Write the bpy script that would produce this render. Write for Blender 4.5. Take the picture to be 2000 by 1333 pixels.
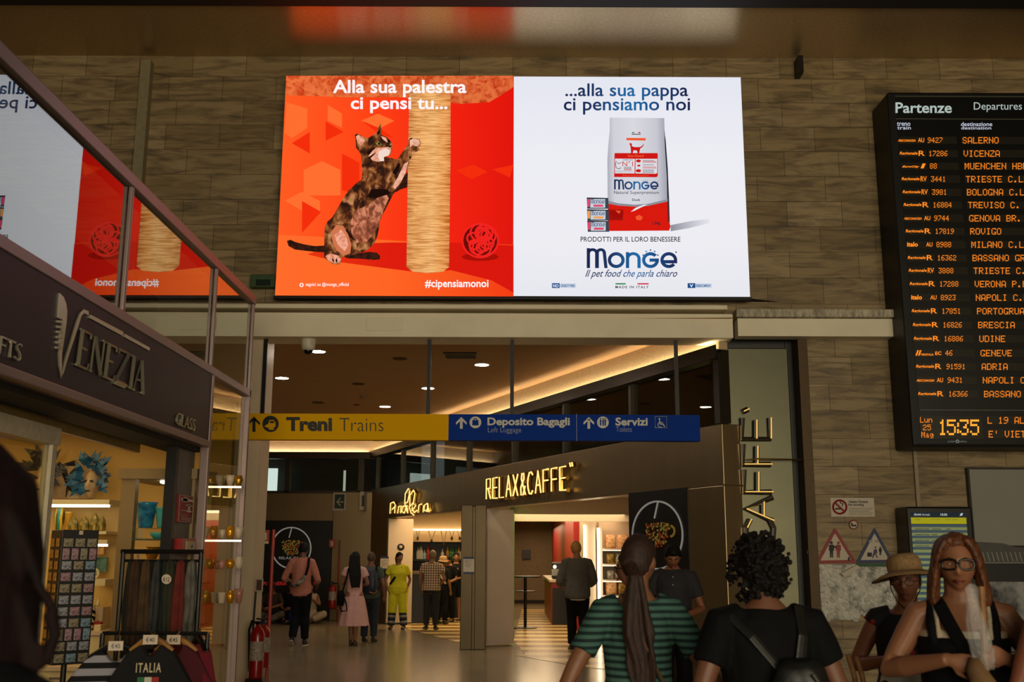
import bpy, bmesh, math, random
from mathutils import Vector, Matrix, noise
V = Vector
R = math.radians
sc = bpy.context.scene
for _o in list(bpy.data.objects): bpy.data.objects.remove(_o)
COL = sc.collection

# ------------------------------------------------------------------ camera
FPX, TILT, ROLL, EYE = 2041.0, R(11.47), 0.0035, 1.56
CAM = V((0, 0, EYE))
_fw = V((0, math.cos(TILT), math.sin(TILT))); _u0 = V((0, -math.sin(TILT), math.cos(TILT))); _r0 = V((1, 0, 0))
_rc = _r0*math.cos(ROLL) + _u0*math.sin(ROLL); _uc = _u0*math.cos(ROLL) - _r0*math.sin(ROLL)
cam_d = bpy.data.cameras.new('camera'); cam = bpy.data.objects.new('camera', cam_d); COL.objects.link(cam)
cam.matrix_world = Matrix(((_rc.x, _uc.x, -_fw.x, CAM.x), (_rc.y, _uc.y, -_fw.y, CAM.y), (_rc.z, _uc.z, -_fw.z, CAM.z), (0, 0, 0, 1)))
cam_d.sensor_width = 36; cam_d.lens = 36*FPX/2000; cam_d.clip_start = .05; cam_d.clip_end = 200
cam_d.dof.use_dof = True; cam_d.dof.focus_distance = 12.5; cam_d.dof.aperture_fstop = 4.5
sc.camera = cam

# ------------------------------------------------------------------ light and exposure
sc.view_settings.view_transform = 'Standard'; sc.view_settings.look = 'None'
sc.view_settings.exposure = 0.0; sc.view_settings.gamma = 1.0; sc.view_settings.use_curve_mapping = False
wd = bpy.data.worlds.new('world'); sc.world = wd; wd.use_nodes = True
wd.node_tree.nodes['Background'].inputs[0].default_value = (.85, .92, 1, 1)
wd.node_tree.nodes['Background'].inputs[1].default_value = .12
def area(name, loc, rot, sx, sy, power, colr=(1, 1, 1), spread=180):
    l = bpy.data.lights.new(name, 'AREA'); l.shape = 'RECTANGLE'; l.size = sx; l.size_y = sy
    l.energy = power; l.color = colr; l.spread = R(spread)
    o = bpy.data.objects.new(name, l); COL.objects.link(o); o.location = loc; o.rotation_euler = rot
    return o
# daylight through the glazed station entrance far behind the camera
area('entrance_daylight', (3.0, -9.5, 2.7), (R(90), 0, 0), 11, 4.8, 1250, (1, .87, .61))
# shop and cafe ceiling lamps (rooms with warm lamps), plus an added rear fill
area('shop_lamp', (-4.5, 7.6, 2.62), (0, 0, 0), 2.6, 3.2, 34, (1, .72, .3))
area('cafe_lamp', (1.1, 22.5, 2.3), (0, 0, 0), 2.2, 6.5, 150, (1, .72, .42))
area('cafe_rear_fill', (.7, 30.5, 2.3), (0, 0, 0), .9, 5, 60, (1, .7, .4))  # area light added to brighten the dark rear of the cafe
area('bar_lamp', (-1.4, 23.9, 2.55), (0, 0, 0), 1.9, 2.6, 90, (1, .66, .34))

# ------------------------------------------------------------------ pixel <-> place helpers
def ray(px, py):
    return _fw + _rc*((px-1000)/FPX) - _uc*((py-666.5)/FPX)
def onY(px, py, Y):
    d = ray(px, py); return CAM + d*(Y/d.y)
def onX(px, py, X):
    d = ray(px, py); return CAM + d*(X/d.x)
def onZ(px, py, Z):
    d = ray(px, py); return CAM + d*((Z-EYE)/d.z)
def onP(px, py, p, n):
    d = ray(px, py); return CAM + d*((p-CAM).dot(n)/d.dot(n))

# ------------------------------------------------------------------ materials
def lin(h):
    h = h.lstrip('#'); o = []
    for i in (0, 2, 4):
        c = int(h[i:i+2], 16)/255; o.append(c/12.92 if c <= .04045 else ((c+.055)/1.055)**2.4)
    return tuple(o) + (1,)
def C4(c): return lin(c) if isinstance(c, str) else (tuple(c) + (1,))[:4]
_mc = {}
def newmat(name):
    m = bpy.data.materials.new(name); m.use_nodes = True
    return m, m.node_tree, m.node_tree.nodes['Principled BSDF']
def N(t, kind, **kw):
    n = t.nodes.new(kind)
    for k, v in kw.items():
        if k[0] == '_': setattr(n, k[1:], v)
        else: n.inputs[k.replace('__', ' ')].default_value = v
    return n
def ramp(t, stops, interp='LINEAR'):
    n = t.nodes.new('ShaderNodeValToRGB'); e = n.color_ramp; e.interpolation = interp
    while len(e.elements) > 1: e.elements.remove(e.elements[-1])
    e.elements[0].position = stops[0][0]; e.elements[0].color = C4(stops[0][1])
    for p, c in stops[1:]:
        x = e.elements.new(p); x.color = C4(c)
    return n
def mat(name, c, rough=.6, metal=0, var=.12, scale=18, bump=0, spec=.5, stretch=None, c2=None, coat=0):
    if name in _mc: return _mc[name]
    m, t, b = newmat(name); c = C4(c)
    tc = N(t, 'ShaderNodeTexCoord'); nz = N(t, 'ShaderNodeTexNoise', Scale=scale, Detail=4.0)
    src = tc.outputs['Object']
    if stretch:
        mp = N(t, 'ShaderNodeMapping', Scale=stretch); t.links.new(src, mp.inputs[0]); src = mp.outputs[0]
    t.links.new(src, nz.inputs['Vector'])
    lo = C4(c2) if c2 else tuple(x*(1-var) for x in c[:3]); hi = c if c2 else tuple(min(1, x*(1+var)) for x in c[:3])
    rp = ramp(t, [(.3, lo[:3]), (.7, hi[:3])]); t.links.new(nz.outputs[0], rp.inputs[0])
    t.links.new(rp.outputs[0], b.inputs['Base Color'])
    b.inputs['Roughness'].default_value = rough; b.inputs['Metallic'].default_value = metal
    b.inputs['Specular IOR Level'].default_value = spec; b.inputs['Coat Weight'].default_value = coat
    if bump:
        bp = N(t, 'ShaderNodeBump', Strength=bump, Distance=.01); t.links.new(nz.outputs[0], bp.inputs['Height'])
        t.links.new(bp.outputs[0], b.inputs['Normal'])
    _mc[name] = m; return m
def emi(name, c, s=1.0):
    if name in _mc: return _mc[name]
    m, t, b = newmat(name)
    b.inputs['Base Color'].default_value = (0, 0, 0, 1); b.inputs['Specular IOR Level'].default_value = .1
    b.inputs['Emission Color'].default_value = C4(c); b.inputs['Emission Strength'].default_value = s
    _mc[name] = m; return m
def bands(name, axis, period, cols, rough=.8, off=0, wob=0, bump=0):
    """fabric or floor with even bands along one object axis; cols = [(start fraction, colour)...]"""
    if name in _mc: return _mc[name]
    m, t, b = newmat(name)
    tc = N(t, 'ShaderNodeTexCoord'); sx = N(t, 'ShaderNodeSeparateXYZ'); t.links.new(tc.outputs['Object'], sx.inputs[0])
    v = sx.outputs[axis]
    if wob:
        nz = N(t, 'ShaderNodeTexNoise', Scale=6.0); t.links.new(tc.outputs['Object'], nz.inputs['Vector'])
        a = N(t, 'ShaderNodeMath', _operation='MULTIPLY_ADD'); t.links.new(nz.outputs[0], a.inputs[0]); a.inputs[1].default_value = wob
        t.links.new(v, a.inputs[2]); v = a.outputs[0]
    d = N(t, 'ShaderNodeMath', _operation='DIVIDE'); t.links.new(v, d.inputs[0]); d.inputs[1].default_value = period
    f = N(t, 'ShaderNodeMath', _operation='FRACT'); a = N(t, 'ShaderNodeMath', _operation='ADD'); a.inputs[1].default_value = 100+off
    t.links.new(d.outputs[0], a.inputs[0]); t.links.new(a.outputs[0], f.inputs[0])
    rp = ramp(t, cols, 'CONSTANT' if not bump else 'LINEAR'); t.links.new(f.outputs[0], rp.inputs[0]); t.links.new(rp.outputs[0], b.inputs['Base Color'])
    b.inputs['Roughness'].default_value = rough; b.inputs['Specular IOR Level'].default_value = .3
    _mc[name] = m; return m
def glassm(name, tint=(.9, .93, .9), refl=.5, rough=0.0, base=.06, power=3.0):
    """window pane: clear with a grazing-angle mirror"""
    if name in _mc: return _mc[name]
    m, t, b = newmat(name); t.nodes.remove(b); out = t.nodes['Material Output']
    tr = N(t, 'ShaderNodeBsdfTransparent', Color=tuple(tint)+(1,)); gl = N(t, 'ShaderNodeBsdfGlossy', Roughness=rough, Color=(1, 1, 1, 1))
    lw = N(t, 'ShaderNodeLayerWeight', Blend=.5); pw = N(t, 'ShaderNodeMath', _operation='POWER'); pw.inputs[1].default_value = power
    t.links.new(lw.outputs['Facing'], pw.inputs[0])
    ma = N(t, 'ShaderNodeMath', _operation='MULTIPLY_ADD', _use_clamp=True); t.links.new(pw.outputs[0], ma.inputs[0]); ma.inputs[1].default_value = refl; ma.inputs[2].default_value = base
    mx = N(t, 'ShaderNodeMixShader'); t.links.new(ma.outputs[0], mx.inputs[0]); t.links.new(tr.outputs[0], mx.inputs[1]); t.links.new(gl.outputs[0], mx.inputs[2])
    t.links.new(mx.outputs[0], out.inputs[0]); _mc[name] = m; return m

# ------------------------------------------------------------------ object helpers
def tag(o, label=None, cat=None, group=None, kind=None):
    if label: o['label'] = label
    if cat: o['category'] = cat
    if group: o['group'] = group
    if kind: o['kind'] = kind
    return o
def world_of(o):
    m = o.matrix_basis.copy()
    return world_of(o.parent) @ o.matrix_parent_inverse @ m if o.parent else m
def adopt(o, p):
    o.parent = p; o.matrix_parent_inverse = world_of(p).inverted(); return o
def thing(name, label, cat, loc=(0, 0, 0), group=None, rz=0):
    o = bpy.data.objects.new(name, None); COL.objects.link(o); o.location = loc; o.rotation_euler.z = rz
    o.empty_display_size = .1
    return tag(o, label, cat, group)
class MB:
    def __init__(s): s.v, s.f, s.m = [], [], []
    def add(s, vs, fs, m=0):
        k = len(s.v); s.v += [tuple(x) for x in vs]; s.f += [tuple(i+k for i in f) for f in fs]; s.m += [m]*len(fs); return s
    def box(s, x0, x1, y0, y1, z0, z1, m=0):
        vs = [(x, y, z) for x in (x0, x1) for y in (y0, y1) for z in (z0, z1)]
        return s.add(vs, [(0, 1, 3, 2), (4, 6, 7, 5), (0, 4, 5, 1), (2, 3, 7, 6), (0, 2, 6, 4), (1, 5, 7, 3)], m)
    def obox(s, c, ax, ay, az, m=0):
        c, ax, ay, az = V(c), V(ax), V(ay), V(az)
        vs = [c+ax*i+ay*j+az*k for i in (-1, 1) for j in (-1, 1) for k in (-1, 1)]
        return s.add(vs, [(0, 1, 3, 2), (4, 6, 7, 5), (0, 4, 5, 1), (2, 3, 7, 6), (0, 2, 6, 4), (1, 5, 7, 3)], m)
    def prism(s, pts, ext, m=0):
        pts = [V(p) for p in pts]; ext = V(ext); n = len(pts)
        nn = sum(((pts[i]-pts[0]).cross(pts[(i+1) % n]-pts[0]) for i in range(1, n)), V((0, 0, 0)))
        if nn.dot(ext) > 0: pts.reverse()
        vs = pts + [p+ext for p in pts]
        fs = [tuple(range(n)), tuple(range(2*n-1, n-1, -1))] + [(i, i+n, (i+1) % n+n, (i+1) % n) for i in range(n)]
        return s.add(vs, fs, m)
    def poly(s, pts, m=0): return s.add(pts, [tuple(range(len(pts)))], m)
    def loft(s, rings, m=0, cap=True):
        n = len(rings[0]); vs = [p for r in rings for p in r]; fs = []
        for i in range(len(rings)-1):
            for j in range(n): fs.append((i*n+j, i*n+(j+1) % n, (i+1)*n+(j+1) % n, (i+1)*n+j))
        if cap: fs += [tuple(range(n-1, -1, -1)), tuple(range((len(rings)-1)*n, len(rings)*n))]
        return s.add(vs, fs, m)
    def tube(s, path, rad, n=8, m=0, flat=1.0, up=None, closed=False):
        path = [V(p) for p in path]; k = len(path)
        if not isinstance(rad, (list, tuple)): rad = [rad]*k
        rings = []; prev = None
        for i, p in enumerate(path):
            a = path[(i-1) % k] if (i > 0 or closed) else path[0]; b = path[(i+1) % k] if (i < k-1 or closed) else path[-1]
            t = (b-a); t = t.normalized() if t.length > 1e-9 else V((0, 0, 1))
            if prev is None:
                ref = V(up) if up else (V((0, 0, 1)) if abs(t.z) < .9 else V((0, 1, 0)))
            else: ref = prev
            e1 = (ref - t*ref.dot(t)); e1 = e1.normalized() if e1.length > 1e-6 else t.orthogonal().normalized()
            prev = e1; e2 = t.cross(e1)
            rings.append([p + e1*(rad[i]*flat*math.cos(2*math.pi*j/n)) + e2*(rad[i]*math.sin(2*math.pi*j/n)) for j in range(n)])
        if closed:
            rings.append(rings[0]); return s.loft(rings, m, False)
        return s.loft(rings, m)
    def ell(s, c, r, seg=12, rings=8, m=0, M=None):
        c = V(c); r = (r, r, r) if isinstance(r, (int, float)) else r
        vs = []; 
        for i in range(1, rings):
            th = math.pi*i/rings
            for j in range(seg):
                ph = 2*math.pi*j/seg; p = V((r[0]*math.sin(th)*math.cos(ph), r[1]*math.sin(th)*math.sin(ph), r[2]*math.cos(th)))
                vs.append(c + (M @ p if M else p))
        top = V((0, 0, r[2])); vs += [c + (M @ top if M else top), c - (M @ top if M else top)]
        k = (rings-1)*seg; fs = [(k, j, (j+1) % seg) for j in range(seg)] + [(k+1, (rings-2)*seg+(j+1) % seg, (rings-2)*seg+j) for j in range(seg)]
        for i in range(rings-2):
            for j in range(seg): fs.append((i*seg+j, (i+1)*seg+j, (i+1)*seg+(j+1) % seg, i*seg+(j+1) % seg))
        return s.add(vs, fs, m)
    def lathe(s, prof, c=(0, 0, 0), n=16, m=0, cap=True):
        c = V(c); return s.loft([[c+V((r*math.cos(2*math.pi*j/n), r*math.sin(2*math.pi*j/n), z)) for j in range(n)] for r, z in prof], m, cap)
    def mesh(s, name):
        me = bpy.data.meshes.new(name); me.from_pydata(s.v, [], s.f); me.update(); return me
    def build(s, name, mats, parent=None, smooth=False, bevel=0, M=None):
        if M is not None: s.v = [tuple(M @ V(p)) for p in s.v]
        off = V((0, 0, 0))
        if parent is None and s.v:
            xs, ys, zs = zip(*s.v); off = V(((min(xs)+max(xs))/2, (min(ys)+max(ys))/2, min(zs)))
            s.v = [tuple(V(p)-off) for p in s.v]
        me = s.mesh(name); mats = mats if isinstance(mats, (list, tuple)) else [mats]
        for m in mats: me.materials.append(m)
        me.polygons.foreach_set('material_index', s.m)
        if smooth: me.polygons.foreach_set('use_smooth', [True]*len(me.polygons))
        o = bpy.data.objects.new(name, me); COL.objects.link(o); o.location = off
        if parent: adopt(o, parent)
        if bevel:
            b = o.modifiers.new('bevel', 'BEVEL'); b.width = bevel; b.segments = 2; b.limit_method = 'ANGLE'
        return o
def struct(o): o['kind'] = 'structure'; return o

# lettering: glyph outlines of the built-in typeface, fitted to a box on a surface
_tc = {}
def glyphs(s, bold=0.0, shear=0, space=1.0):
    k = (s, bold, shear, space)
    if k in _tc: return _tc[k]
    cu = bpy.data.curves.new('t', 'FONT'); cu.body = s; cu.offset = bold; cu.shear = shear; cu.space_character = space; cu.resolution_u = 3
    o = bpy.data.objects.new('t', cu); COL.objects.link(o)
    dg = bpy.context.evaluated_depsgraph_get(); me = o.evaluated_get(dg).to_mesh()
    vs = [v.co.copy() for v in me.vertices]; fs = [tuple(p.vertices) for p in me.polygons]
    o.evaluated_get(dg).to_mesh_clear(); bpy.data.objects.remove(o); bpy.data.curves.remove(cu)
    _tc[k] = (vs, fs); return _tc[k]
def text(mb, s, fn, x0, y0, x1, y1, bold=0.0, shear=0, space=1.0, m=0):
    """fn(px, py) -> point; box in photo pixels is the ink box of the string"""
    vs, fs = glyphs(s, bold, shear, space)
    if not vs: return mb
    ax, bx = min(v.x for v in vs), max(v.x for v in vs); ay, by = min(v.y for v in vs), max(v.y for v in vs)
    return mb.add([fn(x0+(v.x-ax)/max(1e-6, bx-ax)*(x1-x0), y1+(v.y-ay)/max(1e-6, by-ay)*(y0-y1)) for v in vs], fs, m)
def planeY(Y): return lambda px, py: onY(px, py, Y)
def copy_tree(o, parent=None):
    c = o.copy(); COL.objects.link(c)
    if parent: c.parent = parent
    for ch in [x for x in bpy.data.objects if x.parent == o]: copy_tree(ch, c)
    return c
# ================================================================== SETTING
YW = 12.0                                     # stone wall of the ticket hall
pc = onY(1404, 685, YW); PC = V((pc.x, pc.y, 0))
_d = ray(91, 1080); DU = V((_d.x, _d.y, 0)).normalized(); DN = V((DU.y, -DU.x, 0))     # along the cafe front / into the cafe
MC = Matrix(((DU.x, DN.x, 0, PC.x), (DU.y, DN.y, 0, PC.y), (0, 0, 1, 0), (0, 0, 0, 1)))
def cafeP(px, py, v=0): return onP(px, py, PC+DN*v, DN)
def cafe(px, py, v=0):
    p = cafeP(px, py, v)-PC; return p.dot(DU), p.z
def CL(u, v, z): return PC+DU*u+DN*v+V((0, 0, z))
def uof(px, v=0): return cafe(px, 1080, v)[0]

def stone():
    m, t, b = newmat('travertine')
    tc = N(t, 'ShaderNodeTexCoord'); sx = N(t, 'ShaderNodeSeparateXYZ'); cx = N(t, 'ShaderNodeCombineXYZ')
    t.links.new(tc.outputs['Object'], sx.inputs[0]); t.links.new(sx.outputs[0], cx.inputs[0]); t.links.new(sx.outputs[2], cx.inputs[1])
    br = N(t, 'ShaderNodeTexBrick', Scale=1.0, Mortar__Size=.003, Brick__Width=.66, Row__Height=.318, Color1=lin('#ac9a7c'), Color2=lin('#93815f'), Mortar=lin('#54462c'))
    br.offset = .42; br.squash = 1.25; br.squash_frequency = 3
    t.links.new(cx.outputs[0], br.inputs['Vector'])
    mp = N(t, 'ShaderNodeMapping', Scale=(.8, .8, 5.5)); t.links.new(tc.outputs['Object'], mp.inputs[0])
    nz = N(t, 'ShaderNodeTexNoise', Scale=2.2, Detail=8.0, Roughness=.62, Distortion=.8); t.links.new(mp.outputs[0], nz.inputs['Vector'])
    rp = ramp(t, [(.31, '#43372a'), (.42, '#a89878'), (.58, '#f4e8cc')]); t.links.new(nz.outputs[0], rp.inputs[0])
    mx = N(t, 'ShaderNodeMix', _data_type='RGBA', _blend_type='MULTIPLY'); mx.inputs[0].default_value = .75
    t.links.new(br.outputs[0], mx.inputs[6]); t.links.new(rp.outputs[0], mx.inputs[7]); t.links.new(mx.outputs[2], b.inputs['Base Color'])
    b.inputs['Roughness'].default_value = .55
    bp = N(t, 'ShaderNodeBump', Strength=.4, Distance=.01); t.links.new(br.outputs['Fac'], bp.inputs['Height']); bp.invert = True; t.links.new(bp.outputs[0], b.inputs['Normal'])
    return m
M_stone = stone()
M_white = mat('beam paint', '#f0e4c8', .5, var=.05, scale=3)
M_marble = mat('veined marble', '#d0c4aa', .45, c2='#7a705c', scale=7, stretch=(3, 1, 1))
M_floor = mat('polished stone floor', '#948468', .2, c2='#7e6f56', scale=2.5, spec=.6)
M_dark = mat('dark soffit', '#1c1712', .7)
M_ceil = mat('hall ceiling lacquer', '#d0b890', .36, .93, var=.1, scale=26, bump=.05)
_n = M_ceil.node_tree; _b = _n.nodes['Principled BSDF']; _b.inputs['Anisotropic'].default_value = .85
_t = N(_n, 'ShaderNodeCombineXYZ', X=0.0, Y=1.0, Z=0.0); _n.links.new(_t.outputs[0], _b.inputs['Tangent'])
M_ceil2 = mat('corridor ceiling paint', '#b48c5c', .7, var=.03, scale=2)
M_steel = mat('brushed steel', '#94805f', .34, .72, var=.06, scale=5, stretch=(1, 1, .06), bump=.04)
M_steeld = mat('dark steel', '#4a433a', .42, .9, var=.06)
M_black = mat('black panel', '#0c0b0b', .4, var=.2)
M_blackm = mat('black metal', '#0b0a0a', .45, .3)
M_bronze = mat('bronze jamb', '#4a3618', .5, .4)
M_cream = mat('cream panel', '#cdb9a2', .4, var=.03, scale=2)
M_greywall = mat('grey plaster', '#6e675c', .7, var=.05)
M_glass = glassm('clear glazing', (.8, .84, .78), .55, .0, .05, 3)
M_warmled = emi('warm led strip', (1, .78, .5), 4)
M_cove = emi('cove led', (1, .8, .5), 34)

# floor of hall and corridor
o = MB().box(-9, 9, -11, 36, -.2, 0).build('floor', M_floor); struct(o)
# striped cafe floor
def stripes():
    m = bands('striped cafe tiles', 1, .92, [(0, '#ecd094'), (.5, '#9a7438')], .22); return m
p1, p2, p3, p4 = onZ(1005, 1290, .004), onZ(1130, 1312, .004), onZ(1135, 1232, .004), onZ(1086, 1192, .004)
o = MB().poly([onZ(1003, 1280, .004), onZ(1135, 1303, .004), onZ(1250, 1315, .004), V((2.2, 20.6, .004)), onZ(1116, 1226, .004), onZ(1086, 1192, .004), onZ(1019, 1191, .004),
               V((.05, 19.6, .004)), CL(uof(1004)-.5, -.02, .004)]).build('floor_cafe', stripes()); struct(o)
o = MB().poly([onZ(795, 1229, .004), onZ(902, 1257, .004), CL(uof(902), .3, .004), V((-.05, 19.8, .004)), V((-.05, 27, .004)), V((-2.9, 27, .004))]).build('floor_bar', stripes()); struct(o)

# stone wall with the wide portal
XL, XR = onY(500, 1000, YW).x, onY(1574, 1000, YW).x
ZB0, ZB1 = onY(960, 659, YW-.2).z, onY(960, 612, YW-.2).z
w = MB().box(-8.5, 8.5, YW, YW+.4, ZB1, 7.6).box(XR, 8.5, YW, YW+.4, 0, ZB1)
struct(w.build('wall_back', M_stone))
struct(MB().box(-8.5, XL, YW, YW+.5, 0, ZB1).build('wall_jamb', mat('white jamb plaster', '#dcc8aa', .5, var=.05, scale=3)))
b = MB().box(-3.4, onY(1432, 640, YW-.2).x, YW-.2, YW+.25, ZB0, ZB1).box(-3.4, onY(1420, 606, YW-.25).x, YW-.28, YW, ZB1+.035, ZB1+.085)
b.box(onY(715, 640, YW-.2).x, onY(788, 640, YW-.2).x, YW-.212, YW-.2, onY(715, 647, YW-.2).z, onY(715, 620, YW-.2).z)
struct(b.build('trim_1', M_white, bevel=.006))
xa, xb = onY(1441, 640, YW-.2).x, 6.0
struct(MB().box(xa, xb, YW-.2, YW, onY(1500, 657, YW-.2).z, onY(1500, 622, YW-.2).z).build('trim_2', M_white, bevel=.006))
struct(MB().box(xa-.02, xb, YW-.26, YW, onY(1500, 621, YW-.2).z, onY(1500, 606, YW-.2).z).build('trim_3', M_marble, bevel=.005))
q = onY(280, 200, YW-.1); struct(MB().box(q.x-.06, q.x+.06, YW-.12, YW, 4.2, onY(287, 118, YW-.1).z).build('trim_4', mat('painted pipe boxing', '#8d8263', .6)))
q = onY(1560, 130, YW-.1); struct(MB().box(q.x-.03, q.x+.03, YW-.2, YW, q.z-.12, q.z+.1).build('trim_5', M_blackm))
q = onY(1788, 930, YW); struct(MB().box(q.x-.02, q.x+.02, YW-.04, YW, 1.9, 4).build('trim_6', mat('painted conduit', '#9a8c70', .6)))
# hall ceiling: glossy soffit band next to the wall, darker coffer in front, side walls
ZS = onY(1000, 112, YW).z
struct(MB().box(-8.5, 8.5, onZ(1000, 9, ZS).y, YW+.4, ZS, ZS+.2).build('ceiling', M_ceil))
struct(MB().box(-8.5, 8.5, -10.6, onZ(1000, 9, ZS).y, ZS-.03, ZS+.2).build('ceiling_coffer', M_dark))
struct(MB().box(8.5, 8.7, -4, YW+.4, 0, ZS).build('wall_right', M_stone))
struct(MB().box(-8.7, -8.5, -10, YW+.4, 0, ZS).build('wall_left', M_greywall))

# ------------------------------------------------------------------ corridor beyond the portal
ZT, ZF, ZF2, ZCc = cafe(1207, 866)[1], cafe(1138, 778)[1], cafe(1138, 764)[1], cafe(1183, 705)[1]
ZBt = cafe(1229, 966)[1]
UMAX = uof(722); YE = CL(UMAX, 0, 0).y
print('CAFE', PC, DU, 'zt', ZT, 'zf', ZF, ZF2, 'zc', ZCc, 'zb', ZBt, 'umax', UMAX, 'YE', YE, 'ZS', ZS, 'beam', ZB0, ZB1, XL, XR)
struct(MB().poly([V((-7.5, YW+.25, ZCc)), V((-7.5, YE+.05, ZCc)), CL(UMAX+.05, .02, ZCc), CL(-.3, .02, ZCc)]).build('ceiling_corridor', M_ceil2))
struct(MB().box(-7.7, -7.5, YW+.4, YE, 0, ZCc).build('wall_corridor_left', M_greywall))
# cafe front: fascia, piers, transom, upper wall
f = MB()
def cb(mb, u0, u1, v0, v1, z0, z1, m=0):
    return mb.add([CL(u, v, z) for u in (u0, u1) for v in (v0, v1) for z in (z0, z1)], [(0, 2, 3, 1), (4, 5, 7, 6), (0, 1, 5, 4), (2, 6, 7, 3), (0, 4, 6, 2), (1, 3, 7, 5)], m)
UA, UB = uof(1345), uof(1229)
UC, UD = uof(950), uof(901)
UE_ = uof(756)
cb(f, 0, UMAX, 0, .25, ZBt, ZT); cb(f, 0, UA, 0, .25, 0, ZBt); cb(f, UA, UB, .03, .25, 0, ZBt); cb(f, UE_, UMAX, 0, .25, 0, ZBt)
struct(f.build('wall_cafe', M_steel, bevel=.01))
f = MB(); cb(f, -.05, UMAX, -.06, .1, ZF, ZF2)
cb(f, -.05, .06, -.05, .1, ZT, ZF)
for px in (1238, 1104, 1002, 912, 840, 781, 731):
    u = uof(px); cb(f, u-.03, u+.03, -.02, .08, ZT, ZF)
struct(f.build('trim_7', M_steeld))
f = MB(); cb(f, 0, UMAX, .0, .12, ZF2, ZCc+.02); struct(f.build('wall_cafe_upper', mat('mosaic plaster', '#c0a884', .6, var=.18, scale=40)))
f = MB(); cb(f, -.05, UMAX, -.09, -.07, ZF, ZF2+.05); cb(f, -.05, UMAX, -.07, .0, ZF2-.04, ZF2); struct(f.build('trim_22', M_steeld))
f = MB(); cb(f, .05, UMAX-.1, -.06, -.03, ZF2+.002, ZF2+.012); struct(f.build('trim_8', M_cove))
f = MB(); cb(f, .03, UMAX, .03, .04, ZT, ZF); struct(f.build('window_1', M_glass))
# loft seen through the clerestory
f = MB(); cb(f, -.3, UMAX+1, 2.2, 2.3, ZBt+.3, ZCc+.3); struct(f.build('wall_loft', mat('loft plaster', '#7d6c38', .7, c2='#5d5028', scale=.8)))
f = MB()
for u0, u1, z0 in ((.6, 1.5, 3.2), (2.9, 4.4, 3.1), (5.2, 6.6, 3.05), (8, 9.8, 3.0)): cb(f, u0, u1, 1.2, 2.0, z0, ZCc+.2)
struct(f.build('trim_9', mat('loft beams', '#3c3828', .7)))
f = MB(); cb(f, 1.0, 9, 1.6, 1.66, 3.02, 3.05); struct(f.build('trim_10', emi('loft led', (1, .75, .25), 2.5)))
struct(MB().poly([CL(-.3, .25, 2.62), CL(UMAX, .25, 2.62), V((-3.4, 36, 2.62)), V((6, 36, 2.62)), V((6, 12.4, 2.62))]).build('ceiling_cafe', mat('cafe ceiling', '#a98a5c', .7, var=.03)))
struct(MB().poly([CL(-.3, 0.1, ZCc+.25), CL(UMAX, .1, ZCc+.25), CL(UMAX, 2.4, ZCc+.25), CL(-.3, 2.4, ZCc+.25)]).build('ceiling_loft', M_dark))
# pier between the two cafe openings, side returns
q = onZ(900, 1270, 0)
pa, pb, pm = onY(900, 1100, q.y), onY(949, 1100, q.y), onY(925, 1100, q.y)
struct(MB().box(pa.x, pm.x-.02, q.y, q.y+.5, 0, ZBt+.02).box(pm.x+.02, pb.x, q.y+.02, q.y+.5, 0, ZBt+.02).box(pm.x-.03, pm.x+.03, q.y+.04, q.y+.4, 0, ZBt).build('wall_pier', mat('pier steel', '#3e3426', .3, .95, var=.08, scale=3), bevel=.008))
def reveal(px0, px1, name):
    u0 = uof(px0); d = ray(px1, 1080); t = 0
    best = min((abs((CAM + d*(CL(u0, v/50, 0).y/d.y)).x-CL(u0, v/50, 0).x), v/50) for v in range(1, 300))[1]
    f = MB(); cb(f, u0, u0+.12, .0, best, 0.03, ZBt-.02); f2 = struct(f.build(name, M_cream)); return u0, best
reveal(952, 1004, 'wall_reveal_near'); reveal(758, 806, 'wall_reveal_far')
# CAFFE' pylon beside the cafe, framed into the portal
YP = YW+.12
x0, x1, x2, x3 = onY(1411, 900, YP).x, onY(1549, 900, YP).x, onY(1562, 900, YP).x, onY(1577, 900, YP).x
zp = onY(1480, 680, YP).z
struct(MB().box(x0, x1, YP, YP+.3, 0, zp).build('wall_pylon', mat('pylon steel', '#5c5a48', .38, .85, var=.06, scale=3), bevel=.012))
struct(MB().box(x1, x2, YP+.1, YP+.3, 0, zp+.1).box(PC.x-.02, x0, YP+.03, YP+.3, 0, zp+.1).box(PC.x, x3, YP+.12, YP+.35, zp, ZB1).build('trim_11', M_black))
struct(MB().box(x2, x3+.02, YW-.05, YP+.3, 0, onY(1570, 662, YW).z).build('trim_12', M_bronze))
# end wall of the corridor
YE2 = YE
def ew(px, py): return onY(px, py, YE2)
zA, zBm, zC0, zC1 = ew(600, 1018).z, ew(600, 962).z, ew(600, 897).z, ew(600, 888).z
xR = CL(UMAX, 0, 0).x
xp = ew(648, 1100).x
struct(MB().box(-7.5, xp, YE2, YE2+.3, zA, zBm).box(xp, xR+.1, YE2-.06, YE2+.3, 0, zBm).build('wall_end', M_steel, bevel=.01))
struct(MB().box(-7.5, xp, YE2+.04, YE2+.3, 0, zA).build('wall_end_lower', M_black))
fr = MB().box(-7.5, xR+.1, YE2-.08, YE2+.1, zC0, zC1).box(-7.5, xR+.1, YE2-.03, YE2+.1, zBm-.03, zBm+.03)
for px in (562, 705): 
    q = ew(px, 930); fr.box(q.x-.06, q.x+.06, YE2-.03, YE2+.1, zBm, zC0)
struct(fr.build('trim_13', M_steeld))
struct(MB().box(-7.5, xR, YE2, YE2+.1, zC1, ZCc+.02).build('wall_end_upper', mat('lit plaster', '#b9a58c', .6, var=.04)))
struct(MB().box(-7.5, xR, YE2-.1, YE2-.08, zC0, zC1+.05).build('trim_23', M_steeld))
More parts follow.
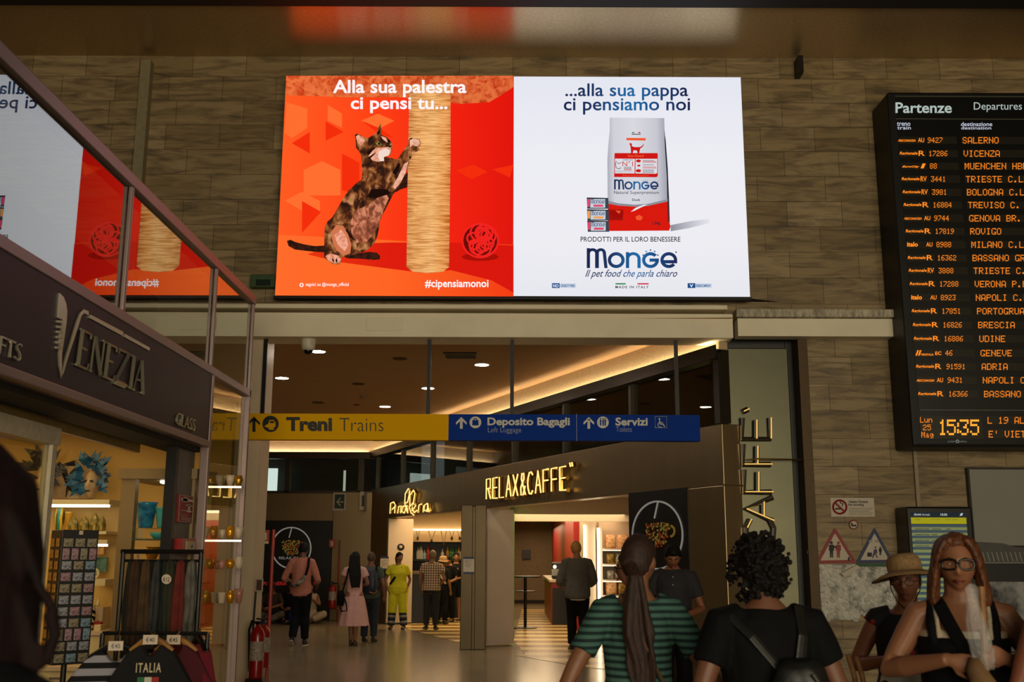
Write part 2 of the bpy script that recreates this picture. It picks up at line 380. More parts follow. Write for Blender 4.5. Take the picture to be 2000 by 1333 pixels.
struct(MB().box(-7.4, xR-.1, YE2-.07, YE2-.03, zC1+.002, zC1+.012).build('trim_14', M_cove))
struct(MB().box(-7.5, xR, YE2+.02, YE2+.03, zBm, zC0).build('window_2', M_glass))
struct(MB().box(-8, xR+1, YE2+2, YE2+2.1, 2.2, 5).build('wall_beyond', mat('dark room', '#2a2a20', .8)))
a_, b_ = ew(497, 960), ew(513, 905)
struct(MB().box(a_.x-.6, b_.x, YE2+1.6, YE2+1.7, a_.z, b_.z).build('window_3', emi('daylight window', (.85, .95, 1), 1.2)))
q0, q1 = ew(652, 910), ew(655, 960); struct(MB().box(q0.x, q1.x, YE2+1.5, YE2+1.52, q1.z, q0.z).build('window_4', emi('window slit', (.8, .85, .7), .6)))
# cafe interior shells
struct(MB().box(-.02, .06, 20.2, 34, 0, 2.62).build('wall_green', mat('green lacquer', '#5f9a12', .4)))
struct(MB().box(-.1, 1.4, 34, 34.2, 0, 2.62).box(-.1, 1.4, 33.95, 34, 0, .1, 1).build('wall_cafe_rear', [mat('taupe plaster', '#7d6a50', .7), M_dark]))
struct(MB().box(1.3, 1.42, 22.2, 34, 0, 2.62).build('wall_red', mat('red lacquer', '#a8150c', .45)))
struct(MB().box(1.42, 1.66, 21.0, 22.2, 0, 2.62).build('wall_cafe_pilaster', M_cream))
struct(MB().box(1.66, 5.5, 21.9, 22.1, 0, 2.62).build('wall_shelf_rear', M_cream))
zl0, zl1 = onY(1100, 1019, 20.6).z, onY(1100, 1001, 20.6).z
struct(MB().box(.06, 4.5, 20.6, 20.8, zl0, 2.62).build('wall_bulkhead', mat('white bulkhead', '#d8c8ae', .6, var=.03)))
struct(MB().box(-3.3, -.06, 27, 27.2, 0, 2.62).build('wall_bar_rear', M_black))
zl = onY(860, 1059, 26.2).z
struct(MB().box(-3.3, -.06, 26.2, 26.4, zl, 2.62).build('wall_bar_bulkhead', mat('bar bulkhead', '#c9a878', .6, var=.03)))
struct(MB().box(-3.3, -.06, 26.1, 26.16, onY(860, 1037, 26.1).z, onY(860, 1034, 26.1).z).build('trim_15', M_warmled))
f = MB(); cb(f, UB+.2, UC-.4, .5, .56, 2.56, 2.6); cb(f, UD+.3, UE_-.6, .6, .68, 2.56, 2.6); struct(f.build('trim_16', M_warmled))
f = MB().box(.3, 1.1, 27.6, 27.7, 2.56, 2.6).box(.3, 1.1, 25.0, 25.1, 2.56, 2.6).box(1.02, 1.1, 25.1, 27.6, 2.56, 2.6); struct(f.build('trim_17', M_warmled))
f = MB().box(1.425, 1.47, 20.96, 21.0, 1.0, 2.1).box(1.69, 1.74, 20.9, 20.96, .2, 2.05); struct(f.build('trim_18', emi('cabinet led', (1, .85, .6), 6)))

# ------------------------------------------------------------------ gift shop on the left
XS = -(424/2041)*11.75*1.04
def shop(px, py): return onX(px, py, XS)
zt_ = shop(497, 580).z; YS1 = shop(497, 580).y; YS0 = 3.4
z_r0 = shop(248, 357).z; z_m1 = shop(230, 603).z; z_m0 = shop(204, 609).z
z_f0 = shop(402, 861).z; z_l0 = shop(402, 874).z
Y_f1 = shop(411, 780).y
print('SHOP', XS, 'top', zt_, z_r0, 'mid', z_m1, z_m0, 'fascia bot', z_f0, z_l0, 'Yend', YS1, 'Yf', Y_f1)
M_alu = mat('anodised aluminium', '#8d7a78', .42, .55, var=.05, scale=4)
M_alud = mat('grey door frame', '#6e675e', .5, .3, var=.05)
s = MB().box(XS-.14, XS+.02, YS0, YS1, z_r0, zt_).box(XS-.14, XS+.02, YS0, YS1, z_m0, z_m1)
for px, py0 in ((248, 480), (418, 600), (491, 660)):
    y = shop(px, py0).y; s.box(XS-.012, XS+.016, y-.02, y+.02, z_m1, z_r0)
s.box(XS-.03, XS+.02, YS1-.05, YS1, 0, z_m1); s.box(XS-.05, XS+.02, Y_f1-.03, Y_f1+.03, 0, z_m0)
s.box(XS-.14, XS+.03, YS0, Y_f1, z_l0, z_f0)
# return of the frame on the side facing the portal
s.box(-6, XS-.1, YS1-.14, YS1, z_r0, zt_).box(-6, XS-.1, YS1-.14, YS1, z_m0, z_m1)
struct(s.build('trim_19', M_alu, bevel=.006))
M_mirror = glassm('shop glazing', (.62, .66, .6), .95, 0.0, .06, 2.6)
struct(MB().box(XS-.018, XS-.014, YS0, YS1-.03, z_m1-.02, z_r0+.02).build('window_5', M_mirror))
M_vit = glassm('shop window glass', (.8, .8, .7), .7, 0.0, .05, 3.4)
struct(MB().box(XS-.024, XS-.02, Y_f1+.03, YS1-.05, .05, z_m0).build('window_6', M_vit))
# shop rear wall, floor plate, ceiling, dark void over it
M_shopw = mat('warm shop wall', '#d8b060', .6, var=.03, scale=2)
YSB = 9.75
struct(MB().box(-7, XS-.07, YSB, YSB+.1, 0, 2.95).build('wall_shop_rear', M_shopw))
struct(MB().box(-7.1, -7, YS0, YSB, 0, 2.9).build('wall_shop_left', M_shopw))
struct(MB().box(-7, XS-.14, YS0, YSB+.15, 2.72, 2.9).build('ceiling_shop', M_shopw))
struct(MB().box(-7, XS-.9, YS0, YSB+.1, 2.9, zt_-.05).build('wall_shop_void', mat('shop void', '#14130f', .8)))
struct(MB().box(XS-.15, XS-.1, onX(338, 1000, XS-.1).y, Y_f1, 0, z_l0).build('wall_shop_pilaster', M_alud))
struct(MB().box(XS-.32, XS-.06, YS0, Y_f1, z_l0-.04, z_l0+.1).build('trim_20', M_dark))
yq = onX(338, 1000, XS-.1).y; struct(MB().box(XS-.16, XS-.08, yq-.07, yq, 0, z_l0).build('trim_21', M_blackm))
# glazed door leaf with a deep white header, set back from the front
XD = XS-.35
yd = onX(100, 900, XD).y
zh0, zh1 = onX(108, 872, XD).z, onX(108, 838, XD).z
struct(MB().box(XD-.03, XD+.03, yd-.06, yd, 0, zh0).box(XD-.1, XD+.04, YS0, yd+.02, zh0, zh1).build('door_1', mat('pale door frame', '#c8bca4', .5, .2)))
struct(MB().box(XD-.005, XD+.005, YS0, yd-.06, .1, zh0).build('door_2', glassm('door glass', (.9, .88, .75), .4, 0, .04, 3)))
# ================================================================== THE LED BILLBOARD
def emgrad(name, axis, stops, s=1.0, noise_amt=0, nscale=(8, 8, 8), nstops=None):
    """screen colour running along a world axis: stops = [(coord, colour)...]"""
    if name in _mc: return _mc[name]
    m, t, b = newmat(name); a, z = stops[0][0], stops[-1][0]
    tc = N(t, 'ShaderNodeTexCoord'); sx = N(t, 'ShaderNodeSeparateXYZ'); t.links.new(tc.outputs['Object'], sx.inputs[0])
    mr = N(t, 'ShaderNodeMapRange'); mr.inputs[1].default_value = a; mr.inputs[2].default_value = z; t.links.new(sx.outputs[axis], mr.inputs[0])
    rp = ramp(t, [((c-a)/(z-a), h) for c, h in stops]); t.links.new(mr.outputs[0], rp.inputs[0]); colo = rp.outputs[0]
    if nstops:
        mp = N(t, 'ShaderNodeMapping', Scale=nscale); t.links.new(tc.outputs['Object'], mp.inputs[0])
        nz = N(t, 'ShaderNodeTexNoise', Scale=1.0, Detail=3.0, Distortion=.6); t.links.new(mp.outputs[0], nz.inputs['Vector'])
        r2 = ramp(t, nstops); t.links.new(nz.outputs[0], r2.inputs[0])
        mx = N(t, 'ShaderNodeMix', _data_type='RGBA', _blend_type='MIX'); mx.inputs[0].default_value = noise_amt
        t.links.new(colo, mx.inputs[6]); t.links.new(r2.outputs[0], mx.inputs[7]); colo = mx.outputs[2]
    b.inputs['Base Color'].default_value = (.01, .01, .01, 1); b.inputs['Specular IOR Level'].default_value = .1
    t.links.new(colo, b.inputs['Emission Color']); b.inputs['Emission Strength'].default_value = s
    _mc[name] = m; return m
YB = 11.75
tl, br_ = onY(559, 148, YB), onY(1465, 580, YB)
bx0, bx1, bz0, bz1 = tl.x, br_.x, br_.z, tl.z
bb = thing('advertising_screen', 'big bright LED billboard split into an orange cat half and a white pet food half', 'billboard', ((bx0+bx1)/2, YB, bz0))
M_cab = mat('screen cabinet', '#121214', .5, .3)
MB().box(bx0, bx1, YB+.005, YW+.0, bz0, bz1).build('cabinet', M_cab, bb)
MB().box(bx0-.03, bx1+.03, YB+.03, YB+.12, bz0-.03, bz0).build('lower_rail', M_cab, bb)
def lay(k): return planeY(YB-.0012*k)
def P(k, pts): f = lay(k); return [f(x, y) for x, y in pts]
WX = lambda px: onY(px, 360, YB).x
WZ = lambda py: onY(1000, py, YB).z
xm = WX(1003)
M_or = emgrad('screen orange wall', 0, [(bx0, '#ff5a1e'), (WX(700), '#ff4312'), (WX(860), '#f51e06'), (xm, '#e00a02')])
M_wh = emgrad('screen white', 2, [(bz0, '#e6e6ee'), (WZ(480), '#ececf2'), (WZ(300), '#ececf3'), (bz1, '#e4e6f0')])
left = MB().box(bx0, xm, YB-.0005, YB+.005, bz0, bz1).build('left_panel', M_or, bb)
right = MB().box(xm, bx1, YB-.0005, YB+.005, bz0, bz1).build('right_panel', M_wh, bb)
EM = lambda h, s=1.0: emi('screen '+h, h, s)
# studio floor of the picture, its shadow and the faceted wall
fl = MB().poly(P(1, [(544, 459), (700, 466), (800, 472), (1003, 478), (1003, 579.5), (537, 577.5)])).build('floor_picture', emgrad('screen floor', 0, [(bx0, '#ff6a28'), (WX(760), '#ff6420'), (xm, '#f23808')]), left)
sh = MB().poly(P(2, [(600, 497), (660, 478), (760, 474), (880, 474), (1003, 480), (1003, 572), (960, 548), (880, 528), (830, 534), (760, 525), (660, 512)])).build('shadow_picture', emgrad('screen shade', 0, [(WX(600), '#e83208'), (WX(760), '#dd1402'), (xm, '#d80800')]), left)
fac = MB()
for k, pts in enumerate([[(636, 237), (671, 258), (636, 275)], [(605, 258), (570, 280), (605, 300)], [(668, 300), (702, 318), (702, 380), (668, 372)],
        [(707, 236), (740, 250), (770, 270), (740, 262)], [(590, 393), (627, 414), (590, 455)], [(952, 336), (925, 322), (890, 333), (921, 350)],
        [(1003, 322), (962, 331), (996, 347)]]): fac.poly(P(1.4, pts), 0)
for pts in [[(593, 332), (629, 315), (665, 332), (665, 382), (593, 382)], [(556, 392), (590, 375), (590, 412)], [(705, 236), (738, 222), (770, 236), (740, 252)], [(560, 200), (600, 212), (600, 250), (570, 270), (556, 260)],
        [(590, 375), (625, 393), (625, 414), (590, 414)], [(640, 205), (668, 222), (668, 250), (640, 236)]]: fac.poly(P(1.3, pts), 1)
fac.build('facets', [EM('#f42c08'), EM('#ff6e2e')], left)
sh_ = MB().poly(P(2, [(559, 148), (1003, 148), (1003, 170), (985, 182), (955, 200), (900, 203), (850, 196), (780, 190), (680, 190), (557, 186)])).build('awning', emgrad('screen awning', 0, [(bx0, '#f0501e'), (WX(760), '#e8521c'), (WX(840), '#d8501c'), (xm, '#e03a10')], .9, .45, (14, 14, 14), [(.35, '#a52408'), (.6, '#ff9a58')]), left)
# rope-wound scratching post
rope = emgrad('screen rope', 0, [(WX(793), '#b8601e'), (WX(812), '#e89a4e'), (WX(845), '#f6b46a'), (WX(868), '#ea8c36'), (WX(880), '#c85a10')], 1, .42, (5, 5, 75), [(.38, '#8a3c08'), (.58, '#ffd08c')])
MB().poly(P(4, [(800, 165), (880, 165), (880, 300), (877, 522), (866, 531), (836, 534), (806, 531), (794, 522), (797, 300)])).build('scratching_post', rope, left)
# the cat
def z7(pts): return [(540+x*.22506, 230+y*.22506) for x, y in pts]
fur = emgrad('screen fur', 2, [(WZ(520), '#5a2a18'), (WZ(400), '#3a1a10'), (WZ(300), '#4a2612'), (WZ(240), '#5a3418')], 1, .8, (14, 14, 9), [(.34, '#140806'), (.46, '#4a200e'), (.58, '#9a5a2c'), (.72, '#d89a66')])
furL = emgrad('screen belly fur', 2, [(WZ(520), '#c05a38'), (WZ(380), '#a86048')], 1, .75, (17, 17, 12), [(.32, '#3a1208'), (.47, '#8a4a30'), (.62, '#e0906c')])
cat = MB().poly(P(6, z7([(680, 150), (700, 138), (745, 160), (790, 180), (840, 150), (868, 130), (880, 95), (903, 48), (913, 110), (910, 150), (960, 170), (1000, 215), (1008, 255), (1000, 290), (985, 325), (950, 345), (1000, 350), (1050, 365), (1065, 340), (1085, 310), (1120, 260), (1145, 230), (1150, 190), (1165, 175), (1200, 180), (1240, 190), (1255, 225), (1235, 260), (1245, 280), (1220, 295), (1180, 310), (1160, 370), (1140, 430), (1115, 500), (1080, 570), (1040, 630), (1010, 670), (985, 720), (950, 790), (915, 850), (895, 905), (890, 960), (875, 1030), (850, 1090), (800, 1140), (760, 1165), (700, 1180), (640, 1200), (590, 1210), (560, 1215), (565, 1250), (540, 1275), (490, 1272), (440, 1240), (415, 1215), (412, 1170), (415, 1100), (415, 1030), (418, 960), (440, 905), (480, 870), (500, 840), (540, 770), (580, 700), (620, 640), (680, 580), (740, 535), (745, 480), (740, 400), (735, 330), (715, 290), (690, 260), (688, 220)]))).build('cat_picture', fur, left)
c2 = MB()
c2.poly(P(5, z7([(90, 1070), (120, 1060), (165, 1080), (240, 1100), (330, 1115), (430, 1110), (430, 1170), (330, 1165), (240, 1155), (160, 1145), (105, 1115)])), 0)
c2.poly(P(5, z7([(590, 1210), (700, 1180), (800, 1165), (870, 1172), (900, 1200), (895, 1230), (840, 1235), (720, 1225), (620, 1222)])), 0)
c2.poly(P(5, z7([(1140, 470), (1135, 605), (1080, 622), (1030, 650), (1060, 560)])), 0)
c2.poly(P(7, z7([(870, 700), (950, 660), (975, 700), (930, 800), (895, 900), (850, 1000), (780, 1080), (700, 1090), (650, 1000), (640, 900), (700, 800), (790, 760)])), 1)
c2.poly(P(7, z7([(470, 1000), (520, 930), (580, 940), (620, 1010), (650, 1100), (640, 1180), (580, 1200), (520, 1150), (490, 1090)])), 2)
c2.poly(P(8, z7([(500, 1020), (560, 970), (600, 1020), (625, 1110), (590, 1160), (530, 1100)])), 3)
c2.poly(P(7, z7([(1070, 480), (1110, 400), (1145, 380), (1120, 480), (1080, 560), (1030, 620), (1005, 600), (1040, 540)])), 3)
c2.poly(P(8, z7([(1155, 195), (1190, 180), (1235, 192), (1250, 225), (1225, 250), (1180, 240), (1160, 260)])), 3)
c2.poly(P(8, z7([(425, 1200), (470, 1180), (530, 1195), (560, 1225), (550, 1260), (500, 1265), (445, 1235)])), 3)
c2.poly(P(7, z7([(688, 165), (705, 150), (740, 165), (770, 190), (750, 225), (735, 245), (705, 215)])), 3)
c2.poly(P(7, z7([(800, 330), (850, 265), (920, 260), (990, 250), (998, 285), (975, 330), (930, 345), (890, 385), (830, 370)])), 3)
c2.poly(P(8, z7([(890, 290), (950, 265), (985, 285), (975, 325), (930, 340), (935, 375), (900, 380), (880, 340)])), 4)
c2.poly(P(7, z7([(905, 160), (945, 170), (975, 205), (960, 215), (925, 190)])), 3)
for pts in ([(860, 225), (890, 212), (915, 232), (885, 242)], ): c2.poly(P(8, z7(pts)), 5)
for pts in ([(875, 222), (895, 215), (905, 232), (885, 238)], [(955, 180), (985, 195), (990, 215), (965, 210)], [(960, 245), (1000, 240), (985, 262)], [(780, 300), (850, 255), (860, 262), (800, 320)], [(790, 350), (860, 300), (862, 308), (810, 358)], [(870, 135), (895, 100), (900, 130), (880, 150)],
        [(640, 900), (610, 960), (640, 1010), (680, 1060), (690, 1075), (650, 1050), (600, 980)], [(1005, 480), (1060, 390), (1075, 410), (1040, 500)], [(820, 620), (960, 620), (990, 660), (860, 700), (790, 690)], [(1150, 340), (1175, 330), (1160, 365)], [(488, 1215), (500, 1240), (495, 1262), (482, 1235)], [(520, 1215), (530, 1240), (525, 1265), (512, 1240)]): c2.poly(P(8.5, z7(pts)), 6)
c2.build('cat_markings', [emgrad('screen dark fur', 0, [(WX(540), '#2a0c06'), (WX(800), '#1c0804')], 1, .4, (20, 20, 20), [(.4, '#0e0404'), (.6, '#5a2210')]), furL, EM('#d0744c'), emgrad('screen pale fur', 0, [(WX(640), '#f09070'), (WX(830), '#eab094')], 1, .35, (26, 26, 26), [(.4, '#b06040'), (.6, '#ffd0b8')]), EM('#f2d8cc'), EM('#9aa04a'), EM('#1a0805')], left)
# red wire ball of the picture
def circ(cx, cy, r, n=28, a0=0, a1=360, ry=None): return [(cx+r*math.cos(R(a0+(a1-a0)*i/n)), cy+(ry or r)*math.sin(R(a0+(a1-a0)*i/n))) for i in range(n+(a1-a0 < 360))]
bl = MB().poly(P(4, circ(938, 470, 35, ry=33)), 0).poly(P(3, circ(938, 502, 36, ry=8)), 2)
random.seed(4)
for k in range(13):
    a = random.uniform(0, 360); cx, cy = 938+15*math.cos(R(a)), 469+15*math.sin(R(a)); rr = random.uniform(8, 19)
    pts = [lay(5)(x, y) for x, y in circ(cx, cy, rr, 18, ry=rr*.95)]; bl.tube(pts, .011, 4, 1, closed=True, flat=.3, up=(0, 1, 0))
bl.tube([lay(5)(x, y) for x, y in circ(938, 470, 35, ry=33)], .012, 4, 1, closed=True, flat=.3, up=(0, 1, 0))
bl.build('wire_ball_picture', [EM('#6a0402'), EM('#f0201c'), EM('#a80600')], left)
t = MB(); f = lay(10)
text(t, 'Alla sua palestra', f, 650, 156, 911, 214-24, bold=.022); text(t, 'ci pensi tu...', f, 685, 190, 874, 221, bold=.022)
text(t, '#cipensiamonoi', f, 830, 547, 954, 566, bold=.02); text(t, 'seguici su @monge_official', f, 597, 552, 681, 561, bold=.01)
t.tube([f(x, y) for x, y in circ(589, 557, 3.2, 10)], .006, 4, 0, closed=True, flat=.3, up=(0, 1, 0))
t.build('white_lettering', EM('#fff4f4'), left)
# right half
blue = lambda a, b, nm: emgrad('screen blue '+nm, 0, [(WX(a), '#14224c'), (WX(a+(b-a)*.25), '#16305e'), (WX(a+(b-a)*.55), '#1668a6'), (WX(a+(b-a)*.8), '#123c74'), (WX(b), '#141c48')])
t = MB(); f = lay(2)
text(t, '...alla sua pappa', f, 1104, 163, 1344, 196, bold=.012); text(t, 'ci pensiamo noi', f, 1101, 192, 1348, 224, bold=.012)
t.build('headline_lettering', blue(1101, 1348, 'head'), right)
t = MB(); text(t, 'PRODOTTI PER IL LORO BENESSERE', f, 1134, 462.5, 1329, 472.5, bold=.008); t.build('slogan_lettering', EM('#20222e'), right)
def logo(mb, x0, y0, x1, y1, f, m=0):
    w = x1-x0; h = y1-y0; tx = lambda a: x0+a*w
    ym = y0+h*.2
    def arch(xa, xb, st, top, slant=0):
        r = (xb-xa)/2; pts = [(xa, y1), (xa, top)]
        o = [(xa, y1), (xa, top+r)] + [(xa+r-r*math.cos(R(a)), top+r*.9-r*.9*math.sin(R(a))) for a in range(0, 181, 18)] + [(xb+slant, y1), (xb-st+slant, y1)] + [(xa+r+(r-st)*math.cos(R(a)), top+r*.9-(r*.9-st*.9)*math.sin(R(a))) for a in range(0, 181, 18)] + [(xa+st, y1)]
        return o
    st = w*.036
    for a, b, tp, sl in ((0, .128, y0, 0), (.098, .212, y0, .018*w), (.432, .595, ym, 0)):
        mb.poly([f(*p) for p in arch(tx(a), tx(b), st, tp, sl)], m)
    mb.poly([f(*p) for p in [(tx(0), y0), (tx(0)+st, y0), (tx(0)+st, y1), (tx(0), y1)]], m); mb.poly([f(*p) for p in [(tx(.432), ym), (tx(.432)+st, ym), (tx(.432)+st, y1), (tx(.432), y1)]], m)
    def ring(cx, a0, a1, n=40):
        rx, ry = w*.093, (y1-ym)/2; cy = (y1+ym)/2; k = st
        for i in range(n):
            u0, u1 = R(a0+(a1-a0)*i/n), R(a0+(a1-a0)*(i+1)/n)
            mb.poly([f(cx+rx*math.cos(u0), cy+ry*math.sin(u0)), f(cx+rx*math.cos(u1), cy+ry*math.sin(u1)), f(cx+(rx-k)*math.cos(u1), cy+(ry-k)*math.sin(u1)), f(cx+(rx-k)*math.cos(u0), cy+(ry-k)*math.sin(u0))], m)
        return cx, cy, rx
    ring(tx(.325), 0, 360); cx, cy, rx = ring(tx(.703), 0, 318)
    mb.poly([f(*p) for p in [(cx-st*.3, cy-st*.5), (cx+rx, cy-st*.5), (cx+rx, cy+st*.5), (cx-st*.3, cy+st*.5)]], m)
    cx, cy, rx = ring(tx(.905), 40, 360); mb.poly([f(*p) for p in [(cx-rx*.95, cy), (cx+rx, cy), (cx+rx, cy+st), (cx-rx*.95, cy+st)]], m)
    for i in range(5):
        a = R(-150+30*i); sx_, sy_ = tx(.703)+w*.093*math.cos(a), (y1+ym)/2+((y1-ym)/2+h*.1)*math.sin(a)
        mb.poly([f(sx_+w*(.014 if j % 2 == 0 else .006)*math.cos(R(36*j-90)), sy_+w*(.014 if j % 2 == 0 else .006)*math.sin(R(36*j-90))) for j in range(10)], m)
    mb.poly([f(*p) for p in circ(tx(.985), y0+h*.2, w*.009, 8)], m)
t = MB(); logo(t, 1146, 485, 1323, 524, f); t.build('brand_logo', blue(1146, 1323, 'logo'), right)
t = MB(); text(t, 'Il pet food che parla chiaro', f, 1143, 527, 1323, 545.5, bold=.006, shear=.45); t.build('tagline_lettering', blue(1143, 1323, 'tag'), right)
t = MB()
t.poly(P(2, [(1202, 553.5), (1222, 553.5), (1222, 556), (1202, 556)]), 0).poly(P(2, [(1245, 553.5), (1267, 553.5), (1267, 556), (1245, 556)]), 1)
text(t, 'MADE IN ITALY', f, 1202, 558.5, 1267, 563.5, bold=.02, m=2, space=1.3)
for x in (1078, 1343):
    t.poly(P(2, [(x, 553.5), (x+15, 553.5), (x+15, 563), (x, 563)]), 3); t.poly(P(2, [(x+15, 554), (x+47, 554), (x+47, 562.5), (x+15, 562.5)]), 4)
text(t, 'NO', lay(3), 1080, 555.5, 1091, 561.5, bold=.02, m=5); text(t, 'CRUELTY FREE', lay(3), 1095, 556, 1122, 561, bold=.02, m=3); text(t, 'V', lay(3), 1347, 555.5, 1354, 561.5, bold=.03, m=5); text(t, 'GREENCOMPANY', lay(3), 1359, 556, 1388, 561, bold=.02, m=3)
t.build('small_print', [EM('#16803c'), EM('#d01c38'), EM('#26262e'), EM('#164a86'), EM('#c4d2e4'), EM('#eef2f8')], right)
# pet food bag and tins
def zb(pts): return [(1180+x*.18, 220+y*.18) for x, y in pts]
bagm = emgrad('screen bag', 0, [(WX(1186), '#a8aab4'), (WX(1200), '#cfd0d8'), (WX(1240), '#d8d9e0'), (WX(1285), '#c6c7d0'), (WX(1303), '#9c9eaa')])
g = MB()
g.poly(P(2, zb([(60, 55), (652, 60), (655, 180), (665, 320), (690, 620), (700, 980), (710, 1180), (722, 1240), (705, 1280), (40, 1285), (38, 990), (35, 500), (45, 350), (60, 200)])), 0)
g.poly(P(3, zb([(40, 985), (150, 1005), (330, 1018), (460, 1008), (690, 960), (705, 1190), (720, 1240), (705, 1282), (40, 1286)])), 1)
g.poly(P(3.5, zb([(38, 955), (150, 985), (330, 1000), (480, 990), (690, 940), (690, 965), (470, 1015), (330, 1022), (150, 1010), (40, 988)])), 2)
g.poly(P(4, zb([(288, 1078), (340, 1035), (430, 1000), (470, 1000), (400, 1030), (330, 1065)])), 3)
g.poly(P(3, zb([(650, 180), (668, 300), (690, 600), (705, 960), (712, 1190), (690, 1190), (680, 700), (662, 420)])), 4)
g.poly(P(3, zb([(115, 440), (575, 440), (582, 450), (582, 690), (565, 702), (108, 700), (112, 450)])), 5)
g.poly(P(4, zb([(118, 500), (332, 502), (330, 662), (116, 660)])), 6); g.poly(P(4, zb([(340, 502), (576, 502), (575, 655), (560, 664), (340, 662)])), 6)
g.poly(P(3, zb([(242, 275), (452, 277), (448, 304), (240, 300)])), 7)
g.poly(P(3, zb([(272, 340), (290, 328), (302, 345), (300, 365), (330, 375), (385, 375), (412, 362), (428, 335), (430, 350), (415, 375), (392, 388), (380, 440), (362, 440), (355, 412), (318, 410), (310, 440), (292, 440), (288, 390), (282, 355)])), 5)
g.poly(P(3, zb([(303, 212), (328, 212), (328, 224), (303, 224)])), 8); g.poly(P(3, zb([(370, 212), (394, 212), (394, 224), (370, 224)])), 9); g.poly(P(3, zb([(298, 232), (396, 232), (396, 240), (298, 240)])), 4)
for x, y, r in ((372, 525, 28), (376, 576, 18), (372, 632, 30)): g.poly(P(5, zb([(x+r*math.cos(a*.7), y+.6*r*math.sin(a*.7)) for a in range(9)])), 5)
for y in (518, 528, 540, 566, 588, 600, 622, 634, 650): g.poly(P(5, zb([(418, y), (540 if y % 4 else 565, y), (540 if y % 4 else 565, y+5), (418, y+5)])), 10 if y % 4 else 5)
for a, b in ((100, 1090), (120, 1180)): g.poly(P(3.6, zb([(45, a+950), (210, a+955), (200, a+1050), (45, a+1050)])), 11)
g.poly(P(4, zb([(340, 1130), (380, 1110), (420, 1135), (400, 1170), (350, 1165)])), 7); g.poly(P(4, zb([(120, 1060), (180, 1070), (160, 1100)])), 7)
f = lay(6)
q = lambda x, y: (1180+x*.18, 220+y*.18)
text(g, 'Sterilised', f, *q(255, 455), *q(428, 484), bold=.02, m=7); text(g, 'N\u00b01', f, *q(198, 528), *q(312, 584), bold=.0, m=5); text(g, 'DUCK', f, *q(215, 590), *q(298, 614), bold=.02, m=4)
text(g, 'Monoprotein', f, *q(202, 672), *q(485, 700), m=7); text(g, 'Natural Superpremium', f, *q(106, 848), *q(594, 896), m=4); text(g, 'Duck', f, *q(304, 934), *q(392, 960), bold=.02, m=4); text(g, '1,5kg', f, *q(524, 1182), *q(610, 1224), bold=.03, m=4)
g.poly(P(4, zb([(118, 628), (318, 628), (318, 636), (118, 636)])), 10); g.poly(P(4, zb([(118, 642), (318, 642), (318, 650), (118, 650)])), 10); g.poly(P(4, zb([(198, 510), (312, 510), (312, 518), (198, 518)])), 10); g.poly(P(5, zb([(215, 618), (300, 618), (300, 626), (215, 626)])), 7)
g.tube([lay(5)(*q(x, y)) for x, y in ((185, 545), (150, 555), (130, 525), (122, 560), (130, 600), (155, 610), (185, 600))], .004, 4, 10)
g.build('pet_food_bag_picture', [bagm, EM('#d81408'), EM('#8a8c96'), EM('#e8e8ee'), EM('#22242e'), EM('#cc1414'), EM('#dcdce2'), EM('#f0562a'), EM('#1a7a3a'), EM('#b01c3c'), EM('#4a4a52'), EM('#a00c08')], right)
t = MB(); logo(t, *q(108, 725), *q(590, 836), lay(6)); t.build('bag_logo', blue(1199, 1286, 'bag'), right)
s = MB().poly(P(1, [(1310, 440), (1350, 432), (1385, 428), (1385, 436), (1345, 446), (1310, 452)]), 0); s.build('bag_shadow_picture', emgrad('screen soft shade', 0, [(WX(1308), '#8a8c98'), (WX(1385), '#e6e6ee')]), right)
g = MB()
for i, (y, c) in enumerate(((386, 1), (409, 2), (431, 1))):
    x0 = 1146+i*.5; g.poly(P(4, [(x0, y), (x0+42, y+1), (x0+43, y+22), (x0+1, y+22)]), 0)
    g.poly(P(4.5, [(x0+1, y+3), (x0+6, y+3), (x0+6, y+18), (x0+1, y+18)]), c); g.poly(P(4.4, [(x0+7, y+3), (x0+36, y+3), (x0+36, y+20), (x0+7, y+20)]), 3)
    logo(g, x0+8, y+3, x0+35, y+12, lay(6), 4); g.poly(P(5, [(x0+13, y+14), (x0+32, y+14), (x0+32, y+18), (x0+13, y+18)]), c)
    g.poly(P(5, [(x0, y), (x0+42, y+1), (x0+42, y+3), (x0, y+2)]), 5)
g.build('food_tins_picture', [EM('#3a4450'), EM('#e0486a'), EM('#f0a050'), EM('#c8d0dc'), EM('#14326a'), EM('#1c2228')], right)

# ================================================================== DEPARTURES BOARD
YD = 11.45
d0, d1 = onY(1733, 179, YD), onY(1783, 873, YD)
dx0, dz1, dz0 = d0.x, d0.z, d1.z; dx1 = dx0+3.3
db = thing('departures_board', 'tall black departures board with rows of amber LED train times on stone wall', 'board', ((dx0+dx1)/2, YD+.2, dz0))
M_bk = mat('board housing', '#0d0c0b', .5, .2); M_bkf = mat('board face', '#080807', .35)
MB().box(dx0, dx1, YD, YW, dz0, dz1).build('housing', M_bk, db, bevel=.03)
fx = .13
MB().box(dx0+.09, dx1-.09, YD-.006, YD, dz0+.1, dz1-.08).build('face', M_bkf, db)
YF = YD-.006
g = planeY(YF-.003); g2 = planeY(YF-.005)
ln = MB()
for (xa, y) in ((1748, 188), (1750, 232), (1797, 801)): 
    a = g(xa, y); ln.box(a.x, dx1-.12, YF-.004, YF, a.z-.006, a.z+.004)
ln.build('divider', mat('board divider', '#5a5a52', .5), db)
M_win = mat('led window', '#2c2920', .3, spec=.5)
M_amb = emi('amber led', (1.0, .25, .016), 1.15); M_amb2 = emi('amber led bright', (1.0, .36, .03), 1.35); M_pale = emi('pale led', (.52, .62, .56), .8)
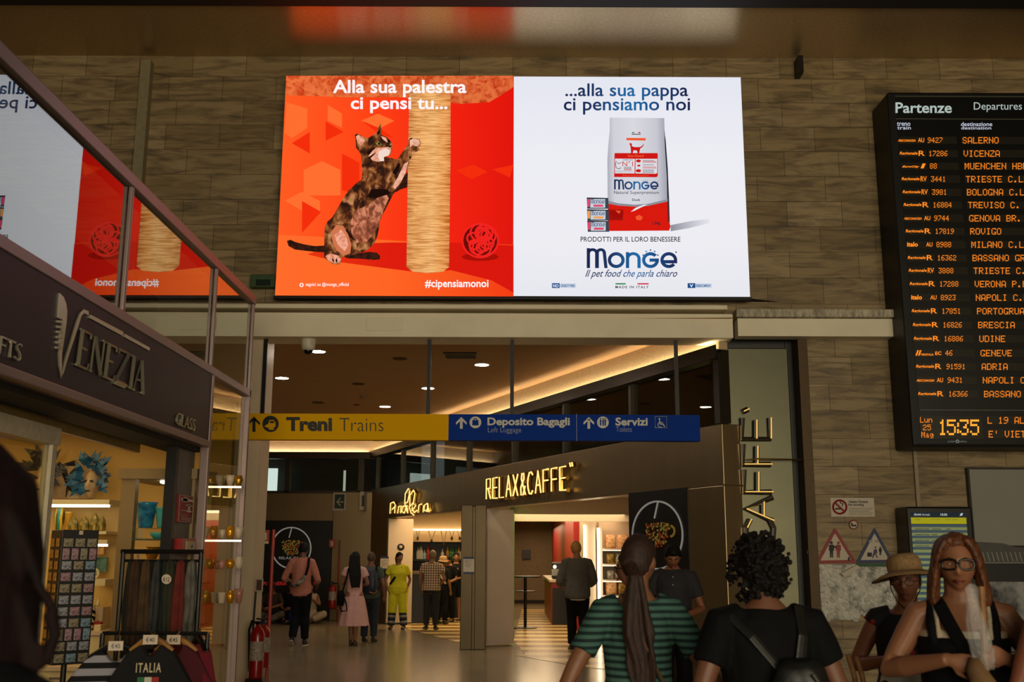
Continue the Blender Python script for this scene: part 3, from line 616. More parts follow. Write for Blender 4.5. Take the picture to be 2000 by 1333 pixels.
t = MB(); text(t, 'Partenze', g2, 1749, 200, 1859, 221, bold=.018); text(t, 'Departures', g2, 1902, 200, 1996, 219, bold=.0); t.build('title_lettering', M_pale, db)
t = MB(); text(t, 'treno', g2, 1752, 238.5, 1778, 246, bold=.005); text(t, 'train', g2, 1752.5, 246.5, 1779, 253, bold=.005); text(t, 'destinazione', g2, 1877, 238.5, 1938, 246.5, bold=.005); text(t, 'destination', g2, 1877.5, 247, 1936, 253, bold=.005)
t.build('column_lettering', emi('white led', (.75, .8, .95), .8), db)
G5 = {'0': '3E5149453E', '1': '00427F4000', '2': '6251494946', '3': '2141494D33', '4': '1814127F10', '5': '2745454539', '6': '3C4A494931', '7': '4121110907', '8': '3649494936', '9': '464949291E',
 'A': '7E1111117E', 'B': '7F49494936', 'C': '3E41414122', 'D': '7F4141413E', 'E': '7F49494941', 'F': '7F09090901', 'G': '3E41415173', 'H': '7F0808087F', 'I': '00417F4100', 'L': '7F40404040', 'M': '7F021C027F', 'N': '7F0408107F',
 'O': '3E4141413E', 'P': '7F09090906', 'R': '7F09192946', 'S': '2649494932', 'T': '01017F0101', 'U': '3F4040403F', 'V': '1F2040201F', 'Z': '615149 4543'.replace(' ', ''), '.': '0060600000', ':': '0036360000', "'": '0000070000', 'u': '3C4040207C', 'n': '7C08040478', 'a': '2054547840', 'g': '18A4A49C78', ' ': '0000000000'}
def led(mb, s, x, y, cw, ch, fn, m=0, fill=.86):
    for c in s:
        hx = G5.get(c, G5[' ']); cols = [int(hx[i:i+2], 16) for i in range(0, 10, 2)]
        for j, b in enumerate(cols):
            k = 0
            while k < 8:
                if b >> k & 1:
                    k1 = k
                    while k1 < 7 and b >> (k1+1) & 1: k1 += 1
                    xa, xb = x+j*cw, x+(j+1)*cw
                    for kk in range(k, k1+1): mb.poly([fn(xa, y+(kk+fill)*ch), fn(xb-cw*(1-fill), y+(kk+fill)*ch), fn(xb-cw*(1-fill), y+kk*ch), fn(xa, y+kk*ch)], m)
                    k = k1+1
                else: k += 1
        x += 6*cw
rows = [('F', 'AU', '9427', 'SALERNO'), ('R', 'R', '17286', 'VICENZA'), ('E', '', '88', 'MUENCHEN HBF'), ('R', 'RV', '3441', 'TRIESTE C.LE'), ('R', 'RV', '3981', 'BOLOGNA C.LE'), ('R', 'R', '16884', 'TREVISO C.'), ('F', 'AU', '9744', 'GENOVA BR.'), ('R', 'R', '17819', 'ROVIGO'), ('I', 'AU', '8988', 'MILANO C.LE'), ('R', 'R', '16362', 'BASSANO GR'),
        ('R', 'RV', '3888', 'TRIESTE C.LE'), ('R', 'R', '17288', 'VERONA P.N'), ('I', 'AU', '8923', 'NAPOLI C.LE'), ('R', 'R', '17851', 'PORTOGRUARO'), ('R', 'R', '16826', 'BRESCIA'), ('R', 'R', '16886', 'UDINE'), ('S', 'EC', '46', 'GENEVE'), ('R', 'R', '91591', 'ADRIA'), ('F', 'AU', '9431', 'NAPOLI C.LE'), ('R', 'R', '16366', 'BASSANO GR')]
ys = [274, 300, 324.5, 350, 375.5, 400.5, 426.5, 452, 478, 504, 529, 555, 581.5, 608, 635, 662, 690, 716.5, 743, 770]
wn = [MB(), MB(), MB()]; 
for i, (kind, ty, num, dest) in enumerate(rows):
    y = ys[i]; s = (y-274)/496; k = 1+.02*s; xt, xn, xd = 1754+38*s, 1812+41*s, 1880+42*s
    for mb, xa, xb in ((wn[0], xt, xt+54*k), (wn[1], xn-2, xn+57*k), (wn[2], xd-3, None)):
        a, b_ = g(xa, y-7), g(xb or xa, y+7.5); mb.box(a.x, (dx1-.14) if xb is None else b_.x, YF-.003, YF, b_.z, a.z)
    r, r1, r2 = MB(), MB(), MB()
    led(r1, num, xn, y-5.2, 1.25*k, 1.5, g2); led(r2, dest, xd, y-6, 1.72*k, 1.8, g2)
    row = r2.build('train_row', M_amb, db); r1.build('train_number', M_amb, row)
    if kind == 'R':
        text(r, 'Regionale', g2, xt+1, y-3.5, xt+36*k, y+4, bold=.02, shear=.2); text(r, ty, g2, xt+38*k, y-5.5, xt+50*k, y+4.5, bold=.01)
    elif kind == 'F': text(r, 'FRECCIAROSSA', g2, xt, y-1.5, xt+34*k, y+3, bold=.02, shear=.5); text(r, ty, g2, xt+39*k, y-4.5, xt+51*k, y+4, bold=.01)
    elif kind == 'I': text(r, 'italo', g2, xt+2, y-5, xt+23*k, y+4, bold=.03); text(r, ty, g2, xt+39*k, y-4.5, xt+51*k, y+4, bold=.01)
    elif kind == 'E': text(r, 'EuroCity', g2, xt+4, y-1, xt+38*k, y+4, bold=.03, shear=.4); r.poly([g2(xt+40*k, y+4.5), g2(xt+46*k, y+4.5), g2(xt+50*k, y-5), g2(xt+44*k, y-5)])
    else:
        for a in (0, 5): r.poly([g2(xt+2+a, y+5), g2(xt+5+a, y+5), g2(xt+9+a, y-5.5), g2(xt+6+a, y-5.5)])
        text(r, 'TRENITALIA', g2, xt+12, y+1, xt+37*k, y+5, bold=.02); text(r, ty, g2, xt+40*k, y-3, xt+52*k, y+4, bold=.02)
    r.build('train_type', M_amb, row)
a, b_ = g(1796, 813), g(1921, 858); wn[0].box(a.x, b_.x, YF-.003, YF, b_.z, a.z)
for ya, yb in ((813, 829.5), (839, 856)): a, b_ = g(1927, ya), g(1927, yb); wn[2].box(a.x, dx1-.14, YF-.003, YF, b_.z, a.z)
for mb, nm in zip(wn, ('type_window', 'number_window', 'destination_window')): mb.build(nm, M_win, db)
r = MB(); led(r, 'Lun', 1797, 815, 1.4, 1.6, g2); led(r, '25', 1802.5, 830, 1.45, 1.6, g2); led(r, 'Mag', 1799.5, 844, 1.4, 1.6, g2); r.build('date_lettering', M_amb, db)
r = MB(); led(r, '1', 1833, 820, 3.3, 4.4, g2, fill=.9); led(r, '5', 1849.5, 820, 3.5, 4.4, g2, fill=.9); led(r, ':', 1867.5, 822, 1.9, 4.2, g2, fill=.9); led(r, '3', 1874.5, 820, 3.5, 4.4, g2, fill=.9); led(r, '5', 1895, 820, 3.5, 4.4, g2, fill=.9); r.build('clock_lettering', M_amb2, db)
r = MB(); led(r, 'L 19 AL', 1929, 815, 1.75, 1.9, g2); led(r, "E' VIETO", 1931, 842, 1.75, 1.9, g2); r.build('notice_lettering', M_amb, db)
t = MB(); text(t, 'solari', g2, 1851, 860.5, 1867, 864.5); text(t, 'udine', g2, 1873.5, 860.5, 1888, 864.5); t.tube([g2(x, y) for x, y in circ(1870, 862.5, 2.6, 10)], .006, 4, 0, closed=True); t.build('maker_lettering', emi('maker mark', (.3, .3, .28), .5), db)

# ================================================================== HANGING DIRECTION SIGN
YH = 11.9
s0, s1 = onY(476, 808, YH), onY(1368, 862, YH); sm = onY(876, 835, YH).x
hs = thing('direction_sign', 'long yellow and blue station direction sign hanging on four black rods', 'sign', ((s0.x+s1.x)/2, YH+.06, s1.z))
M_yel = mat('sign yellow', '#f0b400', .7, var=.03, scale=2, spec=.1); M_blu = mat('sign blue', '#123a9a', .7, var=.03, scale=2, spec=.1)
M_sblk = mat('sign black', '#121008', .5); M_swht = mat('sign white', '#d8d4c8', .5)
yl = MB().box(s0.x, sm, YH, YH+.12, s1.z, s0.z).build('yellow_panel', M_yel, hs)
bl_ = MB().box(sm, s1.x, YH, YH+.12, s1.z, s0.z).build('blue_panel', M_blu, hs)
for px in (515, 837, 1000, 1322):
    p = onY(px, 760, YH+.06); MB().box(p.x-.022, p.x+.022, YH+.045, YH+.075, s0.z-.01, ZB0+.01).build('rod', M_blackm, hs)
f = planeY(YH-.003); f2 = planeY(YH-.005)
def arrow(mb, cx, y0, y1, w, m=0):
    t_ = w*.14
    mb.poly([f(x, y) for x, y in ((cx, y0), (cx+w/2, y0+w*.5), (cx+w/2-t_*.2, y0+w*.72), (cx, y0+w*.27), (cx-w/2+t_*.2, y0+w*.72), (cx-w/2, y0+w*.5))], m)
    mb.poly([f(x, y) for x, y in ((cx-t_*.9, y1), (cx+t_*.9, y1), (cx+t_*.9, y0+w*.2), (cx-t_*.9, y0+w*.2))], m)
t = MB(); arrow(t, 496, 814, 844, 24); text(t, 'Treni', f, 559, 815, 649, 843, bold=.045); text(t, 'Trains', f, 663, 817, 749, 843, bold=-.012)
t.poly([f(*p) for p in circ(528.5, 828.5, 16)]); t.build('black_lettering', M_sblk, yl)
t = MB(); t.poly([f2(x, y) for x, y in ((516, 833), (524, 828), (526, 821), (535, 821), (538, 826), (538, 834), (532, 837), (522, 836))]); t.poly([f2(x, y) for x, y in ((524, 837), (536, 837), (534, 840), (526, 840))]); t.build('train_symbol', M_yel, yl)
t = MB(); t.poly([planeY(YH-.006)(x, y) for x, y in ((527, 823), (535, 823), (536, 827), (527, 827))]); t.build('symbol_window', M_sblk, yl)
t = MB()
for cx in (901, 1150): arrow(t, cx, 815, 838, 21)
text(t, 'Deposito Bagagli', f, 952, 816, 1113, 836, bold=.03); text(t, 'Left Luggage', f, 953, 835, 1018, 848, bold=-.01, m=1); text(t, 'Servizi', f, 1202, 816, 1265, 832, bold=.03); text(t, 'Toilets', f, 1203, 834, 1234, 844, bold=-.01, m=1)
for cx in (928.5, 1177.5): t.poly([f(*p) for p in circ(cx, 825.5, 11.5)])
a, b_ = f(1125.5, 808), f(1126.3, 862); t.box(a.x, b_.x+.003, YH-.004, YH, b_.z, a.z, 1)
t.tube([f(x, y) for x, y in ((1279.5, 814), (1302, 814), (1302, 836), (1279.5, 836))], .006, 4, 1, closed=True)
t.tube([f(x, y) for x, y in ((1288, 822), (1289, 829), (1295, 829), (1298, 834))], .008, 5, 0); t.tube([f(x, y) for x, y in circ(1290, 830, 5, 12, 60, 330)], .005, 4, 0); t.poly([f(*p) for p in circ(1288, 819, 1.8, 8)])
t.build('white_lettering', [M_swht, mat('sign pale blue', '#9aa4b4', .5)], bl_)
t = MB(); t.poly([f2(x, y) for x, y in ((922.5, 821), (934.5, 821), (934.5, 831.5), (922.5, 831.5))]); t.tube([f2(x, y) for x, y in ((926, 821), (926, 818.5), (931, 818.5), (931, 821))], .005, 4)
for x in (1173, 1178, 1182): t.poly([f2(x-1.2, 832), f2(x+1.2, 832), f2(x+1.5, 820), f2(x-1.5, 820)]); t.poly([f2(*p) for p in circ(x, 818.2, 1.3, 7)])
t.build('blue_symbol', M_blu, bl_)

# ================================================================== CAFE LETTERING
M_gold = mat('polished brass', '#b58a3c', .18, 1, var=.05); M_neon = emi('gold letter light', (1, .66, .2), 1.6); M_chrome = mat('polished letter steel', '#b8b0a0', .15, 1, var=.03)
STK = {'R': [[(0, 0), (0, 1), (.8, 1), (.8, .52), (0, .52)], [(.35, .52), (.85, 0)]], 'E': [[(.9, 0), (0, 0), (0, 1), (.9, 1)], [(0, .52), (.8, .52)]], 'L': [[(0, 1), (0, 0), (.85, 0)]], 'A': [[(0, 0), (.45, 1), (.9, 0)], [(.18, .36), (.72, .36)]],
       'X': [[(0, 0), (.85, 1)], [(0, 1), (.85, 0)]], '&': [[(.9, 0), (.2, .75), (.3, 1), (.6, 1), (.65, .75), (.1, .35), (.15, 0), (.5, 0), (.85, .4)]], 'C': [[(.85, .85), (.6, 1), (.3, .98), (.08, .75), (0, .5), (.08, .25), (.3, .02), (.6, 0), (.85, .15)]], 'F': [[(0, 0), (0, 1), (.9, 1)], [(0, .52), (.8, .52)]], "'": [[(.2, 1.12), (.3, .95)], [(.5, 1.12), (.6, .95)]]}
rl = thing('cafe_sign', "gold lit letters reading RELAX&CAFFE' on steel fascia over cafe entrance", 'sign', CL(uof(1040), -.05, 2.5))
g0, g1 = cafe(960, 976), cafe(1124, 957); uA, uB = g0[0], g1[0]; zb0 = (g0[1]+g1[1])/2; zh = cafe(960, 937)[1]-g0[1]
word = "RELAX&CAFFE'"; n = len(word); step = (uB-uA)/(n-.9)
for i, c in enumerate(word):
    fr_, bk = MB(), MB()
    for st in STK[c]:
        pts = [(uA+(i+x*.78)*step, zb0+y*zh) for x, y in st]
        bk.tube([CL(u, -.06, z) for u, z in pts], .034, 6, up=(0, 0, 1)); fr_.tube([CL(u, -.1, z) for u, z in pts], .011, 6)
    l = bk.build('letter', M_gold, rl); fr_.build('letter_light', M_neon, l)
sg = thing('bar_sign', 'gold lit handwriting sign on steel fascia over the far bar entrance', 'sign', CL(uof(800), -.05, 2.5))
scr = [[(765, 1004), (766, 984), (772, 981), (776, 988), (769, 996)], [(774, 1003), (775, 989)], [(780, 1003), (782, 990), (787, 989), (786, 1003)], [(798, 988), (790, 990), (788, 1000), (793, 1003), (798, 989), (800, 1003)],
       [(799, 1001), (794, 984), (795, 965), (801, 955), (804, 960), (800, 980), (794, 985)], [(804, 989), (804, 968), (811, 958), (814, 964), (811, 982), (803, 991), (806, 1002), (812, 1007)], [(808, 998), (816, 988), (811, 984), (808, 994), (813, 1002), (818, 997)], [(820, 1002), (822, 987), (827, 985)], [(830, 1001), (831, 988)], [(838, 984), (833, 987), (833, 998), (838, 1000), (839, 984), (841, 1000)]]
for st in scr:
    pts = [cafe(*p, -.06) for p in st]; bk, fr_ = MB(), MB()
    bk.tube([CL(u, -.05, z) for u, z in pts], .024, 6); fr_.tube([CL(u, -.1, z) for u, z in pts], .0115, 6); l = bk.build('letter', M_gold, sg); fr_.build('letter_light', M_neon, l)
cf = thing('cafe_pylon_lettering', "tall chrome letters CAFFE' turned upright on steel pylon beside the portal", 'sign', ((x0+x1)/2, YP-.05, 1.8))
def pyl(a, b): return onY(a, b, YP-.04)
for c, ya, yb in (("C", 1108+62, 1108), ('A', 1092, 975+2), ('F', 962, 914), ('F', 912-4, 868), ('E', 858, 817), ("'", 806, 790)):
    bk, fr_ = MB(), MB()
    if c == 'C': ya, yb = 1072, 1012
    if c == 'A': ya, yb = 1018, 972
    if c == 'F' and ya == 962: ya, yb = 962, 918
    xL_ = 1449+.036*((ya+yb)/2-817); xR_ = xL_+54
    for st in STK[c]:
        pts = [pyl(xR_-y*(xR_-xL_), ya-x/.9*(ya-yb)) for x, y in st] if c != "'" else [pyl(1450, 805), pyl(1461, 800)]
        bk.tube(pts, .032, 8, up=(0, 1, 0), flat=.8); fr_.tube([p+V((.012, -.027, .004)) for p in pts[:2]], .007, 5)
    l = bk.build('letter', M_chrome, cf); fr_.build('letter_light', emi('pylon letter light', (1, .6, .15), .9), l)

# ================================================================== CAFE POSTERS WITH BEADED CUPS
def cup_poster(label, loc, fn, cx, cy, rx, ry, panel, words=None, seed=1):
    p = thing('cafe_poster', label, 'poster', loc); panel.build('panel', M_black, p)
    ring = MB().tube([fn(*q) for q in circ(cx, cy, rx, 48, ry=ry)], .012 if seed == 2 else .016, 6, closed=True); ring.build('ring', emi('poster ring', (.62, .55, .46), .3), p)
    MB().tube([fn(cx+rx*.02, cy-ry*.98), fn(cx-rx*.12, cy-ry*.5)], .012, 5).build('straw', emi('poster straw', (.62, .55, .46), .3), p)
    random.seed(seed); dots = [MB() for _ in range(3)]
    for i in range(11):
        for j in range(13):
            v = i/10; hw = .46*math.sqrt(max(0, 1-max(0, v-.1)**2.2/1.0)) + .03
            x = (j-6)/6*.5 + random.uniform(-.03, .03); v += random.uniform(-.03, .03)
            if abs(x) > hw or random.random() < .25: continue
            c_ = fn(cx+x*rx, cy-.34*ry+v*.66*ry); d = (c_-CAM).normalized()
            dots[random.choice((0, 0, 1, 1, 2))].ell(c_, .018 if seed == 1 else .016, 5, 3)
    for a in range(-70, 80, 18):
        c_ = fn(cx+rx*(.5+.18*math.cos(R(a))), cy-.12*ry+.16*ry*math.sin(R(a))); dots[0].ell(c_, .017, 5, 3)
    for d, (nm, c) in zip(dots, (('bead gold', (.62, .36, .05)), ('bead red', (.5, .08, .02)), ('bead olive', (.4, .42, .08)))): d.build('bead_cup', emi(nm, c, .2), p)
    if words:
        t = MB()
        for w_ in words: text(t, w_[0], fn, *w_[1:], bold=.0)
        t.build('poster_lettering', emi('poster lettering', (.6, .55, .5), .3), p)
    return p
fnA = lambda x, y: cafeP(x, y, -.02)
pn = MB(); ua2, ub2 = uof(1347), uof(1231); cb(pn, ua2, ub2, -.012, .028, .02, cafe(1290, 958)[1])
uc_, zc_ = cafe(1284, 1045); 
cup_poster('tall black cup poster on steel wall right of cafe entrance', CL(uof(1290), 0, 0), fnA, 1284, 1046, 49, 66, pn, None, 2)
fnB = lambda x, y: onY(x, y, YE2+.0)
pn = MB().box(ew(497, 1100).x, xp-.02, YE2+.01, YE2+.035, .02, zA-.02)
pb_ = cup_poster('black cup poster on end wall behind the seated travellers', (ew(570, 1100).x, YE2, 0), fnB, 569, 1071, 38, 40, pn, [('RELAX CAFFE', 545, 1088, 596, 1093)], 1)
t = MB(); text(t, 'PIADINERIA', fnB, 514, 1137, 560, 1144, bold=.02); text(t, 'CAFFE', fnB, 606, 1137, 620, 1144, bold=.02); t.build('red_lettering', emi('red poster lettering', (.5, .02, .02), .45), pb_)
# ================================================================== GIFT SHOP FRONT AND GOODS
M_plum = mat('plum fascia', '#26161e', .5, var=.06, scale=3, spec=.3)
M_sil = mat('brushed letter metal', '#b9b6a2', .3, .8, var=.05)
fs = thing('shop_sign', 'dark plum gift shop fascia with thin silver VENEZIA lettering and gondola prow', 'sign', (XS+.02, (YS0+Y_f1)/2, z_f0))
MB().box(XS-.1, XS+.012, YS0, Y_f1-.03, z_f0, z_m0).build('fascia_panel', M_plum, fs)
XT = XS+.02
def S2(pts): return [onX(x*.3, 480+y*.3, XT) for x, y in pts]
ex = V((-.012, 0, 0))
fe = MB().prism(S2([(390, 310), (415, 335), (432, 380), (439, 430), (434, 500), (424, 570), (414, 640), (404, 700), (404, 780), (402, 865), (388, 790), (383, 700), (392, 650), (396, 560), (408, 490), (404, 475), (390, 478), (382, 470), (385, 400)]), ex)
for k in range(6): y = 487+k*34; fe.prism(S2([(378-k*2, y), (412-k*2, y+4), (411-k*2, y+20), (377-k*2, y+14)]), ex)
fe.build('gondola_prow', M_sil, fs)
v = MB().prism(S2([(402, 850), (410, 800), (430, 720), (470, 590), (500, 490), (520, 440), (545, 415), (578, 428), (578, 456), (548, 440), (530, 460), (512, 520), (480, 620), (440, 740), (415, 830)]), ex)
v.prism(S2([(586, 448), (803, 562), (801, 590), (585, 472)]), ex); v.prism(S2([(812, 574), (976, 665), (974, 686), (811, 596)]), ex); v.build('letter_stroke', M_sil, fs)
fYZ = lambda a, b: V((XT, a, b))
def stext(s, pa, pb, zt, zb, bold, shear, name):
    t = MB(); text(t, s, fYZ, pa.y, zt, pb.y, zb, bold=bold, shear=shear); o = t.build(name, M_sil, fs); so = o.modifiers.new('solid', 'SOLIDIFY'); so.thickness = .012; so.offset = 0; return o
pa, pb = onX(148, 712, XT), onX(281, 768, XT); pt = onX(163, 646, XT)
t = MB()
# thin serif capitals E N E Z I A
CAPS = {'E': [((.1, 0), (.1, 1), 1), ((0, 0), (.8, 0), 0), ((0, 1), (.75, 1), 0), ((.1, .52), (.6, .52), 0), ((.8, 0), (.85, .16), 0), ((.75, 1), (.77, .86), 0)], 'N': [((.08, 0), (.08, 1), 0), ((.08, 1), (.82, 0), 1), ((.82, 0), (.82, 1), 0), ((0, 0), (.18, 0), 0), ((.72, 1), (.92, 1), 0)],
        'Z': [((.05, 1), (.85, 1), 0), ((.85, 1), (0, 0), 1), ((0, 0), (.85, 0), 2), ((.05, 1), (.02, .85), 0)], 'I': [((.3, 0), (.3, 1), 1), ((.15, 0), (.45, 0), 0), ((.15, 1), (.45, 1), 0)], 'A': [((0, 0), (.42, 1), 0), ((.42, 1), (.85, 0), 1), ((.15, .36), (.66, .36), 0), ((-.1, 0), (.12, 0), 0), ((.72, 0), (.98, 0), 0)]}
xcur = 0; adv = {'E': .95, 'N': 1.08, 'Z': 1.0, 'I': .6, 'A': 1.0}; tot = sum(adv[c] for c in 'ENEZIA')
for c in 'ENEZIA':
    for a, b_, w_ in CAPS[c]:
        p_ = [V((XT, pa.y+(xcur+x+.12*y)/tot*(pb.y-pa.y), pa.z+y*(pt.z-pa.z))) for x, y in (a, b_)]
        t.tube(p_, (.008, .016, .02)[w_], 4)
    xcur += adv[c]
t.build('venezia_lettering', M_sil, fs)
a, b_ = onX(0, 660, XT), onX(39, 706, XT); zt1 = onX(20, 658, XT).z; stext('FTS', a, b_, onX(2, 656, XT).z, onX(2, 693, XT).z, -.012, .05, 'gifts_lettering')
a, b_ = onX(345, 806, XT), onX(380, 840, XT); stext('GLASS', a, b_, onX(347, 806, XT).z, onX(347, 831, XT).z, -.012, .05, 'glass_lettering')

# roller shutter bundled behind the fascia
rs = thing('roller_shutter', 'rolled up dark metal shutter under the plum shop fascia', 'shutter', (XS-.5, 6.5, 2.3))
sl = MB()
xr_ = XS-.45; ya_, yb_ = onX(118, 855, xr_).y-1.6, onX(262, 868, xr_).y
zr = onX(200, 862, xr_).z
for k in range(4): sl.box(xr_-.1+.05*k-.04, xr_-.1+.05*k+.0, ya_, yb_, zr-.02-.018*k+.05, zr+.06)
sl.build('slats', mat('shutter metal', '#a89058', .45, .4), rs)
MB().tube([(xr_-.03, ya_, zr+.09), (xr_-.03, yb_, zr+.09)], .08, 12).build('roll', mat('shutter roll', '#3a3626', .5, .4), rs)

# red plates on the pilaster
XPp = XS-.095
def pil(px, py): return onX(px, py, XPp)
def platex(name, label, cat, x0p, y0p, x1p, y1p, m, th=.012):
    a, b_ = pil(x0p, y0p), pil(x1p, y1p); c_ = pil((x0p+x1p)/2, (y0p+y1p)/2)
    w_ = b_.y-a.y; zt1, zb1 = pil((x0p+x1p)/2, y0p).z, pil((x0p+x1p)/2, y1p).z
    o = thing(name, label, cat, (XPp, c_.y, zb1)); MB().box(XPp-.004, XPp+th, a.y, b_.y, zb1, zt1).build('plate', m, o); return o, a.y, b_.y, zb1, zt1
M_redp = mat('red plate', '#8e1712', .5, var=.05); M_whp = mat('white print', '#cfc4b4', .6)
o, ya, yb, za, zb_ = platex('alarm_sign', 'red square alarm sign with white symbol on grey shop pilaster', 'sign', 346, 969, 385, 1022, M_redp)
t = MB(); fy = lambda a, b: V((XPp+.0135, ya+(yb-ya)*a, zb_+(za-zb_)*b))
for r_ in ((.05, .02, .95, .035), (.05, .965, .95, .98), (.03, .02, .06, .98), (.94, .02, .97, .98), (.12, .12, .8, .22), (.2, .08, .4, .25), (.35, .34, .65, .38), (.45, .3, .55, .55), (.15, .55, .85, .57), (.38, .57, .62, .61), (.06, .72, .94, .73)): t.poly([fy(r_[0], r_[3]), fy(r_[2], r_[3]), fy(r_[2], r_[1]), fy(r_[0], r_[1])])
text(t, 'Pulsante', fy, .2, .78, .75, .85); text(t, 'emergenza', fy, .18, .87, .8, .95); t.build('print', M_whp, o)
o, ya, yb, za, zb_ = platex('alarm_box', 'small red fire alarm box with cream button below the alarm sign', 'alarm', 342, 1053, 374, 1083, mat('alarm red', '#9c100e', .4), .06)
MB().box(XPp+.06, XPp+.066, ya+(yb-ya)*.2, yb-(yb-ya)*.28, za+.015, zb_-.02).build('button_plate', mat('alarm cream', '#c8b48a', .5), o); MB().ell((XPp+.068, (ya+yb)/2-.01, (za+zb_)/2), .012, 8, 5).build('button', M_black, o)

# ---- rear wall shelf with masks
PYr = lambda px, py, Y=9.45: onY(px, py, Y)
M_shelf = mat('cream shelf', '#d8c8a0', .5, var=.03); M_led = emi('white shelf led', (1, .95, .85), 5)
def shelf(label, pxa, pxb, pyt, pyb, Y0, Y1, led=True):
    a, b_ = onY(pxa, pyt, Y0), onY(pxb, pyb, Y0)
    o = thing('wall_shelf', label, 'shelf', ((a.x+b_.x)/2, Y1, b_.z)); MB().box(a.x, b_.x, Y0, Y1, b_.z, a.z).build('board', M_shelf, o)
    if led: MB().box(a.x+.01, b_.x-.01, Y0+.01, Y0+.05, b_.z-.022, b_.z-.002).build('led_strip', M_led, o)
    return a.z
zs1 = shelf('long cream shelf with bright led strip under the carnival masks', 58, 213, 976, 986, 9.35, 9.75)
zs2 = shelf('short cream shelf with led strip right of the magnet stand', 178, 209, 1055, 1063, 9.4, 9.75)
zs3 = shelf('small cream ledge under the round price disc', 174, 205, 1132, 1145, 9.4, 9.75, False)
M_skin_w = mat('mask white', '#d0b898', .4, c2='#a08058', scale=9); M_mblk = mat('mask black', '#15100c', .4); M_mgold = mat('mask gold', '#b5862a', .3, .7); M_mblue = mat('mask blue leaf', '#1f6a9a', .35, c2='#0c2a4a', scale=14)
def mask(name, label, cx, pyt, pyb, hw, leafm, facem, seed, Y=9.55, nleaf=16):
    a, b_ = onY(cx, pyt, Y), onY(cx, pyb, Y); c_ = (a+b_)/2; H_ = a.z-b_.z; W_ = hw/2041*Y
    o = thing(name, label, 'mask', (c_.x, Y, b_.z))
    f_ = MB(); n_ = 14; rings = []
    for i in range(1, n_):
        th = math.pi*i/n_; ring = []
        for j in range(13):
            ph = math.pi*(1+j/12); x = W_*.62*math.sin(th)*math.cos(ph); y = .09*math.sin(th)*math.sin(ph); z = H_*.36*math.cos(th)
            y -= .035*math.exp(-(x/.02)**2-((z+H_*.04)/(H_*.1))**2); y += .02*math.exp(-((abs(x)-W_*.26)/.025)**2-((z-H_*.07)/.02)**2)
            ring.append(V((c_.x+x, Y+y, c_.z-H_*.12+z)))
        rings.append(ring)
    k = 13; vs = [p for r in rings for p in r]; f_.add(vs, [(i*k+j, (i+1)*k+j, (i+1)*k+j+1, i*k+j+1) for i in range(len(rings)-1) for j in range(k-1)]); f_.build('face', facem, o, smooth=True)
    e = MB()
    for s_ in (-1, 1): e.ell((c_.x+s_*W_*.26, Y-.075, c_.z-H_*.06), (.022, .01, .012), 10, 5)
    e.ell((c_.x, Y-.085, c_.z-H_*.3), (.024, .01, .008), 8, 5); e.build('eyes_and_lips', M_mblk, o)
    random.seed(seed); l = MB()
    for i in range(nleaf):
        an = R(random.uniform(-60, 235)); r0 = random.uniform(.16, .40)*H_; L_ = random.uniform(.16, .34)*H_*(1.25 if an > R(30) else .9); an2 = an+random.uniform(-.5, .5)
        d = V((math.cos(an2), -.25, math.sin(an2))); s_ = V((-math.sin(an2), 0, math.cos(an2)))*.026; b0 = V((c_.x+math.cos(an)*r0*.8+W_*.15, Y-.02-.05*random.random(), c_.z+math.sin(an)*r0+H_*.02))
        tip = b0+d*L_+s_*random.uniform(-1, 1); md = b0+d*L_*.45+V((0, -.03, 0))
        l.add([b0-s_*.5, b0+s_*.5, md+s_*1.1, md-s_*1.1, tip, md+V((0, .02, 0))], [(0, 1, 2, 3), (3, 2, 4), (0, 3, 5), (1, 5, 2), (3, 4, 5), (2, 5, 4)])
    l.build('leaves', leafm, o); return o
mask('carnival_mask', 'white face mask with black and gold headdress left on the lit shelf', 86, 884, 976, 24, M_mblk, M_skin_w, 3, 9.55, 34)
mask('carnival_mask', 'blue leaf carnival mask at right end of the lit shelf', 180, 898, 976, 20, M_mblue, M_skin_w, 8, 9.5, 46)
o = thing('mask_panel', 'cream panel with black curling ornament behind the blue leaf mask', 'panel', onY(138, 976, 9.7)); a, b_ = onY(110, 905, 9.7), onY(176, 975, 9.7)
MB().box(a.x, b_.x, 9.69, 9.72, b_.z, a.z).build('panel', M_skin_w, o); t = MB()
for pts in ([(112, 906), (125, 920), (134, 950), (128, 972)], [(126, 908), (145, 905), (155, 912), (140, 925), (130, 940)], [(140, 940), (136, 952), (146, 962), (156, 960)], [(150, 920), (140, 932), (138, 940)]): t.tube([onY(x, y, 9.685) for x, y in pts], [.012, .03, .03, .02, .004][-len(pts):], 6, flat=.3, up=(0, 1, 0))
t.build('ornament', M_mblk, o)
def jar(name, label, cat, px, pyb, h_px, r_px, prof, m, Y, group=None, n=14):
    s_ = Y*1.0/2041; c_ = onY(px, pyb, Y)
    o = MB().lathe([(r*r_px*s_, z*h_px*s_) for r, z in prof], c_, n).build(name, m, smooth=True); return tag(o, label, cat, group)
VASE = [(.01, 0), (.6, 0), (.75, .2), (1, .55), (.9, .75), (.7, .95), (.72, 1), (.6, 1), (.55, .9), (.01, .88)]
CUPV = [(.01, 0), (.62, 0), (.7, .1), (.95, .9), (1.05, 1), (.95, 1), (.85, .9), (.01, .2)]
DISH = [(.01, 0), (.5, 0), (.9, .6), (1, 1), (.94, 1), (.8, .6), (.01, .25)]
BOTL = [(.01, 0), (.9, 0), (1, .04), (1, .55), (.85, .66), (.35, .76), (.32, .97), (.4, .97), (.4, 1), (.01, 1)]
M_stripe = bands('striped glass', 0, .05, [(0, '#1f7a6a'), (.4, '#c8a020'), (.7, '#5a4a14')], .2)
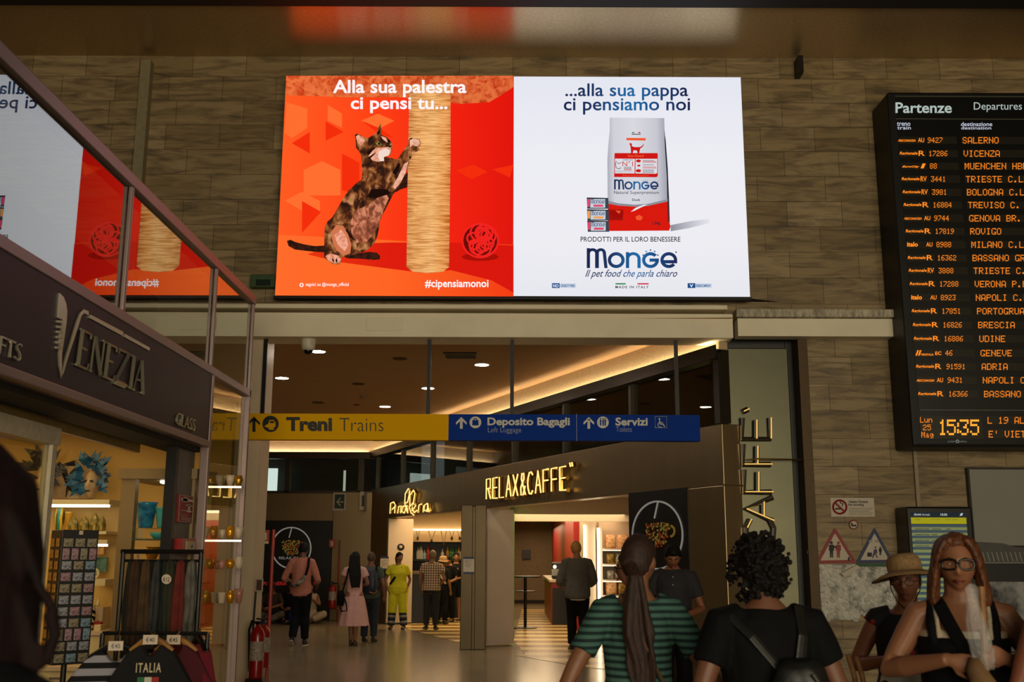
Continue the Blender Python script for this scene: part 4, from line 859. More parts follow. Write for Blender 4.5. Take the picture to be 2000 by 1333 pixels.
a = onY(115, 1038, 9.5); 
zz = shelf('dim cream shelf behind the magnet stand', 100, 207, 1038, 1044, 9.4, 9.75, False)
jar('glass_vase', 'tall striped green and yellow vase on shelf above magnet stand', 'vase', 114, 1037, 44, 10, VASE, M_stripe, 9.5)
jar('glass_vase', 'short amber vase beside the striped vase above the magnet stand', 'vase', 132, 1037, 36, 8, CUPV, mat('amber glass', '#a87818', .15), 9.5)
M_foil = mat('coloured foil', '#a08030', .3, .3, c2='#2a3a18', scale=30)
for k, (px, w_, h_) in enumerate(((142, 11, 27), (163, 11, 28), (184, 9, 34), (198, 8, 28))):
    c_ = onY(px, 1037, 9.5); s_ = 9.5/2041; rg = []
    for t_, ww in ((0, .9), (.3, 1), (.7, .75), (1, .1)): rg.append([c_+V((ww*w_*s_*math.cos(R(a)), .04*math.sin(R(a))*ww, t_*h_*s_)) for a in range(0, 360, 30)])
    o = MB().loft(rg).build('foil_bag', M_foil); tag(o, ('leftmost', 'second from left', 'third from left', 'rightmost')[k]+' of the patterned foil bags over the magnet stand', 'bag', 'patterned foil bags on the shelf')
# picture cards and disc under the short shelf
for k, px in enumerate((182, 190, 199)):
    a, b_ = onY(px-4, 1068, 9.6), onY(px+3.5, 1084, 9.6); o = MB().box(a.x, b_.x, 9.6, 9.615, b_.z, a.z).build('picture_card', mat('amber picture', '#a05818', .5, c2='#e0b060', scale=30)); tag(o, ('left', 'middle', 'right')[k]+' of three amber picture cards under short lit shelf', 'card', 'amber picture cards')
a, b_ = onY(176, 1089, 9.65), onY(207, 1118, 9.65); o = MB().box(a.x, b_.x, 9.65, 9.67, b_.z, a.z).build('canvas_picture', mat('teal picture', '#6a9a80', .5, c2='#16242a', scale=12)); tag(o, 'teal and black picture leaning behind the round price disc', 'picture')
o = thing('price_disc', 'round cream disc marked 100 on small shop ledge', 'disc', onY(183, 1131, 9.5)); t = MB(); t.prism([onY(x, y, 9.5) for x, y in circ(183, 1120, 10.5, 24)], (0, .012, 0)); t.build('disc', M_shelf, o)
t = MB(); text(t, '100', planeY(9.495), 176.5, 1115, 190, 1125, bold=.01); t.build('print', mat('green print', '#6a8a60', .6), o)
# drawer units
def drawers(label, pxa, pxb, pyt, Y0, Y1, rows_, handle):
    a, b_ = onY(pxa, pyt, Y0), onY(pxb, pyt, Y0); o = thing('drawer_unit', label, 'cabinet', ((a.x+b_.x)/2, Y1, 0))
    MB().box(a.x, b_.x, Y0+.02, Y1, 0, a.z-.03).build('body', M_shelf, o); MB().box(a.x-.02, b_.x+.02, Y0-.02, Y1, a.z-.03, a.z).build('top', M_cream, o)
    z1 = a.z-.035; hh = (z1-.05)/rows_
    for k in range(rows_):
        d = MB().box(a.x+.006, b_.x-.006, Y0, Y0+.02, z1-hh*(k+1)+.006, z1-hh*k-.006).build('drawer', M_shelf, o)
        if handle: MB().box((a.x+b_.x)/2-.06, (a.x+b_.x)/2+.06, Y0-.015, Y0, z1-hh*k-.06, z1-hh*k-.045).build('handle', M_alud, d)
drawers('cream drawer unit against shop rear wall right of the magnet stand', 160, 197, 1234, 9.3, 9.74, 5, False)
drawers('low cream drawer unit with handles behind the magnet stand', 60, 168, 1303, 8.6, 9.0, 3, True)
jar('candle', 'small white candle standing on box over the drawer unit', 'candle', 191, 1186, 16, 3, [(.01, 0), (1, 0), (1, .6), (.4, .7), (.5, .85), (.05, 1)], mat('candle wax', '#e8dcb8', .5), 9.5)
jar('zebra_vase', 'black and white wavy patterned vase on cream drawer unit', 'vase', 176, 1234, 48, 8, VASE, bands('zebra glass', 2, .05, [(0, '#101010'), (.5, '#c8b890')], .2, wob=.2), 9.45)
o = MB(); random.seed(2); pc_ = onY(190, 1220, 9.45)
for k in range(16): o.ell(pc_+V((random.uniform(-.03, .03), random.uniform(-.03, .03), random.uniform(-.015, .02))), .012, 6, 4)
tag(o.build('berry_bunch', mat('red berries', '#a01010', .3), smooth=True), 'small bunch of red glass berries on the cream box', 'ornament')
a, b_ = onY(184, 1221, 9.4), onY(196, 1233, 9.4); tag(MB().box(a.x, b_.x, 9.4, 9.5, b_.z, a.z).build('gift_box', M_shelf, bevel=.003), 'small cream box under the red berries', 'box')
a, b_ = onY(185, 1187, 9.55), onY(198, 1233, 9.55); tag(MB().box(a.x, b_.x, 9.55, 9.72, b_.z, a.z).build('gift_box', M_cream, bevel=.003), 'tall cream box under the white candle', 'box')

# glass display case inside the door
dc = thing('display_case', 'tall beige framed glass display case with blue glassware inside the shop', 'cabinet', (onY(275, 1200, 9.0).x, 9.2, 0))
M_beige = mat('beige case frame', '#8a7450', .5, .2, var=.04); YC = 8.7
xa, xb = onY(222, 1200, YC).x-.02, onY(365, 1200, YC).x
ztop = onY(260, 916, YC).z; zhd = onY(260, 936, YC).z
MB().box(xa, xa+.12, YC, YC+.08, 0, zhd).build('post', M_beige, dc); MB().box(xb-.08, xb, YC, YC+.08, 0, zhd).build('post', M_beige, dc); MB().box(xa-.02, xb+.02, YC-.03, YC+.9, zhd, ztop).build('header', M_beige, dc)
MB().box(xa+.1, xb-.08, 9.5, 9.53, 0, zhd).build('back_panel', mat('case back tiles', '#dcc489', .4, var=.04), dc)
zsh = [onY(290, y, YC+.05).z for y in (1053, 1142, 1229)]
for z in zsh: MB().box(xa+.1, xb-.05, YC+.04, 9.5, z-.012, z).build('glass_shelf', mat('glass shelf edge', '#4a5a48', .2), dc)
MB().ell((onY(318, 942, 8.9).x, 8.95, zhd-.01), (.04, .04, .015), 12, 6).build('spot_lamp', emi('case lamp', (1, .9, .7), 12), dc)
M_bgl = mat('blue glass', '#3fa0c8', .12, c2='#1a4a78', scale=16); M_tgl = mat('turquoise glass', '#58c0c0', .12); M_ggl = mat('gold glass', '#c88a18', .18, .5)
Yg = 8.95; pyS = lambda z: z
def onshelf(name, label, cat, px, z, h, r, prof, m, Y=Yg): 
    c_ = onY(px, 1100, Y); o = MB().lathe([(a*r, b*h) for a, b in prof], (c_.x, Y, z), 18).build(name, m, smooth=True); tag(o, label, cat)
o = thing('glass_plinth', 'clear glass plinth carrying the blue vases in display case', 'stand', (onY(290, 1100, Yg).x, Yg, zsh[0])); zpl = onY(290, 1032, Yg).z
MB().box(onY(266, 1030, Yg).x, onY(330, 1030, Yg).x, Yg-.09, Yg+.1, zpl-.01, zpl).build('top', M_glass, o); MB().box(onY(268, 1030, Yg).x, onY(272, 1030, Yg).x, Yg-.08, Yg+.09, zsh[0], zpl-.01).box(onY(324, 1030, Yg).x, onY(328, 1030, Yg).x, Yg-.08, Yg+.09, zsh[0], zpl-.01).build('sides', M_glass, o)
onshelf('blue_vase', 'square blue speckled glass vase on left of display case plinth', 'vase', 279, zpl, .215, .088, CUPV, M_bgl)
onshelf('blue_vase', 'lighter blue glass bowl right of the speckled vase in display case', 'vase', 314, zpl, .17, .075, CUPV, M_tgl)
onshelf('glass_dish', 'turquoise glass dish under the plinth of blue vases', 'dish', 306, zsh[0], .055, .075, DISH, M_tgl)
onshelf('gold_bowl', 'gold fluted glass bowl on middle shelf of display case', 'bowl', 296, zsh[1]+.2, .1, .07, DISH, M_ggl)
onshelf('gold_bowl', 'gold glass vase under the fluted bowl in display case', 'bowl', 296, zsh[1], .19, .055, VASE, M_ggl)
onshelf('white_bottle', 'white glass bottle on middle shelf beside gold bowls', 'bottle', 268, zsh[1], .24, .035, BOTL, M_cream)
# shelves in the end window bay
for k, (py, led_) in enumerate(((948, 1), (1052, 1), (1112, 0), (1180, 0))):
    a, b_ = onY(404, py, 9.3), onY(476, py, 9.3); o = thing('window_shelf', ('topmost', 'second', 'third', 'lowest')[k]+' glass shelf in the narrow shop window', 'shelf', ((a.x+b_.x)/2, 9.4, a.z), 'glass shelves in the shop window')
    MB().box(a.x, XS-.1, 9.2, 9.74, a.z-.012, a.z).build('glass_board', mat('window shelf', '#a08a50', .3), o)
    if led_: MB().box(a.x, b_.x, 9.2, 9.22, a.z-.03, a.z-.014).build('led_strip', emi('window led', (1, .85, .55), 2), o)
    random.seed(k)
    for j in range(4):
        px = 412+j*17; c_ = onY(px, py, 9.35); h = random.uniform(.07, .13)
        o = MB().lathe([(x*.04, z*h) for x, z in random.choice((VASE, DISH, CUPV))], (c_.x, 9.4, a.z), 12).build('glass_ornament', random.choice((M_ggl, M_mgold, mat('pink glass', '#b07a6a', .2), M_cream)), smooth=True)
        tag(o, 'small glass ornament, %s from the left on %s shelf of narrow shop window' % (('first', 'second', 'third', 'fourth')[j], ('top', 'second', 'third', 'lowest')[k]), 'ornament', 'glass ornaments in the shop window')

# ---- magnet stand
ms = thing('magnet_stand', 'black revolving stand full of fridge magnets in shop doorway', 'stand', (onY(150, 1200, 6.9).x, 6.9, 0))
YM = 6.9; cpx = onY(140, 1160, YM); zmt, zmb = onY(150, 1036, YM).z, onY(130, 1298, YM).z; wd_ = .115; ph = R(40)
MM = Matrix.Translation((cpx.x-.035, YM+.06, 0)) @ Matrix.Rotation(ph, 4, 'Z')
MB().box(-wd_, wd_, -wd_, wd_, zmb, zmt).build('drum', mat('stand black', '#141214', .5), ms, M=MM, bevel=.004)
MB().tube([(0, 0, .03), (0, 0, zmb)], .018, 10).build('pole', M_blackm, ms, M=MM); MB().lathe([(.2, 0), (.2, .015), (.03, .03)], n=20).build('base', M_blackm, ms, M=MM)
MB().box(-.012, .012, -wd_-.004, -wd_, zmt-.03, zmt-.005).build('tag', M_cream, ms, M=MM)
ORD = ['first', 'second', 'third', 'fourth', 'fifth', 'sixth', 'seventh', 'eighth', 'ninth', 'tenth', 'eleventh', 'twelfth', 'thirteenth', 'fourteenth', 'fifteenth', 'sixteenth', 'seventeenth', 'eighteenth', 'nineteenth', 'twentieth']
M_mag = [mat('magnet print '+n_, a, .4, c2=b, scale=60) for n_, a, b in (('grey', '#b8b8c0', '#4a4a58'), ('rose', '#c09aa0', '#5a4048'), ('sky', '#9ab4c8', '#3a4650'), ('sand', '#b0a488', '#4a4030'))]; M_magy = mat('magnet print ochre', '#c89030', .4, c2='#7a5010', scale=60)
random.seed(11); rowsN = 11; pit = (zmt-zmb-.05)/rowsN
for r_ in range(rowsN):
    z = zmt-.045-pit*(r_+.5); port = r_ in (1, 8); n_ = 4 if port else 3
    for c_ in range(n_):
        w_, h_ = (.021, .036) if port else (.03, .026); x = (c_-(n_-1)/2)*(.056 if port else .074)
        o = MB().box(x-w_, x+w_, -wd_-.008, -wd_-.002, z-h_, z+h_).build('fridge_magnet', random.choice(M_mag), M=MM, bevel=.002)
        tag(o, '%s magnet, %s row down, %s from left, black stand front' % ('upright' if port else 'small grey', ORD[r_], ORD[c_]), 'magnet', 'fridge magnets on the revolving stand')
    for c_ in range(2):
        y = (c_-.5)*.1; o = MB().box(-wd_-.008, -wd_-.002, y-.03, y+.03, z-.026, z+.026).build('fridge_magnet', M_magy, M=MM, bevel=.002)
        tag(o, 'ochre magnet, %s row down, %s column, stand side facing shop' % (ORD[r_], ('left', 'right')[1-c_]), 'magnet', 'fridge magnets on the stand side')

# ---- scarf rack
YK = 6.0; k0, k1 = onY(241, 1078, YK), onY(393, 1078, YK); zk = k0.z
sr = thing('scarf_rack', 'black metal rack hung with scarves in front of shop pilaster', 'rack', ((k0.x+k1.x)/2, YK+.05, 0))
MB().tube([(k0.x, YK, .02), (k0.x, YK, zk)], .013, 8).build('post', M_blackm, sr); MB().tube([(k1.x, YK, .02), (k1.x, YK, zk)], .013, 8).build('post', M_blackm, sr)
MB().tube([(k0.x-.012, YK, zk), (k1.x+.012, YK, zk)], .013, 8).build('top_bar', M_blackm, sr); zk2 = onY(300, 1096, YK).z; MB().tube([(k0.x, YK, zk2), (k1.x, YK, zk2)], .008, 8).build('hanging_bar', M_blackm, sr)
MB().box(k0.x-.05, k0.x+.05, YK-.2, YK+.25, 0, .025).build('foot', M_blackm, sr); MB().box(k1.x-.05, k1.x+.05, YK-.2, YK+.25, 0, .025).build('foot', M_blackm, sr)
MB().tube([(k0.x, YK, .55), (k1.x, YK, .55)], .008, 8).build('lower_bar', M_blackm, sr)
scf = [('olive brown', '#2e2c1e', '#14120e'), ('ochre', '#5a3410', '#1c100a'), ('dark plum', '#2a0e18', '#100808'), ('gold patterned', '#6a4a1e', '#1c1410'), ('near black', '#141416', '#0a0a0a'), ('pale grey', '#4a4a46', '#1e2224'), ('dark green', '#1c3a30', '#0c1a18'), ('moss', '#3a3a1c', '#1c1c10'), ('teal', '#12423c', '#0a1e20'), ('red and orange', '#8a2a14', '#4a0a10'), ('black', '#121010', '#080808'), ('silver grey', '#8a8578', '#3a3832')]
zsb = onY(300, 1283, YK).z
for i, (nm, c1, c2_) in enumerate(scf):
    x = k0.x+.045+i*(k1.x-k0.x-.085)/(len(scf)-1); random.seed(i); ym = -.015 if i % 2 else .015; rings = []
    for s_ in range(13):
        t_ = s_/12; hw = .020+.010*min(1, t_*5)+.006*noise.noise(V((i*3.1, t_*3, 0))); sw = .012*noise.noise(V((i*1.7, t_*2.2, 5)))*t_; z = zk2-.01-(zk2-zsb)*t_*(1-.05*(i % 3)); q_ = noise.noise(V((i, t_*1.5, 9)))
        rings.append([V((x+sw+hw*math.cos(R(a))*(1+.3*math.sin(R(3*a)+i+q_*2)), YK+ym+.024*math.sin(R(a))*(1+.4*math.cos(R(4*a)+i+q_*3)), z)) for a in range(0, 360, 15)])
    rings.insert(0, [p+(V((x, YK, zk2+.012))-p)*.75 for p in rings[0]])
    o = MB().loft(rings).build('scarf', mat('scarf '+nm, tuple(x*.6 for x in lin(c1)[:3]), .85, c2=c2_, scale=22, stretch=(1, 1, .5)), smooth=True)
    tag(o, '%s scarf hanging on black rack beside shop door' % nm, 'scarf', 'scarves on the black rack')
o = thing('price_disc', 'round cream price disc clipped to the scarves', 'disc', onY(325, 1142, YK-.06)); MB().prism([onY(*p, YK-.065) for p in circ(325, 1132, 9.5, 22)], (0, .006, 0)).build('disc', M_cream, o); t = MB(); text(t, '\u20ac12', planeY(YK-.068), 318, 1128, 331, 1137, bold=.01); t.build('print', M_black, o)
# ---- shirts on hangers along a low rail
YT = 5.5; zr_ = onY(300, 1238, YT).z
rl_ = thing('shirt_rail', 'low black rail carrying souvenir shirts below the scarves', 'rack', (onY(290, 1240, YT).x, YT, 0)); xa, xb = onY(200, 1246, YT).x, onY(405, 1246, YT).x
MB().tube([(xa, YT, zr_), (xb, YT, zr_)], .01, 8).build('rail', M_blackm, rl_)
for x in (xa, xb): MB().tube([(x, YT, 0), (x, YT, zr_)], .012, 8).build('post', M_blackm, rl_)
def shirt(label, px, pysh, m, wcm, rot, dy, hang, tagtext=None, extra=None):
    c_ = onY(px, pysh, YT+dy); z = c_.z; hw = wcm/2; Mr = Matrix.Translation((c_.x, YT+dy, 0)) @ Matrix.Rotation(R(rot), 4, 'Z')
    o = thing('souvenir_shirt', label, 'shirt', (c_.x, YT+dy, z-.62)); b_ = MB(); d = .035
    body = [(-hw*.38, z), (-hw*.95, z-.045), (-hw*1.75, z-.2), (-hw*1.45, z-.28), (-hw*.98, z-.19), (-hw*.95, z-.62), (hw*.95, z-.62), (hw*.98, z-.19), (hw*1.45, z-.28), (hw*1.75, z-.2), (hw*.95, z-.045), (hw*.38, z), (hw*.2, z-.045), (0, z-.06), (-hw*.2, z-.045)]
    b_.prism([(x, -d, zz_) for x, zz_ in body], (0, 2*d, 0)); b_.build('cloth', m, o, M=Mr, bevel=.012)
    if extra: extra(o, Mr, z, hw, d)
    h = thing('clothes_hanger', label.split(' souvenir')[0]+(' shirt hangs on this %s hanger' % hang[0]), 'hanger', (c_.x, YT+dy, z)); k = MB()
    k.tube([(-hw*.85, 0, z-.035), (-hw*.4, 0, z+.005), (0, 0, z+.03), (hw*.4, 0, z+.005), (hw*.85, 0, z-.035)], [.012, .016, .018, .016, .012], 8); k.build('shoulder', hang[1], h, M=Mr)
    MB().tube([(0, 0, z+.03), (0, 0, zr_-.02), (.012, 0, zr_+.014), (0, 0, zr_+.02), (-.012, 0, zr_+.012)], .0035, 6).build('hook', M_chrome, h, M=Mr)
    if tagtext:
        MB().box(-.035, .035, -.045, -.04, z+.0, z+.045).build('price_tag', M_cream, h, M=Mr); t = MB(); text(t, tagtext, lambda a, b: V((-.035+.07*a, -.047, z+.045-.045*b)), .2, .25, .8, .75, bold=.01); t.build('tag_print', M_black, h, M=Mr)
wood = ('pale wooden', mat('hanger wood', '#b07a34', .5, c2='#8a5a20', scale=10)); dk = ('dark', M_blackm)
def ital(o, Mr, z, hw, d):
    t = MB(); text(t, 'ITALIA', lambda a, b: V((-hw*.5+hw*1.0*a, -d-.004, z-.088-.045*b)), 0, 0, 1, 1, bold=.015, space=1.2); t.build('italia_lettering', mat('shirt print', '#c8bc98', .7), o, M=Mr)
    t = MB()
    for i in range(3): t.poly([(x, -d-.004, zz_) for x, zz_ in ((-.05+.034*i, z-.22), (-.05+.034*(i+1), z-.22), (-.05+.034*(i+1), z-.155), (-.05+.034*i, z-.155))], i)
    t.build('flag_print', [mat('flag green', '#1c6a34', .7), mat('flag white', '#c8c0b0', .7), mat('flag red', '#a02018', .7)], o, M=Mr)
    t = MB(); text(t, 'VENEZIA', lambda a, b: V((-.05+.1*a, -d-.004, z-.228-.018*b)), 0, 0, 1, 1, bold=.01); t.build('venezia_print', mat('shirt print', '#c8bc98', .7), o, M=Mr)
def roma(o, Mr, z, hw, d):
    t = MB(); t.poly([(x, -d-.003, zz_) for x, zz_ in ((-hw*.75, z-.27), (hw*.75, z-.27), (hw*.75, z-.2), (-hw*.75, z-.2))], 1); text(t, 'VENEZIA', lambda a, b: V((-hw*.7+hw*1.4*a, -d-.006, z-.21-.05*b)), 0, 0, 1, 1, bold=.02, m=0); t.build('banner_print', [mat('banner maroon', '#3a1a10', .7), mat('banner orange', '#a86a1c', .7)], o, M=Mr)
shirt('black and white striped souvenir shirt under the scarves', 228, 1270, bands('shirt stripes', 2, .062, [(0, '#0c0c0e'), (.45, '#9a96a0')], .8), .3, 12, -.06, dk, '\u20ac45')
shirt('black ITALIA souvenir shirt with small flag print', 297, 1258, mat('black cotton', '#0d0d10', .9), .24, 6, -.12, wood, '\u20ac40', ital)
shirt('dark maroon souvenir shirt with orange print band', 345, 1258, mat('maroon cotton', '#4a0a18', .9), .25, -4, -.03, wood, '\u20ac45', roma)
shirt('bright maroon souvenir shirt at right end of rail', 388, 1256, mat('crimson cotton', '#6a0c1e', .9), .2, -50, .05, dk)
# ================================================================== WALL SIGNS RIGHT OF THE PORTAL
fw = planeY(YW-.011); fw2 = planeY(YW-.013); fw3 = planeY(YW-.015)
M_sgw = mat('sign face white', '#c4b8a4', .5, var=.04); M_sgr = mat('sign red', '#8e1a1c', .5); M_sgb = mat('sign navy', '#1f2a58', .5); M_sgk = mat('sign print black', '#17141a', .6); M_sgp = mat('sign print grey', '#8a8478', .6)
def rectY(px0, py0, px1, py1, Y, th): a, b_ = onY(px0, py0, Y), onY(px1, py1, Y); return MB().box(a.x, b_.x, Y-.0, Y+th, b_.z, a.z)
o = thing('no_smoking_sign', 'white no smoking notice with red ring symbol on stone wall', 'sign', onY(1665, 1011, YW)); rectY(1621.5, 973, 1709, 1010, YW-.01, .01).build('plate', M_sgw, o)
t = MB().tube([fw(*p) for p in circ(1640, 991, 13, 28)], .012, 6, closed=True); t.tube([fw(1630.5, 982), fw(1649.5, 1000)], .012, 6); t.build('red_ring', M_sgr, o)
t = MB(); t.poly([fw2(*p) for p in ((1631, 993), (1646, 993), (1646, 996), (1631, 996))]); t.tube([fw2(*p) for p in ((1645, 989), (1646, 984), (1641, 983), (1642, 979))], .006, 4); t.build('cigarette', M_sgk, o)
t = MB(); text(t, 'Vietato Fumare', fw, 1657, 978, 1695, 983, bold=.03); text(t, 'No smoking', fw, 1657, 984, 1687, 990, bold=.03); t.build('lettering', M_sgk, o)
t = MB()
for k in range(5): t.poly([fw(*p) for p in ((1658, 993+k*3), (1706-(k % 3)*4, 993+k*3), (1706-(k % 3)*4, 994+k*3), (1658, 994+k*3))])
t.build('small_print', M_sgp, o)
o = thing('round_sticker', 'small round red ringed sticker under the no smoking notice', 'sticker', onY(1667.5, 1035, YW)); MB().prism([planeY(YW-.008)(*p) for p in circ(1667.5, 1025.5, 9, 24)], (0, .008, 0)).build('disc', M_sgw, o); MB().tube([fw(*p) for p in circ(1667.5, 1025.5, 8.3, 24)], .008, 5, closed=True).build('ring', M_sgr, o)
MB().prism([fw(*p) for p in ((1662, 1022), (1665, 1022), (1666, 1026), (1673, 1025), (1672, 1029), (1663, 1029))], (0, .002, 0)).build('symbol', M_sgk, o)
o = thing('extinguisher_label', 'small red fire extinguisher label beside the red triangle sign', 'sign', onY(1586.5, 1082, YW)); rectY(1576.5, 1055, 1597, 1082, YW-.008, .008).build('plate', M_redp, o)
t = MB(); t.poly([fw(*p) for p in ((1584, 1071), (1590, 1071), (1590, 1063), (1588, 1059), (1586, 1059), (1584, 1063))]); t.poly([fw(*p) for p in ((1577, 1075), (1596.5, 1075), (1596.5, 1081.5), (1577, 1081.5))]); t.build('white_print', M_whp, o)
def tri(label, pts, m, red):
    o = thing('warning_sign', label, 'sign', onY(sum(p[0] for p in pts)/3, max(p[1] for p in pts), YW))
    def rnd(pts, k):
        out = []
        for i in range(3):
            p, a, b_ = V((*pts[i], 0)), V((*pts[i-1], 0)), V((*pts[(i+1) % 3], 0)); u, v_ = (a-p).normalized(), (b_-p).normalized(); out += [p+u*k, p+(u+v_)*k*.25, p+v_*k]
        return [(q.x, q.y) for q in out]
    cx, cy = sum(p[0] for p in pts)/3, sum(p[1] for p in pts)/3
    inn = [(cx+(x-cx)*.74, cy+(y-cy)*.74) for x, y in pts]
    MB().prism([planeY(YW-.01)(*p) for p in rnd(pts, 5)], (0, .01, 0)).build('border', m, o); MB().prism([planeY(YW-.0125)(*p) for p in rnd(inn, 2)], (0, .002, 0)).build('face', M_sgw, o); return o
o = tri('red bordered triangle sign showing two standing figures on stone wall', [(1630.5, 1030), (1673, 1100), (1592, 1102)], M_sgr, 1)
def fig(mb, cx, y0, y1, w, m):
    h = y1-y0; mb.poly([fw3(*p) for p in circ(cx, y0+h*.09, h*.09, 12)], m)
    mb.poly([fw3(*p) for p in ((cx-w, y0+h*.24), (cx-w*.6, y0+h*.2), (cx+w*.6, y0+h*.2), (cx+w, y0+h*.24), (cx+w, y0+h*.58), (cx+w*.65, y0+h*.58), (cx+w*.6, y1), (cx+w*.1, y1), (cx, y0+h*.6), (cx-w*.1, y1), (cx-w*.6, y1), (cx-w*.65, y0+h*.58), (cx-w, y0+h*.58))], m)
t = MB(); fig(t, 1624, 1058, 1090, 5, 0); fig(t, 1637.5, 1058, 1090, 5, 1); t.poly([fw3(*p) for p in ((1628, 1066), (1634, 1069), (1634, 1072), (1628, 1070))], 0); t.poly([fw3(*p) for p in ((1656, 1096), (1660, 1096), (1660, 1089), (1656, 1089))], 0); t.build('figures', [M_sgk, M_sgr], o)
o = tri('navy bordered triangle sign showing walking figures and luggage', [(1708, 1030), (1746, 1100), (1671, 1101)], M_sgb, 0)
t = MB(); fig(t, 1719.5, 1068, 1085, 3, 0)
t.poly([fw3(*p) for p in circ(1710, 1070, 2, 9)], 1); t.poly([fw3(*p) for p in ((1707, 1074), (1712, 1073), (1714, 1080), (1711, 1082), (1715, 1090), (1713, 1091), (1709, 1083), (1705, 1091), (1703, 1090), (1706, 1080))], 1)
t.poly([fw3(*p) for p in ((1694, 1080), (1703, 1080), (1703, 1088), (1694, 1088))], 0); t.poly([fw3(*p) for p in ((1697, 1056), (1704, 1056), (1704, 1060), (1697, 1060))], 2); t.poly([fw3(*p) for p in ((1708, 1056), (1716, 1056), (1716, 1060), (1708, 1060))], 2); t.poly([fw3(*p) for p in ((1733, 1096), (1736, 1096), (1736, 1090), (1733, 1090))], 0)
t.build('figures', [M_sgk, mat('sign violet', '#3a2868', .5), mat('sign pale grey', '#a09a8c', .5)], o)
# torn route map
tm = thing('torn_map', 'crumpled torn white paper map taped on wall under the triangle signs', 'poster', onY(1670, 1214, YW))
def mapm():
    m, t, b = newmat('map paper'); tc = N(t, 'ShaderNodeTexCoord'); n1 = N(t, 'ShaderNodeTexNoise', Scale=9.0, Detail=7.0); vo = N(t, 'ShaderNodeTexVoronoi', Scale=26.13); t.links.new(tc.outputs['Object'], n1.inputs['Vector']); t.links.new(tc.outputs['Object'], vo.inputs['Vector'])
    r1 = ramp(t, [(.3, '#8e8e88'), (.48, '#cfccc2'), (.7, '#dcd8cc')]); t.links.new(n1.outputs[0], r1.inputs[0]); t.links.new(r1.outputs[0], b.inputs['Base Color']); b.inputs['Roughness'].default_value = .5; return m
def grid_sheet(fn, nx, ny, inside, amp, seed):
    mb = MB(); idx = {}; vs = []; fs_ = []
    for j in range(ny+1):
        for i in range(nx+1): vs.append(fn(i/nx, j/ny, amp*(noise.noise(V((i*.35+seed, j*.35, 0)))+.5*abs(noise.noise(V((i*.9, j*.9, seed)))))))
    for j in range(ny):
        for i in range(nx):
            if inside((i+.5)/nx, (j+.5)/ny): fs_.append((j*(nx+1)+i, (j+1)*(nx+1)+i, (j+1)*(nx+1)+i+1, j*(nx+1)+i+1))
    mb.add(vs, fs_); return mb
def mins(u, v):
    ed = .86 + .1*noise.noise(V((u*7, 0, 3)));  
    if .48 < u < .6: ed -= .12*(1-abs(u-.54)/.06)
    if u < .1: ed -= .25*(1-u/.1)
    if u > .75: ed -= .25*(u-.75)
    return v < ed and not (u < .05 and v > .8)
gm = grid_sheet(lambda u, v, d: onY(1596+150*u+6*v, 1103+128*v, YW-.02-abs(d)), 46, 40, mins, .05, 1.7); gm.build('paper', mapm(), tm, smooth=False)
rectY(1674, 1101.5, 1744, 1107.5, YW-.07, .004).build('green_header', mat('map green', '#2c5a34', .6), tm)
MB().prism([planeY(YW-.1)(*p) for p in ((1643, 1121), (1674, 1104), (1680, 1109), (1650, 1128))], (0, .01, 0)).build('curled_strip', M_sgw, tm)
# arrivals monitor
YMo = 11.62
mo = thing('arrivals_monitor', 'black upright monitor with yellow and green striped arrivals list', 'monitor', (onY(1838, 1150, YMo).x, YMo+.2, 0)); a, b_ = onY(1771, 990, YMo), onY(1906, 1200, YMo)
zmo = 0.35; MB().box(a.x, onY(1898, 990, YMo).x, YMo, YW-.004, zmo, a.z).build('housing', M_black, mo, bevel=.02)
MB().box(a.x+.2, a.x+.5, YMo+.1, YW-.01, 0, zmo).build('stand', M_black, mo)
fm = planeY(YMo-.004); xl_, xr2 = onY(1785, 1100, YMo).x, onY(1889, 1040, YMo).x; zs_t = onY(1836, 1001, YMo).z
MB().box(xl_, xr2, YMo-.003, YMo, zmo+.12, zs_t).build('screen', emi('monitor dark', (.012, .018, .022), 1), mo)
t = MB(); zc_ = lambda y: onY(1836, y, YMo).z
t.box(xl_, xr2, YMo-.005, YMo-.003, zc_(1024), zc_(1011.5), 0)
for k in range(16):
    y = 1025+k*11; t.box(xl_, xr2, YMo-.005, YMo-.003, zc_(y+11)+.0, zc_(y+5.5), 1); t.box(xl_, xr2, YMo-.005, YMo-.003, zc_(y+5.5), zc_(y), 2)
t.build('list_rows', [emi('monitor yellow', (.55, .5, .01), .6), emi('monitor pale', (.42, .46, .17), .42), emi('monitor slate', (.06, .09, .11), .7)], mo)
t = MB(); f6 = planeY(YMo-.007); text(t, 'Arrivi', f6, 1785, 1003, 1799, 1008, bold=.02); text(t, 'Arrivals', f6, 1801, 1003.5, 1816, 1008); text(t, '15:36', f6, 1837, 1003.5, 1850, 1008, bold=.03); t.poly([f6(*p) for p in ((1874, 1008), (1877, 1003), (1881, 1003), (1879, 1008))]); t.build('header_lettering', emi('monitor white', (.6, .62, .6), .8), mo)
t = MB(); random.seed(3)
text(t, 'treno', f6, 1787, 1014, 1797, 1017); text(t, 'provenienza', f6, 1818, 1014, 1836, 1017); text(t, 'orario', f6, 1846, 1014, 1857, 1017); text(t, 'ritardo', f6, 1860, 1014, 1870, 1017)
for k in range(9):
    y = 1026+k*5.5
    for x, w_ in ((1787, 18), (1806, 9), (1820, random.randint(9, 19)), (1848, 9)): t.poly([f6(x, y+3.4), f6(x+w_, y+3.4), f6(x+w_, y+1.6), f6(x, y+1.6)])
t.build('row_print', emi('monitor print', (.1, .12, .08), .6), mo)
